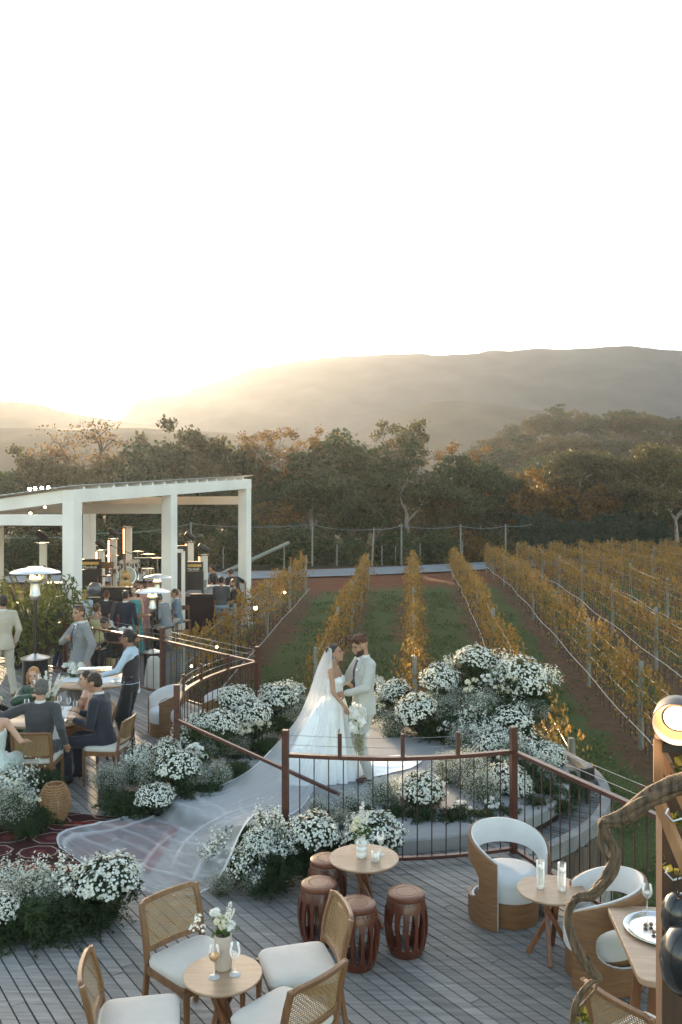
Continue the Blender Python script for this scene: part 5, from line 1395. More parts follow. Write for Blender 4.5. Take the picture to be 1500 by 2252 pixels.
# ---------------------------------------------------------------- trees
M_bark = mat('pale_grey_bark', (.26, .23, .20), .9, .25, 3, bump=.3)
M_bark2 = mat('brown_bark', (.10, .075, .055), .9, .25, 3, bump=.3)
LM = {'dark': leafmat('dark_tree_leaves', [(.018, .034, .012), (.036, .060, .020), (.075, .10, .032)], trans=.35, objvar=.25),
      'olive': leafmat('olive_tree_leaves', [(.035, .042, .016), (.062, .064, .023), (.10, .09, .03), (.14, .105, .032)], trans=.4, objvar=.25),
      'gold': leafmat('golden_brown_leaves', [(.06, .04, .014), (.13, .075, .02), (.22, .12, .025), (.30, .17, .03)], trans=.45, objvar=.2)}
def mk_tree(seed, h, cw, th, style, leaf, bark, nl=6500, ls=.24):
    rg = np.random.default_rng(seed); t = thing('tree', 'x', 'tree'); mb = MB(); tips = []
    def limb(p, d, L, r, lev):
        pts = [p]; q = p; dd = d
        for i in range(4):
            dd = (dd+Vector(rg.normal(size=3))*.22).normalized(); q = q+dd*L/4; pts.append(q)
        mb.tube(pts, [r*(1-.16*i) for i in range(5)], 6 if lev else 8)
        if lev >= 3 or L < .5: tips.append(q); return
        if lev >= 1: tips.append(q)
        n = 3 if lev < 2 else 2
        for k in range(n+int(rg.uniform(0, 1.6))):
            a = 2*PI*k/n+rg.uniform(-.6, .6); spread = {'umbrella': .95, 'round': .75, 'sparse': .6}[style]
            nd = (dd+Vector((math.cos(a)*spread, math.sin(a)*spread, .12 if style != 'umbrella' else -.05))).normalized()
            limb(q, nd, L*rg.uniform(.62, .85), r*.55, lev+1)
    lean = Vector((rg.uniform(-.18, .18), rg.uniform(-.1, .1), 1)).normalized()
    p = Vector((0, 0, -.3)); pts = [p]
    for i in range(5):
        p = p+lean*th/5+Vector((rg.normal()*.09, rg.normal()*.09, 0)); pts.append(p)
    r0 = .028*h; mb.tube(pts, [r0*(1.25-.12*i) for i in range(6)], 10)
    nb = 3+int(rg.uniform(0, 2))
    for k in range(nb):
        a = 2*PI*k/nb+rg.uniform(-.4, .4); e = {'umbrella': .8, 'round': .55, 'sparse': .45}[style]
        limb(pts[-1] if k else pts[-2], Vector((math.cos(a)*e, math.sin(a)*e, 1)).normalized(), (h-th)*.42, r0*.55, 1)
    mb.build('trunk', bark, t)
    T = np.array([tuple(q) for q in tips]); 
    # fit crown width
    ctr = T.mean(0); sc_ = cw/2/(np.abs(T[:, :2]-ctr[:2]).max()+.4)
    if len(T) < 26: T = np.concatenate([T, T[rg.integers(0, len(T), 26)]+rg.normal(size=(26, 3))*np.array([cw*.16, cw*.16, h*.05])])
    if style == 'round': T = np.concatenate([T, ctr+rg.normal(size=(34, 3))*np.array([cw*.22, cw*.22, (h-th)*.22])])
    T[:, 2] = np.minimum(T[:, 2], h-.2)
    w = {'umbrella': (.95, .95, .26), 'round': (.85, .85, .6), 'sparse': (.55, .55, .4)}[style]
    ix = rg.integers(0, len(T), nl); rr = rg.uniform(.6, 1.35, len(T))[ix][:, None]*cw/9
    d = rg.normal(size=(nl, 3)); d /= np.linalg.norm(d, axis=1, keepdims=True)
    P = T[ix]+d*np.array(w)*rr*rg.uniform(.45, 1.08, (nl, 1))**.6
    P = P+rg.normal(size=P.shape)*.16*(cw/9); P[:, 2] = np.maximum(P[:, 2], th*.55)
    arr_mesh('crown', *leaf_quads(rg, P, ls, .7), LM[leaf], t)
    return t
TR = {'umb': mk_tree(1, 9.5, 11, 4.6, 'umbrella', 'olive', M_bark, 8500, .23), 'aca': mk_tree(15, 9.5, 9, 5.2, 'umbrella', 'gold', M_bark2, 2300, .17), 'umb2': mk_tree(2, 9, 8.5, 4.2, 'umbrella', 'dark', M_bark, 7500, .24),
      'rnd': mk_tree(3, 8.5, 7, 2.2, 'round', 'dark', M_bark2, 9500, .27), 'rnd2': mk_tree(4, 8, 6.5, 2.0, 'round', 'olive', M_bark2, 9000, .26),
      'spa': mk_tree(5, 10.5, 6.5, 3.2, 'sparse', 'gold', M_bark, 3600, .17), 'spa2': mk_tree(6, 9.5, 5.5, 4.4, 'sparse', 'olive', M_bark, 3200, .18), 'gld': mk_tree(8, 6, 5.5, 1.6, 'round', 'gold', M_bark2, 6500, .22)}
WORD = {'aca': 'airy flat-topped tree', 'umb': 'flat-topped spreading pale-limbed tree', 'umb2': 'dark flat-crowned tree', 'rnd': 'dense dark round tree', 'rnd2': 'bushy olive tree', 'spa': 'thin golden twiggy tree', 'spa2': 'slender sparse tree', 'gld': 'small golden brown tree'}
trng = random.Random(17)
def tree(kind, px, ytop, Y, where, base=None, wide=1.0):
    X = (px-750)*Y/F; gz = ground(X, Y) if base is None else base
    top = H+(YH-ytop)*Y/F; h0 = {'aca': 9.5, 'umb': 9.5, 'umb2': 9, 'rnd': 8.7, 'rnd2': 8.2, 'spa': 10.5, 'spa2': 9.5, 'gld': 6.2}[kind]
    s = (top-gz)/h0
    place(TR[kind], (X, Y, gz), trng.uniform(0, 6.28), WORD[kind]+' '+where, s=(s*wide, s*wide, s), group='trees of the wood')
T_ = [('aca', 205, 893, 78, 'standing up alone before the setting sun'), ('rnd2', 60, 985, 74, 'in the golden glare at the left edge'), ('rnd', 130, 995, 76, 'below the lone tree at the left'), ('rnd2', 250, 985, 74, 'above the left end of the pergola'), ('rnd', 355, 935, 75, 'left half of the dense clump above the pergola'), ('rnd2', 430, 925, 76, 'right half of the dense clump above the pergola'), ('rnd', 495, 958, 74, 'at the right end of the clump above the pergola'),
      ('spa', 590, 912, 74, 'with bare top twigs left of centre'), ('spa', 660, 905, 77, 'highest above the bride'), ('rnd', 720, 930, 76, 'over the gap right of the bride'), ('umb2', 690, 985, 72, 'reaching over the fence left of centre'), ('rnd2', 560, 1000, 72, 'right behind the pergola corner'), ('rnd', 790, 975, 75, 'left of the slender pale trunk'), ('spa2', 878, 903, 76, 'rising at the centre'), ('spa', 935, 925, 79, 'behind the forked pale trunk'), ('umb2', 900, 1000, 71, 'low before the slender tree'), ('umb2', 1000, 985, 71, 'with the forked pale trunk at centre right'), ('rnd', 1070, 990, 74, 'right of the forked trunk'), ('rnd', 1110, 1025, 72, 'hung with vines above the fence end'), ('gld', 1150, 1025, 73, 'lit orange above the hedge'), ('gld', 1215, 1035, 74, 'over the middle of the hedge'), ('rnd2', 1290, 1000, 76, 'behind the hedge on the right'), ('umb', 1430, 955, 71, 'biggest at the right above the vines'), ('umb', 1260, 970, 75, 'dark at the back of the hedge'), ('rnd', 1350, 985, 77, 'behind the big umbrella tree'), ('rnd2', 1490, 975, 76, 'cut by the right edge'), ('spa2', 1485, 1040, 70, 'thin at the right edge'),
      ('rnd', 10, 1020, 70, 'low in the glare at the left edge'), ('rnd2', 180, 1020, 71, 'behind the lamps on the pergola roof'), ('rnd', 310, 1010, 71, 'right over the pergola roof'), ('gld', 600, 1075, 70.5, 'low between pergola and fence'), ('rnd', 840, 1040, 71.5, 'dark behind the fence poles'), ('rnd', 760, 1040, 71, 'dark above the road'), ('rnd', 640, 1045, 71, 'dark over the bride and the road'), ('rnd2', 960, 1060, 71, 'low behind the forked trunk'), ('gld', 1300, 1060, 73, 'glowing under the umbrella tree'), ('rnd', -60, 1000, 75, 'out at the left'), ('rnd', 1560, 985, 75, 'out at the right'),
      ('rnd', 470, 1040, 70.5, 'under the clump right of the pergola'), ('rnd', 410, 1060, 70, 'seen through the pergola'), ('rnd2', 90, 1060, 69.5, 'seen under the pergola roof at left'), ('rnd', 260, 1075, 69.5, 'seen between the pergola posts'), ('rnd', 540, 1050, 71, 'behind the leaning log'), ('rnd', 1040, 1065, 70.5, 'over the last fence pole'), ('rnd', 1400, 1060, 74, 'dark behind the big pale trunk')]
for a in T_: tree(*a[:4], a[4])
# wooded slope behind, tree after tree
k = 0
hr = random.Random(41)
crest = [(560, 960), (800, 985), (900, 960), (980, 935), (1050, 905), (1100, 900), (1150, 905), (1210, 885), (1260, 895), (1320, 905), (1370, 890), (1430, 905), (1500, 915), (1650, 930)]
def cr_y(px):
    for (a, ya), (b_, yb) in zip(crest[:-1], crest[1:]):
        if a <= px <= b_: return ya+(yb-ya)*(px-a)/(b_-a)
    return 960
for Yd in (84, 94, 106, 120, 136, 154, 174, 196):
    px = 860+hr.uniform(0, 30) if Yd > 90 else 600
    while px < 1560:
        X = (px-750)*Yd/F; gz = ground(X, Yd); hh = hr.uniform(4.8, 7.2)
        ytop = YH-(gz+hh-H)*F/Yd
        ytop = max(ytop, cr_y(px)+hr.uniform(-6, 14))
        kind = hr.choice(('rnd', 'rnd2', 'rnd', 'rnd2', 'gld' if hr.random() < .4 else 'rnd2', 'umb2'))
        hh = H+(YH-ytop)*Yd/F-gz
        if hh > 2.5:
            tree(kind, px, ytop, Yd, 'in the '+dict(zip((84, 94, 106, 120, 136, 154, 174, 196), ('lowest', 'second', 'third', 'fourth', 'fifth', 'sixth', 'seventh', 'topmost')))[Yd]+' rank of the slope '+('behind the fence', 'above the forked trunk', 'over the hedge', 'left of the umbrella tree', 'at the right edge')[min(4, max(0, int((px-760)/160)))], wide=max(1.0, 1.25*6/max(hh, 4)))
        px += hr.uniform(.7, 1.0)*5.0*F/Yd*.95
# undergrowth along the wood edge, dark hedge
def mk_shrub(seed, leaf, n=2600):
    rg = np.random.default_rng(seed); t = thing('shrub', 'x', 'shrub'); d = unit_sphere(rg, n, -.3); k_ = lumpy(d, seed, .3)
    P = d*np.array([1.5, 1.2, 1.5])*k_*rg.uniform(.6, 1.05, (len(d), 1))+np.array([0, 0, .4]); P[:, 2] = np.maximum(P[:, 2], 0)
    arr_mesh('leaves', *leaf_quads(rg, P, .19, .55), LM[leaf], t)
    mb = MB()
    for q in range(7): a = q*.9; mb.tube([(0, 0, -.1), (.5*math.cos(a), .5*math.sin(a), .8), (.9*math.cos(a), .9*math.sin(a), 1.5)], [.04, .03, .01], 5)
    mb.build('stems', M_bark2, t); return t
SH = [mk_shrub(51, 'dark'), mk_shrub(52, 'olive'), mk_shrub(53, 'gold', 1500)]
px = -80
while px < 1130:
    Y = hr.uniform(67.0, 69.5) if px > 1000 else (hr.uniform(62.5, 65) if px > 450 else hr.uniform(58, 62)); X = (px-750)*Y/F
    i = hr.choice((0, 0, 1, 1, 2)) if px > 480 else hr.choice((0, 1))
    s = hr.uniform(.75, 1.45)
    place(SH[i], (X, Y, ground(X, Y)-.1), hr.uniform(0, 6), ('dark', 'olive', 'golden')[i]+' shrub along the road '+('at the left edge', 'under the pergola roof', 'by the leaning log', 'behind the bride', 'behind the groom', 'beside the last poles')[min(5, max(0, int(px/190)))], s=(s*1.2, s, s), group='shrubs along the wood edge'); px += hr.uniform(28, 52)
hg = thing('hedge', 'tall dense dark green clipped mass behind the vines at the right', 'hedge', (0, 0, 0)); rg = np.random.default_rng(61)
n = 26000; u_ = rg.uniform(0, 1, n); X = 14.0+12.2*u_; 
top = 3.3+.35*np.sin(X*.9)+.25*np.sin(X*2.7+1)+.3*rg.normal(size=n)*.3
z = rg.uniform(0, 1, n)**.8*top; Y = 68.2-.5*np.sin(z/top*PI)*(1+.5*np.sin(X*1.7)*np.sin(z*1.5))+rg.uniform(0, .5, n)+(z > top*.93)*rg.uniform(0, 2, n)
P = np.stack([X, Y, z-.4], 1); nr = rg.normal(size=P.shape); nr[:, 1] -= .8
arr_mesh('foliage', *leaf_quads(rg, P, .2, .5, nrm=nr), leafmat('deep_green_hedge', [(.008, .022, .013), (.014, .036, .020), (.025, .055, .028)], trans=.2), hg)
mb = MB(); 
for q in range(9): mb.tube([(14.6+1.4*q, 69, -.5), (14.7+1.4*q, 69, 2.6)], [.07, .03], 6)
mb.build('stems', M_bark2, hg)

# ---------------------------------------------------------------- poles, cable, log, car
def pole(px, ytop, Y, lab, tilt=0, r=.06):
    X = (px-750)*Y/F; gz = ground(X, Y); top = H+(YH-ytop)*Y/F
    t = thing('fence_pole', lab, 'pole', (X, Y, gz), 0, 'wooden poles across the road')
    MB().tube([(0, 0, -.2), (tilt*.5, 0, (top-gz)*.5), (tilt, 0, top-gz)], [r*1.1, r, r*.9], 8).build('shaft', M_post, t)
    return Vector((X+tilt, Y, top))
PT = [pole(420, 1148, 58, 'tall pole seen behind the middle pergola post'), pole(687, 1150, 60.5, 'tall pole left above the bride'), pole(818, 1160, 60.5, 'tall leaning pole above the groom', .15), pole(883, 1152, 61.5, 'tall pole right of the leaning one'), pole(1013, 1153, 63.5, 'tall pole before the forked pale trunk'), pole(1112, 1153, 65, 'last tall pole at the right end of the cable')]
for px, yt, Y, l in ((491, 1202, 58, 'short stake left of the right pergola post'), (531, 1205, 58, 'short stake by the right pergola post'), (741, 1197, 61, 'short stake between the first two tall poles'), (840, 1200, 61.5, 'short stake right of the leaning pole'), (924, 1195, 62, 'short stake beyond the end-on vine row'), (1017, 1190, 63, 'short stake at the fork of the trunk'), (870, 1202, 62, 'thin slanting stake in front of the wood'), (1303, 1205, 64, 'grey stake standing over the vines'), (1345, 1182, 65, 'pale stake over the right vines'), (625, 1200, 57, 'stake holding the leaning log')): pole(px, yt, Y, l, r=.04)
cb = MB(); pts = []
ends = [atY(-20, 1180, 56), atY(225, 1172, 57)]+[p-Vector((0, 0, .12)) for p in PT]+[PT[-1]+Vector((2.0, 0, .0))]
for a, b_ in zip(ends[:-1], ends[1:]):
    for i in range(12):
        t_ = i/12; p = a.lerp(b_, t_); p.z -= .9*t_*(1-t_)*min(1, (b_-a).length/4)*.9; pts.append(p)
pts.append(ends[-1]); tag(cb.tube(pts, .022, 6).build('overhead_cable', mat('pale_blue_cable', (.16, .20, .20), .5)), 'pale blue cable sagging between the tall poles', 'cable')
lg = thing('log_barrier', 'long pale log propped up beside the right pergola post', 'log', (0, 0, 0))
MB().tube([atY(488, 1262, 52), atY(560, 1228, 52.5), atY(636, 1193, 53)], [.13, .12, .11], 10).build('log', M_post, lg)
car = thing('parked_car', 'white car glimpsed at the right edge beyond the vines', 'car', (27.6, 66, -.39), R(80))
def hull(prof, w, name, m, z0=0):
    mb = MB(); n = len(prof); V = [(x, y, z) for y in (-w, w) for x, z in prof]
    mb.v = V; mb.f = [tuple(range(n)), tuple(range(2*n-1, n-1, -1))]+[(i, i+n, (i+1) % n+n, (i+1) % n) for i in range(n)]
    return mb.build(name, m, car, smooth=False, bevel=.05)
hull([(-2, .35), (-2.05, .75), (-1.9, .95), (-1.2, 1.0), (-.7, 1.45), (.7, 1.48), (1.2, 1.02), (1.95, .88), (2.05, .5), (2, .3)], .82, 'body', mat('white_car_paint', (.7, .7, .7), .25, coat=.5))
hull([(-1.1, 1.0), (-.66, 1.4), (.66, 1.42), (1.08, 1.02)], .825, 'windows', mat('dark_car_glass', (.02, .02, .025), .1))
for x in (-1.25, 1.25):
    for y in (-.8, .8):
        w_ = MB().lathe([(.2, -.1), (.31, -.09), (.32, .09), (.2, .1)], n=20).build('wheel', M_black, car); w_.rotation_euler = (PI/2, 0, 0); w_.location = (x, y, .32)
t2 = thing('red_vehicle', 'low red vehicle left of the white car at the right edge', 'car', (25.6, 66.5, -.39), R(10))
mb = MB(); mb.box((0, 0, .75), (1.5, .8, .45)).box((-.3, 0, 1.25), (.6, .7, .12)); mb.build('body', mat('red_paint', (.45, .03, .03), .3, coat=.4), t2, smooth=False, bevel=.06)
for x in (-.55, .55):
    for y in (-.4, .4):
        w_ = MB().lathe([(.1, -.07), (.26, -.07), (.26, .07), (.1, .07)], n=16).build('wheel', M_black, t2); w_.rotation_euler = (PI/2, 0, 0); w_.location = (x, y, .3)
for x in (-.45, .1): MB().tube([(x, .3, .9), (x, .3, 1.3)], .03, 6).build('upright', M_black, t2)

# ---------------------------------------------------------------- willow-like bush behind the big heater
wb = thing('willow_bush', 'large drooping light green bush behind the biggest heater', 'bush', (-6.55, 18.2, -.2)); rg = np.random.default_rng(71); Ps = []
mb = MB()
for i in range(210):
    a = rg.uniform(0, 2*PI); r = 1.15*math.sqrt(rg.uniform(0, 1)); h_ = rg.uniform(1.2, 2.55)*(1-.3*(r/1.2)**2); n = 16
    for j in range(n):
        s_ = j/n; Ps.append((r*math.cos(a)*(1+.22*s_)+rg.normal()*.03, r*math.sin(a)*(1+.22*s_)+rg.normal()*.03, h_-s_*rg.uniform(.6, 1.1)))
    if i % 5 == 0: mb.tube([(0, 0, 0), (r*.4*math.cos(a), r*.4*math.sin(a), h_*.6), (r*math.cos(a), r*math.sin(a), h_)], [.03, .02, .008], 5)
P = np.array(Ps); P[:, 2] = np.maximum(P[:, 2], .05); nr = rg.normal(size=P.shape); nr[:, 2] *= .3
V, Fc = leaf_quads(rg, P, .15, .25, nrm=nr); arr_mesh('leaves', V, Fc, leafmat('willow_green', [(.08, .10, .03), (.15, .17, .05), (.22, .22, .07)], trans=.45), wb); mb.build('stems', M_bark2, wb)
# ---------------------------------------------------------------- people
def skinmat(name, c):
    m = mat(name, c, .5, .06, 9, spec=.35); b = m.node_tree.nodes['Principled BSDF']
    b.inputs['Subsurface Weight'].default_value = .12; b.inputs['Subsurface Scale'].default_value = .02; return m
SK = {'fair': skinmat('fair_skin', (.52, .32, .235)), 'tan': skinmat('tan_skin', (.40, .225, .145)), 'brown': skinmat('brown_skin', (.26, .14, .085))}
def cloth(name, c, bump=.25, bs=9, rough=.85, sheen=.15):
    return mat(name, c, rough, .07, 5, bump=bump, bscale=bs, sheen=sheen)
CL = {'sage': cloth('pale_grey_beige_suit', (.45, .45, .42)), 'grey': cloth('mid_grey_suit', (.20, .205, .215)), 'charcoal': cloth('charcoal_suit', (.042, .045, .052)), 'navy': cloth('navy_suit', (.018, .020, .034)),
      'cream': cloth('cream_suit', (.50, .44, .36)), 'black': cloth('black_cloth', (.010, .009, .010)), 'blueshirt': cloth('light_blue_shirt', (.42, .52, .62)), 'white': cloth('white_shirt', (.72, .73, .75)),
      'vest': cloth('dark_brown_vest', (.028, .022, .026)), 'green': cloth('dark_green_silk', (.022, .065, .035), rough=.45), 'yellow': cloth('pale_yellow_dress', (.55, .45, .24)), 'teal': cloth('teal_dress', (.05, .26, .25)),
      'pink': cloth('pink_dress', (.45, .22, .22)), 'satin': mat('white_bridal_satin', (.86, .87, .88), .42, .03, 3, bump=.06, bscale=4, sheen=.2), 'pale': cloth('pale_blue_green_gown', (.50, .58, .57), rough=.5), 'rust': cloth('copper_dress', (.30, .12, .06), rough=.45),
      'blue': cloth('blue_suit', (.05, .085, .16)), 'bluegrey': cloth('blue_grey_suit', (.15, .20, .25)), 'denim': cloth('washed_denim', (.22, .30, .38)), 'creamd': cloth('cream_dress', (.62, .55, .46)), 'tie': mat('dark_blue_tie', (.025, .03, .08), .5), 'shoe': mat('oxblood_shoe', (.06, .012, .014), .35, coat=.3), 'shoeb': mat('dark_shoe', (.02, .015, .012), .4), 'red': cloth('crimson_dress', (.35, .02, .08)), 'jeanjacket': cloth('worn_dark_jacket', (.045, .05, .055))}
HR = {'dark': mat('dark_brown_hair', (.025, .014, .010), .5, .4, 40, bump=.6, bscale=90), 'black': mat('black_hair', (.012, .009, .008), .5, .4, 40, bump=.6, bscale=90), 'auburn': mat('auburn_hair', (.085, .030, .014), .6, .4, 30, bump=.8, bscale=60),
      'ginger': mat('golden_red_hair', (.38, .17, .055), .5, .3, 40, bump=.6, bscale=90), 'grey': mat('greying_hair', (.10, .095, .09), .6, .4, 40, bump=.6, bscale=90), 'blonde': mat('blonde_hair', (.45, .32, .16), .5, .3, 40, bump=.6, bscale=90), 'brown': mat('mid_brown_hair', (.09, .045, .022), .5, .4, 40, bump=.6, bscale=90)}
M_eyew = mat('dark_eye', (.02, .012, .01), .2); M_lip = mat('lips', (.30, .09, .08), .5); M_brow = mat('eyebrow', (.03, .018, .012), .8)
TX1 = bpy.data.textures.new('cloth_folds', 'CLOUDS'); TX1.noise_scale = .11; TX1.noise_depth = 1
TX2 = bpy.data.textures.new('hair_locks', 'CLOUDS'); TX2.noise_scale = .03; TX2.noise_depth = 1
def vox(mb, name, m, parent, size, it=3):
    o = mb.build(name, m, parent, smooth=False)
    r = o.modifiers.new('remesh', 'REMESH'); r.mode = 'VOXEL'; r.voxel_size = size; r.use_smooth_shade = True
    if it: s_ = o.modifiers.new('smooth', 'SMOOTH'); s_.iterations = it; s_.factor = .5
    wr_ = {'jacket': (TX1, .020), 'trousers': (TX1, .024), 'tshirt': (TX1, .02), 'shirt': (TX1, .016), 'dress': (TX1, .022), 'hair': (TX2, .020), 'beard': (TX2, .008)}.get(name)
    if wr_: d_ = o.modifiers.new('folds', 'DISPLACE'); d_.texture = wr_[0]; d_.strength = wr_[1]; d_.mid_level = .5; d_.texture_coords = 'LOCAL'
    return o
def ik(a, c, l1, l2, hint):
    a = Vector(a); c = Vector(c); d = c-a; L = min(d.length, (l1+l2)*.999); dn = d.normalized()
    x = (l1*l1-l2*l2+L*L)/(2*L); h_ = math.sqrt(max(0, l1*l1-x*x)); hint = Vector(hint); hp = (hint-dn*hint.dot(dn))
    hp = hp.normalized() if hp.length > 1e-4 else frame(dn)[0]
    return a+dn*x+hp*h_, a+dn*L
def hand(mb, w, d, n, s=1.0, curl=.35, side=1, fr=.0085):
    """w wrist, d finger direction, n palm normal; five fingers of different length"""
    d = Vector(d).normalized(); n = Vector(n); n = (n-d*n.dot(d)).normalized(); u = d.cross(n).normalized()*side
    w = Vector(w); M_ = Matrix((u, d, n)).transposed()
    mb.ell(w+d*.045*s, (.040*s, .052*s, .016*s), M_); mb.cap(w-d*.03, w+d*.02, .026*s, .026*s)
    for k, (off, L) in enumerate(((-.030, .062), (-.011, .074), (.010, .069), (.029, .054))):
        p = w+d*(.082-.006*abs(k-1.4))*s+u*off*s; dd = d.copy(); 
        for j, f in enumerate((.45, .32, .23)):
            q = p+dd*L*f*s; mb.cap(p, q, fr*(1.06-.12*j)*s, fr*(.97-.12*j)*s, 6); p = q
            dd = (Matrix.Rotation(-curl*(1+.2*k), 3, u*side) @ dd) if True else dd
            dd = (d*math.cos(curl*(j+1))+n*math.sin(curl*(j+1))).normalized()
    p = w+d*.02*s-u*.030*s; td = (d*.75-u*.62+n*.35).normalized()
    q = p+td*.038*s; mb.cap(p, q, .0125*s, .0105*s, 6); td2 = (d*.92-u*.15+n*.3).normalized(); mb.cap(q, q+td2*.030*s, .0103*s, .0085*s, 6)
def loft(mb, spine, rx, ry, right, n=20, flat=None):
    rings = []
    for i, p in enumerate(spine):
        d = (spine[min(i+1, len(spine)-1)]-spine[max(i-1, 0)]).normalized()
        r_ = (right-d*right.dot(d)).normalized(); f_ = d.cross(r_)
        rings.append([p+r_*rx[i]*math.cos(2*PI*k/n)+f_*ry[i]*math.sin(2*PI*k/n) for k in range(n)])
    return mb.rings(rings)
def human(label, loc, rz, pose='stand', s=1.0, seat=.46, skin='tan', hair='dark', style='short', outfit='suit', top='navy', bottom=None, female=False,
          lh=None, rh=None, lhint=(-.4, -1, -.3), rhint=(.4, -1, -.3), hy=0., hp=0., hr=0., lean=0., twist=0., vx=.016, beard=False, tie=None, face=True, kn=None, feet=None, curl=.35, hn=None, cat='person', group=None, crouch=0.0, glasses=False, lapel=False):
    """one figure: local +Y is forward, origin on the ground between the feet"""
    t = thing('person', label, cat, loc, rz, group, s)
    V3 = Vector; w_ = .86 if female else 1.0
    if pose == 'stand': pel = V3((0, 0, .93-crouch))
    else: pel = V3((0, -.02, seat+.10))
    Rl = Matrix.Rotation(-lean, 3, 'X') @ Matrix.Rotation(twist, 3, 'Z')
    def tp(x, y, z): return pel+Rl @ V3((x, y, z))
    right = Rl @ V3((1, 0, 0)); fwd = Rl @ V3((0, 1, 0)); up = Rl @ V3((0, 0, 1))
    wst, chs, shl, nb, hb = tp(0, .005, .15), tp(0, .0, .34), tp(0, -.01, .47), tp(0, -.012, .52), tp(0, .012, .60)
    SL, SR = tp(-.178*w_, -.01, .462), tp(.178*w_, -.01, .462)
    hipL, hipR = pel+V3((-.09, 0, -.02)), pel+V3((.09, 0, -.02))
    if feet is None: feet = ((-.10, .0), (.10, .02)) if pose == 'stand' else ((-.12, .40), (.13, .37))
    aL, aR = V3((feet[0][0], feet[0][1], .085)), V3((feet[1][0], feet[1][1], .085))
    kL, aL = ik(hipL, aL, .43, .42, (-.15, 1, 0)); kR, aR = ik(hipR, aR, .43, .42, (.15, 1, 0))
    L1, L2 = .285*(.95 if female else 1), .255*(.95 if female else 1)
    if lh is None: lh = (-.25*w_, .06, -.03) if pose == 'stand' else (-.12, .30, .10)
    if rh is None: rh = (.25*w_, .06, -.03) if pose == 'stand' else (.12, .30, .10)
    WL, WR = pel+V3(lh), pel+V3(rh)
    eL, WL = ik(SL, WL, L1, L2, lhint); eR, WR = ik(SR, WR, L1, L2, rhint)
    sleeves = outfit in ('suit', 'shirt', 'vest', 'longdress'); short = outfit == 'tshirt'
    # ---- head frame
    Hm = Rl @ Matrix.Rotation(hy, 3, 'Z') @ Matrix.Rotation(hp, 3, 'X') @ Matrix.Rotation(hr, 3, 'Y')
    hc = hb+Hm @ V3((0, .012, .075)); 
    def hp_(x, y, z): return hc+Hm @ V3((x, y, z))
    b = MB()
    b.ell(hp_(0, -.008, .025), (.074, .094, .092), Hm, 16, 12).ell(hp_(0, .026, -.035), (.058, .066, .080), Hm, 16, 12).ell(hp_(0, .062, -.092), (.028, .026, .022), Hm).ell(hp_(0, .074, .028), (.050, .020, .014), Hm)
    b.ell(hp_(-.034, .062, -.022), (.024, .022, .022), Hm).ell(hp_(.034, .062, -.022), (.024, .022, .022), Hm)
    b.cap(hp_(0, .088, .014), hp_(0, .108, -.026), .009, .014, 8); b.ell(hp_(0, .088, -.058), (.024, .014, .014), Hm)
    for q in (-1, 1): b.ell(hp_(q*.077, -.004, -.008), (.011, .022, .031), Hm)
    b.cap(nb-up*.02, hb+up*.05, .054*w_, .052*w_, 14)
    loft(b, [pel-up*.06, pel, wst, chs, tp(0, -.005, .43), shl+up*.02, nb+up*.01], [.13, .155, .118*w_, .150*w_, .155*w_, .12*w_, .05], [.09, .11, .085, .105, .09, .07, .045], right)
    for S, E, W_ in ((SL, eL, WL), (SR, eR, WR)):
        b.cap(shl, S, .055*w_, .052*w_); b.cap(S, E, .046*w_, .036*w_); b.cap(E, W_, .036*w_, .024*w_)
    dL = (WL-eL).normalized(); dR = (WR-eR).normalized()
    hnl, hnr = hn if hn else ((1, 0, 0) if pose == 'stand' else (0, 0, -1), (-1, 0, 0) if pose == 'stand' else (0, 0, -1))
    hand(b, WL, dL, hnl, 1, curl, -1, max(.0085, vx*.62)); hand(b, WR, dR, hnr, 1, curl, 1, max(.0085, vx*.62))
    for hh, k, a in ((hipL, kL, aL), (hipR, kR, aR)):
        b.cap(hh, k, .075, .05); b.cap(k, a, .048, .032); b.cap(a, a+V3((0, .12, -.045)), .03, .026)
    if female and outfit in ('strapless', 'dress'):
        for q in (-1, 1): b.ell(tp(q*.062, .075, .335), (.055, .05, .055))
    vox(b, 'body', SK[skin], t, vx, 2)
    # ---- hair
    h = MB()
    if style == 'quiff':
        h.ell(hp_(0, -.016, .058), (.0775, .097, .070), Hm, 16, 10)
        rg_ = random.Random(3)
        for i in range(46): h.ell(hp_(rg_.uniform(-.058, .058), rg_.uniform(-.075, .098), .098+rg_.uniform(0, .028)-abs(rg_.uniform(-.01, .01))), rg_.uniform(.016, .026))
    elif style == 'bald': h.ell(hp_(0, -.03, .0), (.077, .078, .07), Hm, 16, 10)
    else:
        h.ell(hp_(0, -.018, .040), (.081, .094, .088), Hm, 16, 12); h.ell(hp_(0, -.040, -.010), (.074, .068, .068), Hm, 16, 12)
    if style == 'bun': h.ell(hp_(0, -.115, .02), (.042, .040, .042)); 
    if style == 'bridal':
        h.ell(hp_(0, -.075, -.035), (.060, .05, .06)); h.ell(hp_(0, .02, .085), (.065, .05, .03), Hm)
    if style in ('long', 'wavy'):
        for q in (-1, 0, 1): h.cap(hp_(q*.045, -.055, .0), tp(q*.075, -.11, .36), .045, .038)
        for q in (-1, 1): h.cap(hp_(q*.068, -.005, .03), hp_(q*.078, .0, -.15), .026, .024)
    if style == 'bob':
        for q in (-1, 1): h.cap(hp_(q*.070, .01, .04), hp_(q*.082, .02, -.10), .026, .024)
        h.cap(hp_(0, -.07, .02), hp_(0, -.075, -.08), .06, .05)
    vox(h, 'hair', HR[hair], t, vx*.8, 1)
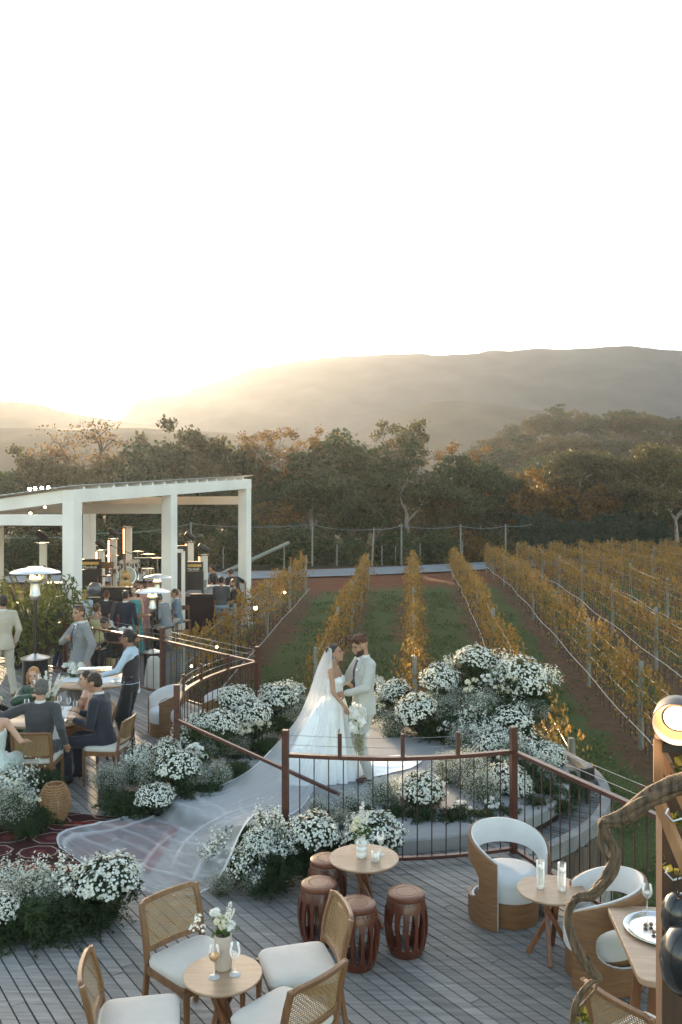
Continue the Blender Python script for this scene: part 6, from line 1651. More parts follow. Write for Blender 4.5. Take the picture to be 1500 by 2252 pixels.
    if face:
        for q in (-1, 1):
            MB().ell(hp_(q*.030, .080, .008), (.013, .009, .0065), Hm).build('eye', M_eyew, t)
            MB().cap(hp_(q*.016, .094, .027), hp_(q*.044, .083, .029), .004, .003, 6).build('eyebrow', M_brow, t)
        MB().ell(hp_(0, .101, -.060), (.020, .006, .0065), Hm).build('lips', M_lip, t)
    if beard:
        bd = MB(); bd.ell(hp_(0, .026, -.062), (.063, .062, .060), Hm, 16, 10).ell(hp_(0, .066, -.095), (.032, .030, .028), Hm)
        vox(bd, 'beard', mat('trimmed_beard', (.045, .026, .018), .8, .3, 60), t, vx*.8, 1)
    if glasses:
        for q in (-1, 1): MB().ell(hp_(q*.034, .045, .105), (.028, .02, .010), Hm).build('sunglasses', M_black, t)
    # ---- legs / skirt
    bm_ = CL[bottom or top]
    if outfit in ('suit', 'shirt', 'vest', 'tshirt'):
        tr_ = MB(); loft(tr_, [pel-V3((0, 0, .09)), pel-V3((0, 0, .03)), pel+up*.05, pel+up*.12], [.15, .165, .155, .14], [.11, .125, .115, .105], V3((1, 0, 0)))
        wide = 1.5 if (female and pose == 'stand') else 1.0
        for hh, k, a in ((hipL, kL, aL), (hipR, kR, aR)):
            tr_.cap(hh, k, .092, .072*wide); tr_.cap(k, a+V3((0, .0, .0)), .070*wide, .058*wide); 
            tr_.lathe([(.056*wide, -.045), (.062*wide, .03)], a, 14)
        vox(tr_, 'trousers', bm_, t, vx*.9, 2)
        for a, q in ((aL, -1), (aR, 1)):
            sh_ = MB(); sh_.ell(a+V3((q*.012, .075, -.045)), (.045, .10, .034)).ell(a+V3((0, -.02, -.035)), (.038, .05, .045)); vox(sh_, 'shoe', CL['shoe'] if outfit == 'suit' else CL['shoeb'], t, vx*.8, 1)
    # ---- upper clothes
    def torso(k, hem, nm, m, sl=None, nk=.075, flare=1.0, cut=None):
        j = MB(); sp = [pel+up*hem]; RX = [.185*k*flare]; RY = [.135*k*flare]
        if hem < -.02: sp.append(pel); RX.append(.172*k); RY.append(.13*k)
        sp += [wst, chs, tp(0, -.006, .42), shl, nb+up*.005]; RX += [.146*k*w_, .178*k*w_, .182*k*w_, .150*w_, nk]; RY += [.112*k, .132*k, .118*k, .088, nk*.92]
        loft(j, sp, RX, RY, right)
        if sl:
            for S, E, W_ in ((SL, eL, WL), (SR, eR, WR)):
                j.cap(shl+(S-shl)*.5, S, .075, .066*w_)
                e2 = E+(W_-E)*(.93 if sl == 'long' else 0)
                if sl == 'long': j.cap(S, E, .066*w_, .054*w_); j.cap(E, e2, .054*w_, .040)
                elif sl == 'short': m2 = S+(E-S)*.72; j.cap(S, m2, .066*w_, .058)
                elif sl == 'puff': j.cap(S, E, .070, .075); j.cap(E, e2 if sl == 'long' else E+(W_-E)*.7, .085, .05)
        if female:
            for q in (-1, 1): j.ell(tp(q*.065, .085, .335), (.060, .052, .058))
        return vox(j, nm, m, t, vx*.85, 2)
    def patch(pts, off, nm, m, k=1.0):
        """flat shape lying on the chest, (x, z) outline"""
        mb = MB(); fr_ = []; bk = []
        def sy(x, z):
            zz = [(-.12, .185, .135), (0, .172, .13), (.15, .146, .112), (.34, .178, .132), (.42, .182, .118), (.47, .150, .088), (.53, .075, .07)]
            for (z0, a0, b0), (z1, a1, b1) in zip(zz[:-1], zz[1:]):
                if z0 <= z <= z1+1e-6:
                    q = (z-z0)/(z1-z0); a_ = a0+(a1-a0)*q; b_ = b0+(b1-b0)*q; return b_*k*math.sqrt(max(0, 1-(x/(a_*k))**2))
            return .07
        n = len(pts)
        for x, z in pts: y = sy(x, z); fr_.append(tp(x, y+off, z)); bk.append(tp(x, y-.02, z))
        mb.v = [tuple(p) for p in fr_+bk]; mb.f = [tuple(range(n-1, -1, -1)), tuple(range(n, 2*n))]+[(i, (i+1) % n, (i+1) % n+n, i+n) for i in range(n)]
        return mb.build(nm, m, t, smooth=False)
    if outfit == 'suit':
        torso(1.0, -.13, 'jacket', CL[top], 'long', .078, 1.03)
        patch([(-.050, .52), (-.058, .46), (-.03, .30), (0, .16), (.03, .30), (.058, .46), (.050, .52)], .004, 'shirt', CL['white'])
        c_ = MB(); c_.lathe([(.062, 0), (.060, .035), (.054, .038)], (0, 0, 0), 20, False, False)
        co = c_.build('collar', CL['white'], t); co.location = nb-up*.0; so_ = co.modifiers.new('t', 'SOLIDIFY'); so_.thickness = .006
        if tie: patch([(-.014, .50), (-.018, .38), (-.024, .2), (0, .13), (.024, .2), (.018, .38), (.014, .50)], .011, 'tie', CL[tie])
        if lapel:
            for q in (-1, 1): patch([(q*.045, .53), (q*.115, .42), (q*.085, .38), (q*.012, .13), (q*.005, .15), (q*.03, .30), (q*.055, .45)][::q], .0075, 'lapel', CL[top])
        for W_, d_ in ((WL, dL), (WR, dR)):
            MB().cap(W_-d_*.035, W_-d_*.008, .033, .031, 14).build('cuff', CL['white'], t)
    elif outfit == 'tshirt': torso(.98, -.06, 'tshirt', CL[top], 'short', .07)
    elif outfit == 'shirt': torso(.95, .0, 'shirt', CL[top], 'long', .07)
    elif outfit == 'vest':
        torso(.93, .02, 'shirt', CL[top], 'long', .075)
        v_ = MB(); loft(v_, [pel+up*.03, wst, chs, tp(0, -.006, .42), shl-up*.0], [.168, .140*w_, .172*w_, .16*w_, .105], [.128, .110, .132, .116, .085], right)
        vox(v_, 'waistcoat', CL['vest'], t, vx*.8, 2)
        MB().lathe([(.062, 0), (.064, .03), (.058, .034)], (0, 0, 0), 20, False, False).build('collar', CL[top], t).location = nb
    elif outfit in ('longdress', 'dress', 'strapless'):
        j = MB(); topz = {'longdress': .50, 'dress': .44, 'strapless': .37}[outfit]
        sp = [pel-up*.05, pel+up*.02, wst, chs]; RX = [.175, .17, .128, .160]; RY = [.13, .125, .096, .118]
        sp.append(tp(0, -.004, topz)); RX.append(.150 if outfit != 'strapless' else .152); RY.append(.10 if outfit != 'strapless' else .108)
        loft(j, sp, RX, RY, right)
        for q in (-1, 1): j.ell(tp(q*.065, .080, .335), (.062, .054, .058))
        if outfit == 'longdress':
            for S, E, W_ in ((SL, eL, WL), (SR, eR, WR)): j.cap(shl+(S-shl)*.4, S, .07, .060); j.cap(S, E, .060, .070); j.cap(E, E+(W_-E)*.85, .075, .05)
        if pose == 'sit':
            for hh, k, a in ((hipL, kL, aL), (hipR, kR, aR)): j.cap(hh, k, .10, .085); j.cap(k, a+V3((0, 0, .1)), .085, .09)
            j.cap((kL+kR)/2, (hipL+hipR)/2, .085, .10)
        else: loft(j, [V3((0, .0, .05)), V3((0, 0, .45)), pel-V3((0, 0, .1)), pel+up*.02], [.26, .21, .185, .17], [.22, .17, .14, .125], V3((1, 0, 0)))
        vox(j, 'dress', CL[top], t, vx*.9, 2)
    return t, dict(pel=pel, WL=WL, WR=WR, hc=hc, Hm=Hm, hp=hp_, tp=tp, dR=dR, dL=dL)

# bride and groom: he stands right, she left, looking at each other
PZ = .14
GX, GY = .27, 10.10; BX, BY = -.08, 10.16
grz = dir_rz(-.93, -.37); brz = dir_rz(.95, -.20)
g, gi = human('groom in a pale beige grey suit holding the bride by the waist', (GX, GY, PZ), grz, s=1.0, skin='tan', hair='auburn', style='quiff', top='sage', beard=True, tie='tie', lapel=True,
      lh=(-.10, .27, .14), rh=(.14, .30, .17), lhint=(-1, -.5, -.5), rhint=(1, -.8, -.3), hp=-.30, hy=.05, vx=.0085, feet=((-.10, -.02), (.11, .12)), hn=((.7, 0, -.4), (-.7, 0, -.4)), curl=.5)
MB().ell(gi['tp'](-.095, .128, .40), (.016, .012, .018)).build('boutonniere', M_petal, g)
b_, bi = human('bride in a white strapless gown looking up at the groom, holding white blooms', (BX, BY, PZ), brz, s=.93, skin='tan', hair='dark', style='bridal', outfit='strapless', top='satin', female=True,
      lh=(-.20, .22, .20), rh=(.26, .20, .04), lhint=(-1, -.7, 0), rhint=(1, -.6, -.4), hp=.26, vx=.0085, hn=((.8, 0, .2), (-.8, 0, .2)), curl=.55)
for q in (-1, 1):
    MB().ell(bi['hp'](q*.086, .0, -.045), (.007, .007, .011)).ell(bi['hp'](q*.086, .0, -.070), (.009, .009, .013)).build('earring', M_silver, b_)
# gown skirt in bride's local frame (identity after placing in world, so give world points and undo)
def w2l(o, p): return (Matrix.Translation(o.location) @ Matrix.Rotation(o.rotation_euler.z, 4, 'Z') @ Matrix.Diagonal((*o.scale, 1))).inverted() @ Vector(p)
n = 144; rings = []; cx, cy = BX-.01, BY
for j in range(27):
    q = j/26; z = PZ+.005+.98*(1-q)**1.0; ring = []
    for i in range(n):
        a = 2*PI*i/n; ca, sa = math.cos(a), math.sin(a)
        base = .47+.05*math.cos(a*2)-.17*max(0, math.cos(a+R(8)))**1.5; 
        tr = max(0, math.cos(a-R(40)))**9*1.05    # train laid out behind the groom
        lw = .10*max(0, math.cos(a-PI))
        cam_ = -.12*max(0, math.cos(a+PI/2))**2
        rb_ = base+lw+cam_
        f1 = .125+(rb_-.125)*(q**.85)
        f1 += tr*max(0, (q-.80)/.20)**1.25
        fold = (.020*math.sin(a*13+1.3*q)+.013*math.sin(a*7+2.0)+.009*math.sin(a*29+3*q))*min(1, q*1.7)
        f1 += fold
        zz = z
        if q > .80 and tr > .08:
            e = (q-.80)/.20; zz = PZ+.006+(.98*.20)*(1-e)**(1+2.5*min(1, tr*2))+.020*abs(math.sin(a*17+q*9))*min(1, tr*3)*(1-.6*e)
        dx = -.03*q
        ring.append(Vector(w2l(b_, (cx+dx+ca*f1, cy+sa*f1*.92, zz))))
    rings.append(ring)
mb = MB(); mb.rings(rings, caps=False); sk = mb.build('skirt', CL['satin'], b_)
# bouquet: orchids and pale trailing grass, in her right hand
hb_ = Matrix.Translation(b_.location) @ Matrix.Rotation(b_.rotation_euler.z, 4, 'Z') @ Matrix.Diagonal((*b_.scale, 1)) @ (bi['WR']+bi['dR']*.09)
bq = thing('bridal_bouquet', 'bridal bouquet of white orchids with pale trailing grass', 'bouquet', hb_+Vector((.075, -.05, -.04)))
rg = np.random.default_rng(88); parts = []
for i in range(26):
    c = np.array([rg.uniform(-.07, .085), rg.uniform(-.09, .02), rg.uniform(-.22, .13)]); c[0] += c[2]*-.15
    m_ = 6; d = rg.normal(size=(m_, 3)); d[:, 1] -= .8; parts.append(leaf_quads(rg, c+rg.normal(size=(m_, 3))*.02, .082, .8, nrm=d))
arr_mesh('petals', *join_arr(parts), M_petal, bq)
P = []; 
for i in range(24):
    x0 = rg.uniform(-.02, .08); 
    for j in range(14): P.append((x0+rg.normal()*.008+.02*math.sin(i), rg.uniform(-.05, -.02), -.18-.27*j/14*rg.uniform(.6, 1)))
P = np.array(P); nr = rg.normal(size=P.shape); nr[:, 2] *= .1
arr_mesh('trailing_grass', *leaf_quads(rg, P, .035, .35, nrm=nr), leafmat('pale_dry_grass', [(.30, .30, .16), (.48, .46, .28)]), bq)
MB().tube([(-.05, .03, .05), (.0, 0, -.04), (.03, -.02, -.18)], .016, 8).build('stems', M_stem, bq)

# ---------------------------------------------------------------- veil
M_veil = bpy.data.materials.new('sheer_tulle'); M_veil.use_nodes = True
N = M_veil.node_tree.nodes; L = M_veil.node_tree.links; pb = N['Principled BSDF']; out = N['Material Output']
df = N.new('ShaderNodeBsdfDiffuse'); df.inputs[0].default_value = (.92, .94, .97, 1); tl = N.new('ShaderNodeBsdfTranslucent'); tl.inputs[0].default_value = (.93, .93, .94, 1)
m1 = N.new('ShaderNodeMixShader'); m1.inputs[0].default_value = .5; L.new(df.outputs[0], m1.inputs[1]); L.new(tl.outputs[0], m1.inputs[2])
lw = N.new('ShaderNodeLayerWeight'); lw.inputs[0].default_value = .35; N.remove(pb)
mp = N.new('ShaderNodeMapRange'); mp.inputs[1].default_value = 0; mp.inputs[2].default_value = 1; mp.inputs[3].default_value = .18; mp.inputs[4].default_value = .54; L.new(lw.outputs['Facing'], mp.inputs[0])
at_ = N.new('ShaderNodeAttribute'); at_.attribute_name = 'gather'
ad = N.new('ShaderNodeMath'); ad.operation = 'ADD'; ad.use_clamp = True; L.new(mp.outputs[0], ad.inputs[0]); L.new(at_.outputs['Fac'], ad.inputs[1])
tr_ = N.new('ShaderNodeBsdfTransparent'); mx = N.new('ShaderNodeMixShader'); L.new(ad.outputs[0], mx.inputs[0]); L.new(tr_.outputs[0], mx.inputs[1]); L.new(m1.outputs[0], mx.inputs[2]); L.new(mx.outputs[0], out.inputs[0])
hcw = Matrix.Translation(b_.location) @ Matrix.Rotation(b_.rotation_euler.z, 4, 'Z') @ Matrix.Diagonal((*b_.scale, 1)) @ bi['hp'](0, -.085, .07)
def V_(px, py, Y): return atY(px, py, Y)
hx = V_(722, 1424, hcw.y)
ROW = [ # left, mid, right edge points of the cloth, from comb to hem
 (V_(716, 1428, 10.20), V_(722, 1424, 10.12), V_(730, 1428, 10.06)),
 (V_(697, 1470, 10.25), V_(713, 1478, 10.10), V_(731, 1482, 10.02)),
 (V_(680, 1520, 10.28), V_(702, 1530, 10.10), V_(726, 1540, 9.98)),
 (V_(659, 1570, 10.30), V_(688, 1590, 10.05), V_(718, 1615, 9.88)),
 (V_(632, 1608, 10.30), V_(668, 1650, 9.95), V_(706, 1690, 9.68)),
 (V_(600, 1643, 10.25), V_(640, 1700, 9.70), V_(685, 1745, 9.40)),
 (V_(563, 1681, 10.05), V_(598, 1730, 9.45), V_(652, 1785, 8.98)),
 (V_(524, 1709, 9.85), V_(545, 1752, 9.27), V_(606, 1796, 8.62)),
 (V_(470, 1733, 9.75), V_(492, 1777, 9.06), V_(575, 1792, 8.33)),
 (V_(423, 1746, 9.72), V_(452, 1800, 8.95), V_(560, 1792, 8.05)),
 (V_(360, 1772, 9.45), V_(418, 1822, 8.78), V_(542, 1812, 7.75)),
 (V_(310, 1788, 9.27), V_(390, 1845, 8.55), V_(526, 1842, 7.58)),
 (V_(260, 1800, 9.15), V_(360, 1868, 8.30), V_(512, 1875, 7.45)),
 (V_(205, 1811, 9.00), V_(335, 1890, 8.08), V_(498, 1905, 7.38)),
 (V_(160, 1821, 8.90), V_(312, 1912, 7.86), V_(484, 1928, 7.36)),
 (V_(132, 1833, 8.76), V_(300, 1932, 7.66), V_(470, 1946, 7.42)),
 (V_(124, 1848, 8.58), V_(290, 1946, 7.54), V_(455, 1960, 7.40)),
 (V_(130, 1866, 8.36), V_(285, 1953, 7.49), V_(436, 1970, 7.34)),
]
NU_, NV_ = 150, 210; R0 = len(ROW)-1; Vv = []; G_ = []
def crv(P, t):
    i = min(int(t), len(P)-2); u_ = t-i; p0 = P[max(i-1, 0)]; p1 = P[i]; p2 = P[i+1]; p3 = P[min(i+2, len(P)-1)]
    return .5*((2*p1)+(-p0+p2)*u_+(2*p0-5*p1+4*p2-p3)*u_*u_+(-p0+3*p1-3*p2+p3)*u_**3)
EL = [r[0] for r in ROW]; EM = [r[1] for r in ROW]; ER = [r[2] for r in ROW]
def floor_z(p): return PZ*(1-sstep(PR-.02, PR+.16, math.hypot(p.x-PC.x, p.y-PC.y)))
for j in range(NV_+1):
    t_ = R0*j/NV_; l, m_, r_ = crv(EL, t_), crv(EM, t_), crv(ER, t_); fr_ = j/NV_
    # last quarter: bow the hem outwards
    for i in range(NU_+1):
        u_ = i/NU_; p = l*(1-u_)*(1-2*u_)+m_*4*u_*(1-u_)+r_*u_*(2*u_-1)
        air = max(0, 1-fr_/.42); w_ = (l-r_).length
        fl_ = min(1, max(0, (fr_-.35)/.2))
        dep = (.018*math.sin(u_*38+2*fr_)+.012*math.sin(u_*67+1))*min(1, fr_*8)*(.06+air)
        p = p+Vector((dep*.35, -dep, 0))
        # folds lying on the floor, mostly running across in arcs, and long pulls toward the flowers
        fn = noise.noise(Vector((u_*2.2, fr_*26, 1)))*.5+.5
        fold = .022*max(0, math.sin(fr_*120+5*math.sin(u_*3.1)+3.0*noise.noise(Vector((u_*3, fr_*6, 3)))))**4*(fn-.25)*1.4+.014*max(0, noise.noise(Vector((u_*9, fr_*34, 5))))
        pull = .032*max(0, math.sin(u_*34+6*fr_+3*noise.noise(Vector((u_*2, fr_*4, 7)))))**8*max(0, .35+1.3*noise.noise(Vector((u_*4, fr_*5, 9))))
        fz = floor_z(p)
        p.z += fl_*(fold*(1 if u_ < .8 else .3)+pull)
        if fr_ > .30: p.z = max(p.z, fz+.018+fl_*(fold+pull)*.7)
        edge = min(1, min(u_, 1-u_)/.018); edge2 = (1-fr_)/.008
        Vv.append(tuple(p)); G_.append(max(.52*air**1.3+.06*max(0, 1-fr_/.6), (.6 if (edge < .99 and fr_ > .3) or edge2 < 2 else 0), fl_*min(.42, max(0, fold+pull)*17)))
mb = MB(); mb.v = Vv; W1 = NU_+1
mb.f = [(j*W1+i, j*W1+i+1, (j+1)*W1+i+1, (j+1)*W1+i) for j in range(NV_) for i in range(NU_)]
vl = mb.build('bridal_veil', M_veil)
a_ = vl.data.attributes.new('gather', 'FLOAT', 'POINT'); a_.data.foreach_set('value', G_)
tag(vl, 'long sheer white veil falling from the bride and spread over the steps, rug and flowers', 'veil')

# ---------------------------------------------------------------- guests
def P_(px, Y, z=0): return ((px-750)*Y/F, Y, z)
GG = None
# at the near table
human('man in a charcoal suit seen from behind, greying hair, at the near table', (-3.53, 9.95, 0), dir_rz(-.05, 1), 'sit', skin='tan', hair='grey', top='charcoal', lh=(-.42, .22, .22), rh=(.30, .02, .05), lhint=(-1, -.2, -.3), hy=.25, hp=-.15, face=False, lean=.12, vx=.013)
m_, mi = human('man in a navy suit turned left, holding a small cup, at the near table', (-2.93, 10.47, 0), dir_rz(-1, .1), 'sit', skin='tan', hair='dark', top='navy', lh=(-.14, .33, .23), rh=(.12, .36, .26), lean=.16, hp=-.12, vx=.013)
human('brown haired woman in a copper dress peeping from behind the navy suit', (-3.31, 11.05, 0), dir_rz(-.9, -.55), 'sit', female=True, skin='fair', hair='dark', style='bun', outfit='dress', top='rust', vx=.013, s=.93)
human('woman in dark green silk with golden red hair raising a spoon', (-4.12, 11.4, 0), dir_rz(.18, -1), 'sit', female=True, skin='fair', hair='ginger', style='bob', outfit='longdress', top='green', rh=(-.02, .24, .42), lh=(-.10, .34, .24), rhint=(1, .1, -.4), vx=.012, hp=-.1, s=.92)
human('blonde guest in a pale gown cut by the left edge', (-3.82, 9.32, 0), dir_rz(-.1, 1), 'sit', female=True, skin='fair', hair='blonde', style='bun', outfit='strapless', top='pale', rh=(.30, .25, .18), vx=.014, face=False)
human('person in dark clothes sitting behind the blonde guest at the left edge', (-4.75, 11.3, 0), dir_rz(1, .0), 'sit', skin='tan', hair='dark', top='black', vx=.016)
# waiter
w_, wi = human('waitress with a bun, pale blue shirt and dark waistcoat, carrying a tray', (-2.96, 11.95, 0), dir_rz(-.97, .15), 'stand', s=.97, female=True, skin='brown', hair='black', style='bun', outfit='vest', top='blueshirt', bottom='black', lh=(-.20, .33, .16), rh=(.24, .30, .12), lhint=(-.6, -1, -.5), rhint=(.6, -1, -.5), hp=-.18, vx=.012, feet=((-.11, -.03), (.11, .06)), hn=((0, 0, 1), (0, 0, 1)))
ty = thing('serving_tray', 'rectangular silver tray carried by the waitress', 'tray', (-3.50, 12.06, 1.08), R(12))
MB().box((0, 0, 0), (.46, .34, .012)).build('dish', M_silver, ty, smooth=False, bevel=.004)
for a, c in (((-.23, -.17), (.23, -.17)), ((-.23, .17), (.23, .17)), ((-.23, -.17), (-.23, .17)), ((.23, -.17), (.23, .17))): MB().bar((*a, .012), (*c, .012), .014, .018).build('rim', M_silver, ty, smooth=False)
# standing guests on the deck
human('man in a mid grey suit and navy tie standing with a hand on his chest', (-4.13, 13.45, 0), dir_rz(-.75, -.66), 'stand', s=1.08, skin='tan', hair='brown', top='grey', tie='tie', rh=(-.02, .20, .33), lh=(-.25, .02, .0), rhint=(1, .1, -.6), lhint=(-1, -.4, 0), hy=.35, vx=.012, glasses=True, lapel=True, hn=((1, 0, 0), (0, -1, .2)), curl=.1)
human('man in a cream suit seen from behind, cut by the left edge', (-6.12, 15.4, 0), dir_rz(-.7, .7), 'stand', s=1.06, skin='tan', hair='dark', top='cream', face=False, feet=((-.12, 0), (.14, -.12)), vx=.016)
# terrace guests
TZ = -.2; GT = None
def tg(label, px, Y, dx, dy, **k):
    return human(label, P_(px, Y, k.pop('z', TZ)), dir_rz(dx, dy), k.pop('pose', 'stand'), vx=k.pop('vx', .02), **k)
tg('man in a blue suit standing left of the big heater beyond the railing', 38, 18.6, -.2, .9, top='blue', hair='brown', s=.93, face=False)
tg('bearded man in dark clothes seated low behind the railing at the left', 36, 18.2, 1, .1, pose='sit', top='black', hair='dark', beard=True, s=.95, z=-.42)
tg('man in a navy suit standing to the right of the big heater', 124, 19.0, .6, .8, top='blue', hair='dark', s=.95, face=False)
tg('woman in a pale yellow dress behind the grey suited man', 213, 18.6, .3, 1, pose='sit', seat=.66, female=True, outfit='dress', top='yellow', hair='brown', style='bun', skin='tan', face=False)
tg('man in a dark suit bowing his head at a table beyond the railing', 252, 18.3, -.7, -.7, pose='sit', top='black', hair='dark', lean=.3, hp=-.5)
tg('young man in a dark brown suit standing with his back to us near the stage', 234, 21.0, .1, 1, top='vest', bottom='black', hair='auburn', face=False, s=.93)
tg('tall man in a navy suit with his back to us at the bar table', 276, 19.7, .1, 1, top='navy', hair='dark', face=False)
tg('woman in a teal dress facing us at the bar table', 297, 21.2, -.1, -1, female=True, outfit='dress', top='teal', hair='brown', style='long', skin='fair', s=.99)
tg('brown haired woman in pink behind the bar table', 315, 21.9, -.4, -.9, female=True, outfit='dress', top='pink', hair='auburn', style='bob', skin='fair', s=1.0)
tg('woman in a crimson dress half hidden by the tall navy suited man', 256, 20.4, .3, .9, pose='sit', seat=.5, female=True, outfit='dress', top='red', hair='dark', style='long', face=False)
tg('man in a grey jacket bent over the bar table', 364, 21.6, -.8, .5, pose='sit', seat=.62, top='grey', hair='grey', lean=.35, face=False)
tg('man in a blue grey jacket sitting on a bar stool facing left', 391, 22.8, -.95, -.2, pose='sit', seat=.60, top='bluegrey', bottom='cream', hair='brown', lean=.12)
tg('dark long haired woman in a cream dress beside the bar stools', 383, 23.6, -.5, -.9, female=True, outfit='dress', top='creamd', hair='black', style='long', skin='fair', s=.98, rh=(.02, .28, .25))
tg('young man in a black t-shirt standing behind the laptop', 468, 27.2, -.9, .2, outfit='tshirt', top='black', bottom='black', hair='dark', z=-.05)
tg('man in a worn dark jacket seen from behind at the sound desk', 487, 24.6, 0, 1, pose='sit', seat=.72, outfit='shirt', top='jeanjacket', bottom='denim', hair='dark', face=False, s=1.05)
tg('curly haired man in a black t-shirt and jeans seated at the sound desk', 513, 24.9, -.9, -.3, pose='sit', seat=.62, outfit='tshirt', top='black', bottom='denim', hair='brown', beard=True, s=1.05)
tg('man in a black t-shirt bending forward behind the sound desk', 521, 26.6, -.6, .7, outfit='tshirt', top='black', bottom='black', hair='dark', lean=.5, lh=(-.2, .35, .1), rh=(.3, .0, .05), face=False, s=1.08)
tg('waiter in a pale shirt partly hidden by the near pergola post', 186, 21.6, .5, -.8, outfit='shirt', top='blueshirt', bottom='black', hair='brown', s=.9)
# bar tables, stools on the terrace
def bar_table(px, Y, lab, r=.32, h=1.05, cl=False):
    t = thing('bar_table', lab, 'table', P_(px, Y, TZ), 0, 'tables on the terrace')
    MB().lathe([(r, h-.03), (r, h)], n=32).build('table_top', M_oakd, t); MB().lathe([(.2, 0), (.19, .03), (.03, .05), (.03, h-.03)], n=16).build('pedestal', M_oakd, t)
    if cl: MB().lathe([(r+.02, h-.28), (r+.012, h-.1), (r+.008, h+.008), (.01, h+.012)], n=48, cap0=False).build('cloth', M_wcloth, t)
bar_table(303, 20.6, 'high round table between the navy suited man and the woman in teal'); bar_table(215, 20.2, 'white clothed table right of the near pergola post', .42, .95, True); bar_table(272, 18.4, 'table with white flowers beyond the railing', .4, .78)
bouquet('flower_arrangement', 'small white flowers in the vase beyond the railing', 'flowers', P_(278, 18.2, TZ+.86), [(rb.uniform(-.12, .12), rb.uniform(-.1, .1), rb.uniform(.05, .2), .05, False) for _ in range(9)], [], leaves=60, seed=22, group='bouquets in vases')
def bar_stool(px, Y, lab):
    t = thing('bar_stool', lab, 'bar stool', P_(px, Y, TZ), .3, 'dark wooden bar stools')
    for sx in (-1, 1):
        for sy in (-1, 1): MB().tube([(sx*.2, sy*.2, 0), (sx*.16, sy*.16, .6)], .016, 6).build('leg', M_oakd, t)
        MB().tube([(sx*.17, .17, .6), (sx*.17, .22, 1.0)], .016, 6).build('back_post', M_oakd, t)
    MB().box((0, 0, .61), (.38, .38, .04)).build('seat', M_cherry, t, smooth=False, bevel=.01); MB().box((0, .215, .95), (.38, .03, .12)).build('backrest', M_cherry, t, smooth=False, bevel=.01)
    for z in (.2, .35): MB().box((0, 0, z), (.36, .36, .015)).build('footrest', M_oakd, t, smooth=False)
bar_stool(403, 22.9, 'bar stool under the man in the blue grey jacket'); bar_stool(366, 21.8, 'bar stool under the man bent over the table'); bar_stool(487, 24.4, 'stool under the man in the worn dark jacket'); bar_stool(510, 25.0, 'stool under the curly haired man'); bar_stool(213, 18.4, 'stool under the woman in yellow')
# draped white throw over a chair, speaker box by the waiter
dr = thing('draped_chair', 'chair draped with a white cloth behind the back railing', 'chair', P_(338, 16.6, TZ), 0, None, .66)
mb = MB(); mb.rings([[Vector((.26*k*math.copysign(abs(math.cos(a))**.5, math.cos(a))*(1+.05*math.sin(a*9)*(1-z)), .22*k*math.sin(a)*(1+.05*math.sin(a*7)*(1-z)), z)) for a in [2*PI*i/40 for i in range(40)]] for z, k in ((.15, 1.1), (.45, 1.0), (.8, .85), (1.0, .7), (1.08, .45))]); mb.build('cloth', cloth('greyish_throw', (.42, .38, .34)), dr)
for sx in (-.18, .18):
    for sy in (-.15, .15): MB().tube([(sx, sy, 0), (sx, sy, .5)], .018, 6).build('leg', M_oakd, dr)
# ---------------------------------------------------------------- lamp frame and twisted vine in the right foreground
M_beam = woodmat('lamp_lit_timber', (.40, .22, .11), (.25, .13, .06), .6, 3, (10, 10, 1.5), .1)  # golden lamplight is put into this lighter timber colour
M_driftw = woodmat('gnarled_vine_wood', (.23, .15, .09), (.05, .036, .026), .75, 7, (9, 9, 1.2), .8)
FY = 2.75
def Q(px, py, Y=FY): return atY(px, py, Y)
fr = thing('timber_frame', 'dark timber lamp frame with slanting bars at the right edge', 'frame', (0, 0, 0))
b0 = Q(1457, 2300); b1 = Q(1449, 1530)
MB().box(((Q(1478, 2000).x), FY+.02, (b0.z+b1.z)/2-.3), (.012+.058, .06, b1.z-b0.z+.5)).build('upright', woodmat('dark_stained_timber', (.085, .045, .026), (.045, .026, .018), .6, 3, (10, 10, 1.2), .1), fr, smooth=False, bevel=.004)
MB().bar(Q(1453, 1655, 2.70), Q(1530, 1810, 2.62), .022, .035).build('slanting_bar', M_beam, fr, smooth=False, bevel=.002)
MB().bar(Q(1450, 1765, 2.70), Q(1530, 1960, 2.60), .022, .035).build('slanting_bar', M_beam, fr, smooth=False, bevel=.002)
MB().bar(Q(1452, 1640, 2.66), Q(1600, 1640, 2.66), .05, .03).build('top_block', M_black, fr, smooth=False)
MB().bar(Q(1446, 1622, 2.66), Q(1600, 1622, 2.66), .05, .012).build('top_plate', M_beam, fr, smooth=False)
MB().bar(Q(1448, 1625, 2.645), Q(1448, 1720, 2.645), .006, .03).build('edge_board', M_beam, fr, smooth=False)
for py in (1790, 1920): MB().tube([Q(1470, py-12, 2.66), Q(1464, py, 2.65), Q(1480, py+16, 2.64), Q(1500, py+10, 2.64)], .0035, 6).build('hook', M_steel, fr)
# lit lamp
lx = Q(1488, 1590, 2.60)
la = thing('spot_lamp', 'round hooded lamp shining warm white at the right edge', 'lamp', lx)
M3 = (Vector((-.42, -.86, -.28)).to_track_quat('Z', 'Y')).to_matrix()
def lring(prof, nm, m, cap=True):
    n = 40; rings = [[M3 @ Vector((r*math.cos(2*PI*k/n), r*math.sin(2*PI*k/n), z)) for k in range(n)] for r, z in prof]
    return MB().rings(rings, caps=cap).build(nm, m, la)
lring([(.020, -.10), (.050, -.085), (.066, -.055), (.070, -.02), (.071, .012), (.069, .013), (.066, -.01), (.058, -.03)], 'hood', mat('bronze_lamp_hood', (.10, .085, .075), .35, metal=.8))
lring([(.066, -.012), (.052, -.026), (.044, -.032)], 'reflector', mat('warm_reflector', (.26, .15, .07), .45, metal=.4), False)
M_lamp = emit('lit_lens', (1, .84, .6), 7)
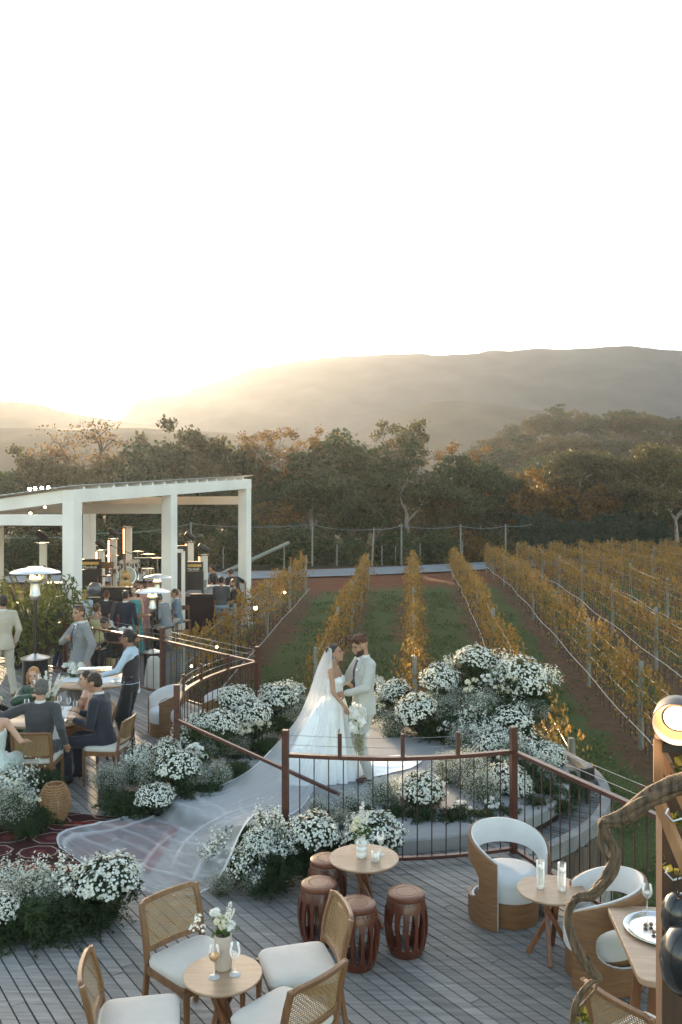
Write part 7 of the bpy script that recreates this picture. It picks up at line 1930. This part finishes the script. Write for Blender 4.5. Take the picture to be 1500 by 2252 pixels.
lring([(.040, -.036), (.038, -.026), (.026, -.021), (.005, -.019)], 'lens', M_lamp)
ld = bpy.data.lights.new('lamp_light', 'POINT'); ld.energy = .2; ld.color = (1, .62, .32); ld.shadow_soft_size = .04
lo = bpy.data.objects.new('lamp_light', ld); col.objects.link(lo); lo.parent = la; lo.location = M3 @ Vector((0, 0, .03))
# hanging dark pendants
for px, py, Y, r, lab in ((1492, 2010, 2.62, .052, 'upper dark bell-shaped pendant hanging at the right edge'), (1507, 2105, 2.55, .074, 'lower large dark bell-shaped pendant at the right edge')):
    t = thing('pendant_lamp', lab, 'lamp', Q(px, py, Y), 0, 'dark bell pendants at the right edge')
    MB().lathe([(r*.25, r*1.25), (r*.6, r*1.05), (r*.92, r*.5), (r, -.1*r), (r*.9, -.9*r), (r*.5, -1.4*r), (r*.1, -1.5*r)], n=36).build('shade', mat('black_glazed_metal', (.02, .022, .025), .22, coat=.6), t)
    MB().tube([(0, 0, r*1.2), (-.004, 0, r*1.9), (.004, 0, r*2.6)], .0022, 6).build('chain', M_black, t)
# twisted vine stem: several strands wound together
tv = thing('twisted_vine_stem', 'thick gnarled vine stem winding down through the right foreground', 'vine stem', (0, 0, 0))
path = [(1560, 1712), (1500, 1722), (1462, 1738), (1420, 1762), (1382, 1790), (1345, 1806), (1325, 1812), (1330, 1835), (1345, 1855), (1352, 1880), (1345, 1915), (1325, 1945), (1300, 1968), (1272, 1975), (1254, 1992), (1249, 2020), (1257, 2055), (1272, 2090), (1292, 2125), (1318, 2152)]
rad = [26, 25, 23, 22, 20, 15, 11, 10, 11, 13, 15, 14, 12, 9.5, 9, 9, 10, 12, 13, 10]
def smoothpath(P, k=7):
    P = [Vector((*p, 0)) for p in P]; P = [P[0]*2-P[1]]+P+[P[-1]*2-P[-2]]; o = []
    for i in range(1, len(P)-2):
        for j in range(k):
            t = j/k; a, b2, c_, d = P[i-1:i+3]; o.append(.5*((2*b2)+(-a+c_)*t+(2*a-5*b2+4*c_-d)*t*t+(-a+3*b2-3*c_+d)*t**3))
    o.append(P[-2]); return o
def strands(path, rad, nst, Yb, nm, parent, ph=0, tw=.55):
    sp = smoothpath(path); 
    for s_ in range(nst):
        pts = []; rs = []
        for i, p in enumerate(sp):
            q = i/(len(sp)-1)*(len(rad)-1); k = min(int(q), len(rad)-2); r = rad[k]+(rad[k+1]-rad[k])*(q-k)
            d = sp[min(i+1, len(sp)-1)]-sp[max(0, i-1)]; d.normalize(); nrm = Vector((-d.y, d.x, 0))
            a = ph+2*PI*s_/nst+i*tw*.12+.5*noise.noise(Vector((i*.08, s_, 0)))
            o = r*.60; wob = 1+.25*noise.noise(Vector((i*.15, s_*3, 5)))
            x = p.x+nrm.x*o*math.cos(a)*wob; y = p.y+nrm.y*o*math.cos(a)*wob; dep = o*math.sin(a)*wob/F*Yb
            pts.append(atY(x, y, Yb+dep)); rs.append(r*.47/F*Yb*(1+.18*noise.noise(Vector((i*.3, s_, 8)))))
        MB().tube(pts, rs, 10).build(nm, M_driftw, parent)
strands(path, rad, 5, 2.5, 'strand', tv)
strands([(1335, 1810), (1322, 1830), (1322, 1858), (1335, 1885), (1338, 1905)], [7, 8, 8, 7, 7], 1, 2.5, 'strand', tv)
strands([(1262, 2040), (1262, 2075), (1278, 2112), (1300, 2140)], [5, 6, 6, 6], 1, 2.46, 'strand', tv)
strands([(1322, 2150), (1298, 2162), (1275, 2190), (1264, 2225), (1262, 2290)], [11, 11, 11, 12, 12], 2, 2.5, 'strand', tv, 1.0)
strands([(1322, 2150), (1310, 2180), (1288, 2205), (1268, 2232), (1250, 2290)], [6, 6, 6, 7, 9], 1, 2.53, 'strand', tv)
rg = np.random.default_rng(91)
def vleaf(px, py, Y, n, s_, lab=None):
    c = atY(px, py, Y); P = np.array(c)+rg.normal(size=(n, 3))*np.array([.016, .02, .02])*s_; return leaf_quads(rg, P, .045*s_, .9)
arr_mesh('leaves', *join_arr([vleaf(1290, 2236, 2.48, 5, .7), vleaf(1262, 2228, 2.5, 3, .6), vleaf(1484, 1700, 2.66, 6, 1.1), vleaf(1483, 1815, 2.68, 5, .9), vleaf(1472, 1900, 2.7, 4, .8)]), leafmat('yellow_green_vine_leaf', [(.06, .09, .02), (.13, .15, .03), (.24, .20, .05)], trans=.5), tv)
# ---------------------------------------------------------------- air
hz = MB().box((0, 800, 125), (4700, 2040, 262)).build('haze', None, smooth=False)
hm = bpy.data.materials.new('haze_air'); hm.use_nodes = True
N = hm.node_tree.nodes; L = hm.node_tree.links; N.remove(N['Principled BSDF'])
pv = N.new('ShaderNodeVolumePrincipled'); pv.inputs['Color'].default_value = (.88, .92, 1.0, 1)
pv.inputs['Density'].default_value = .0003; pv.inputs['Anisotropy'].default_value = .52
L.new(pv.outputs[0], N['Material Output'].inputs['Volume'])
hz.data.materials.append(hm); tag(hz, 'warm evening haze over the valley', kind='stuff'); hz.display_type = 'WIRE'
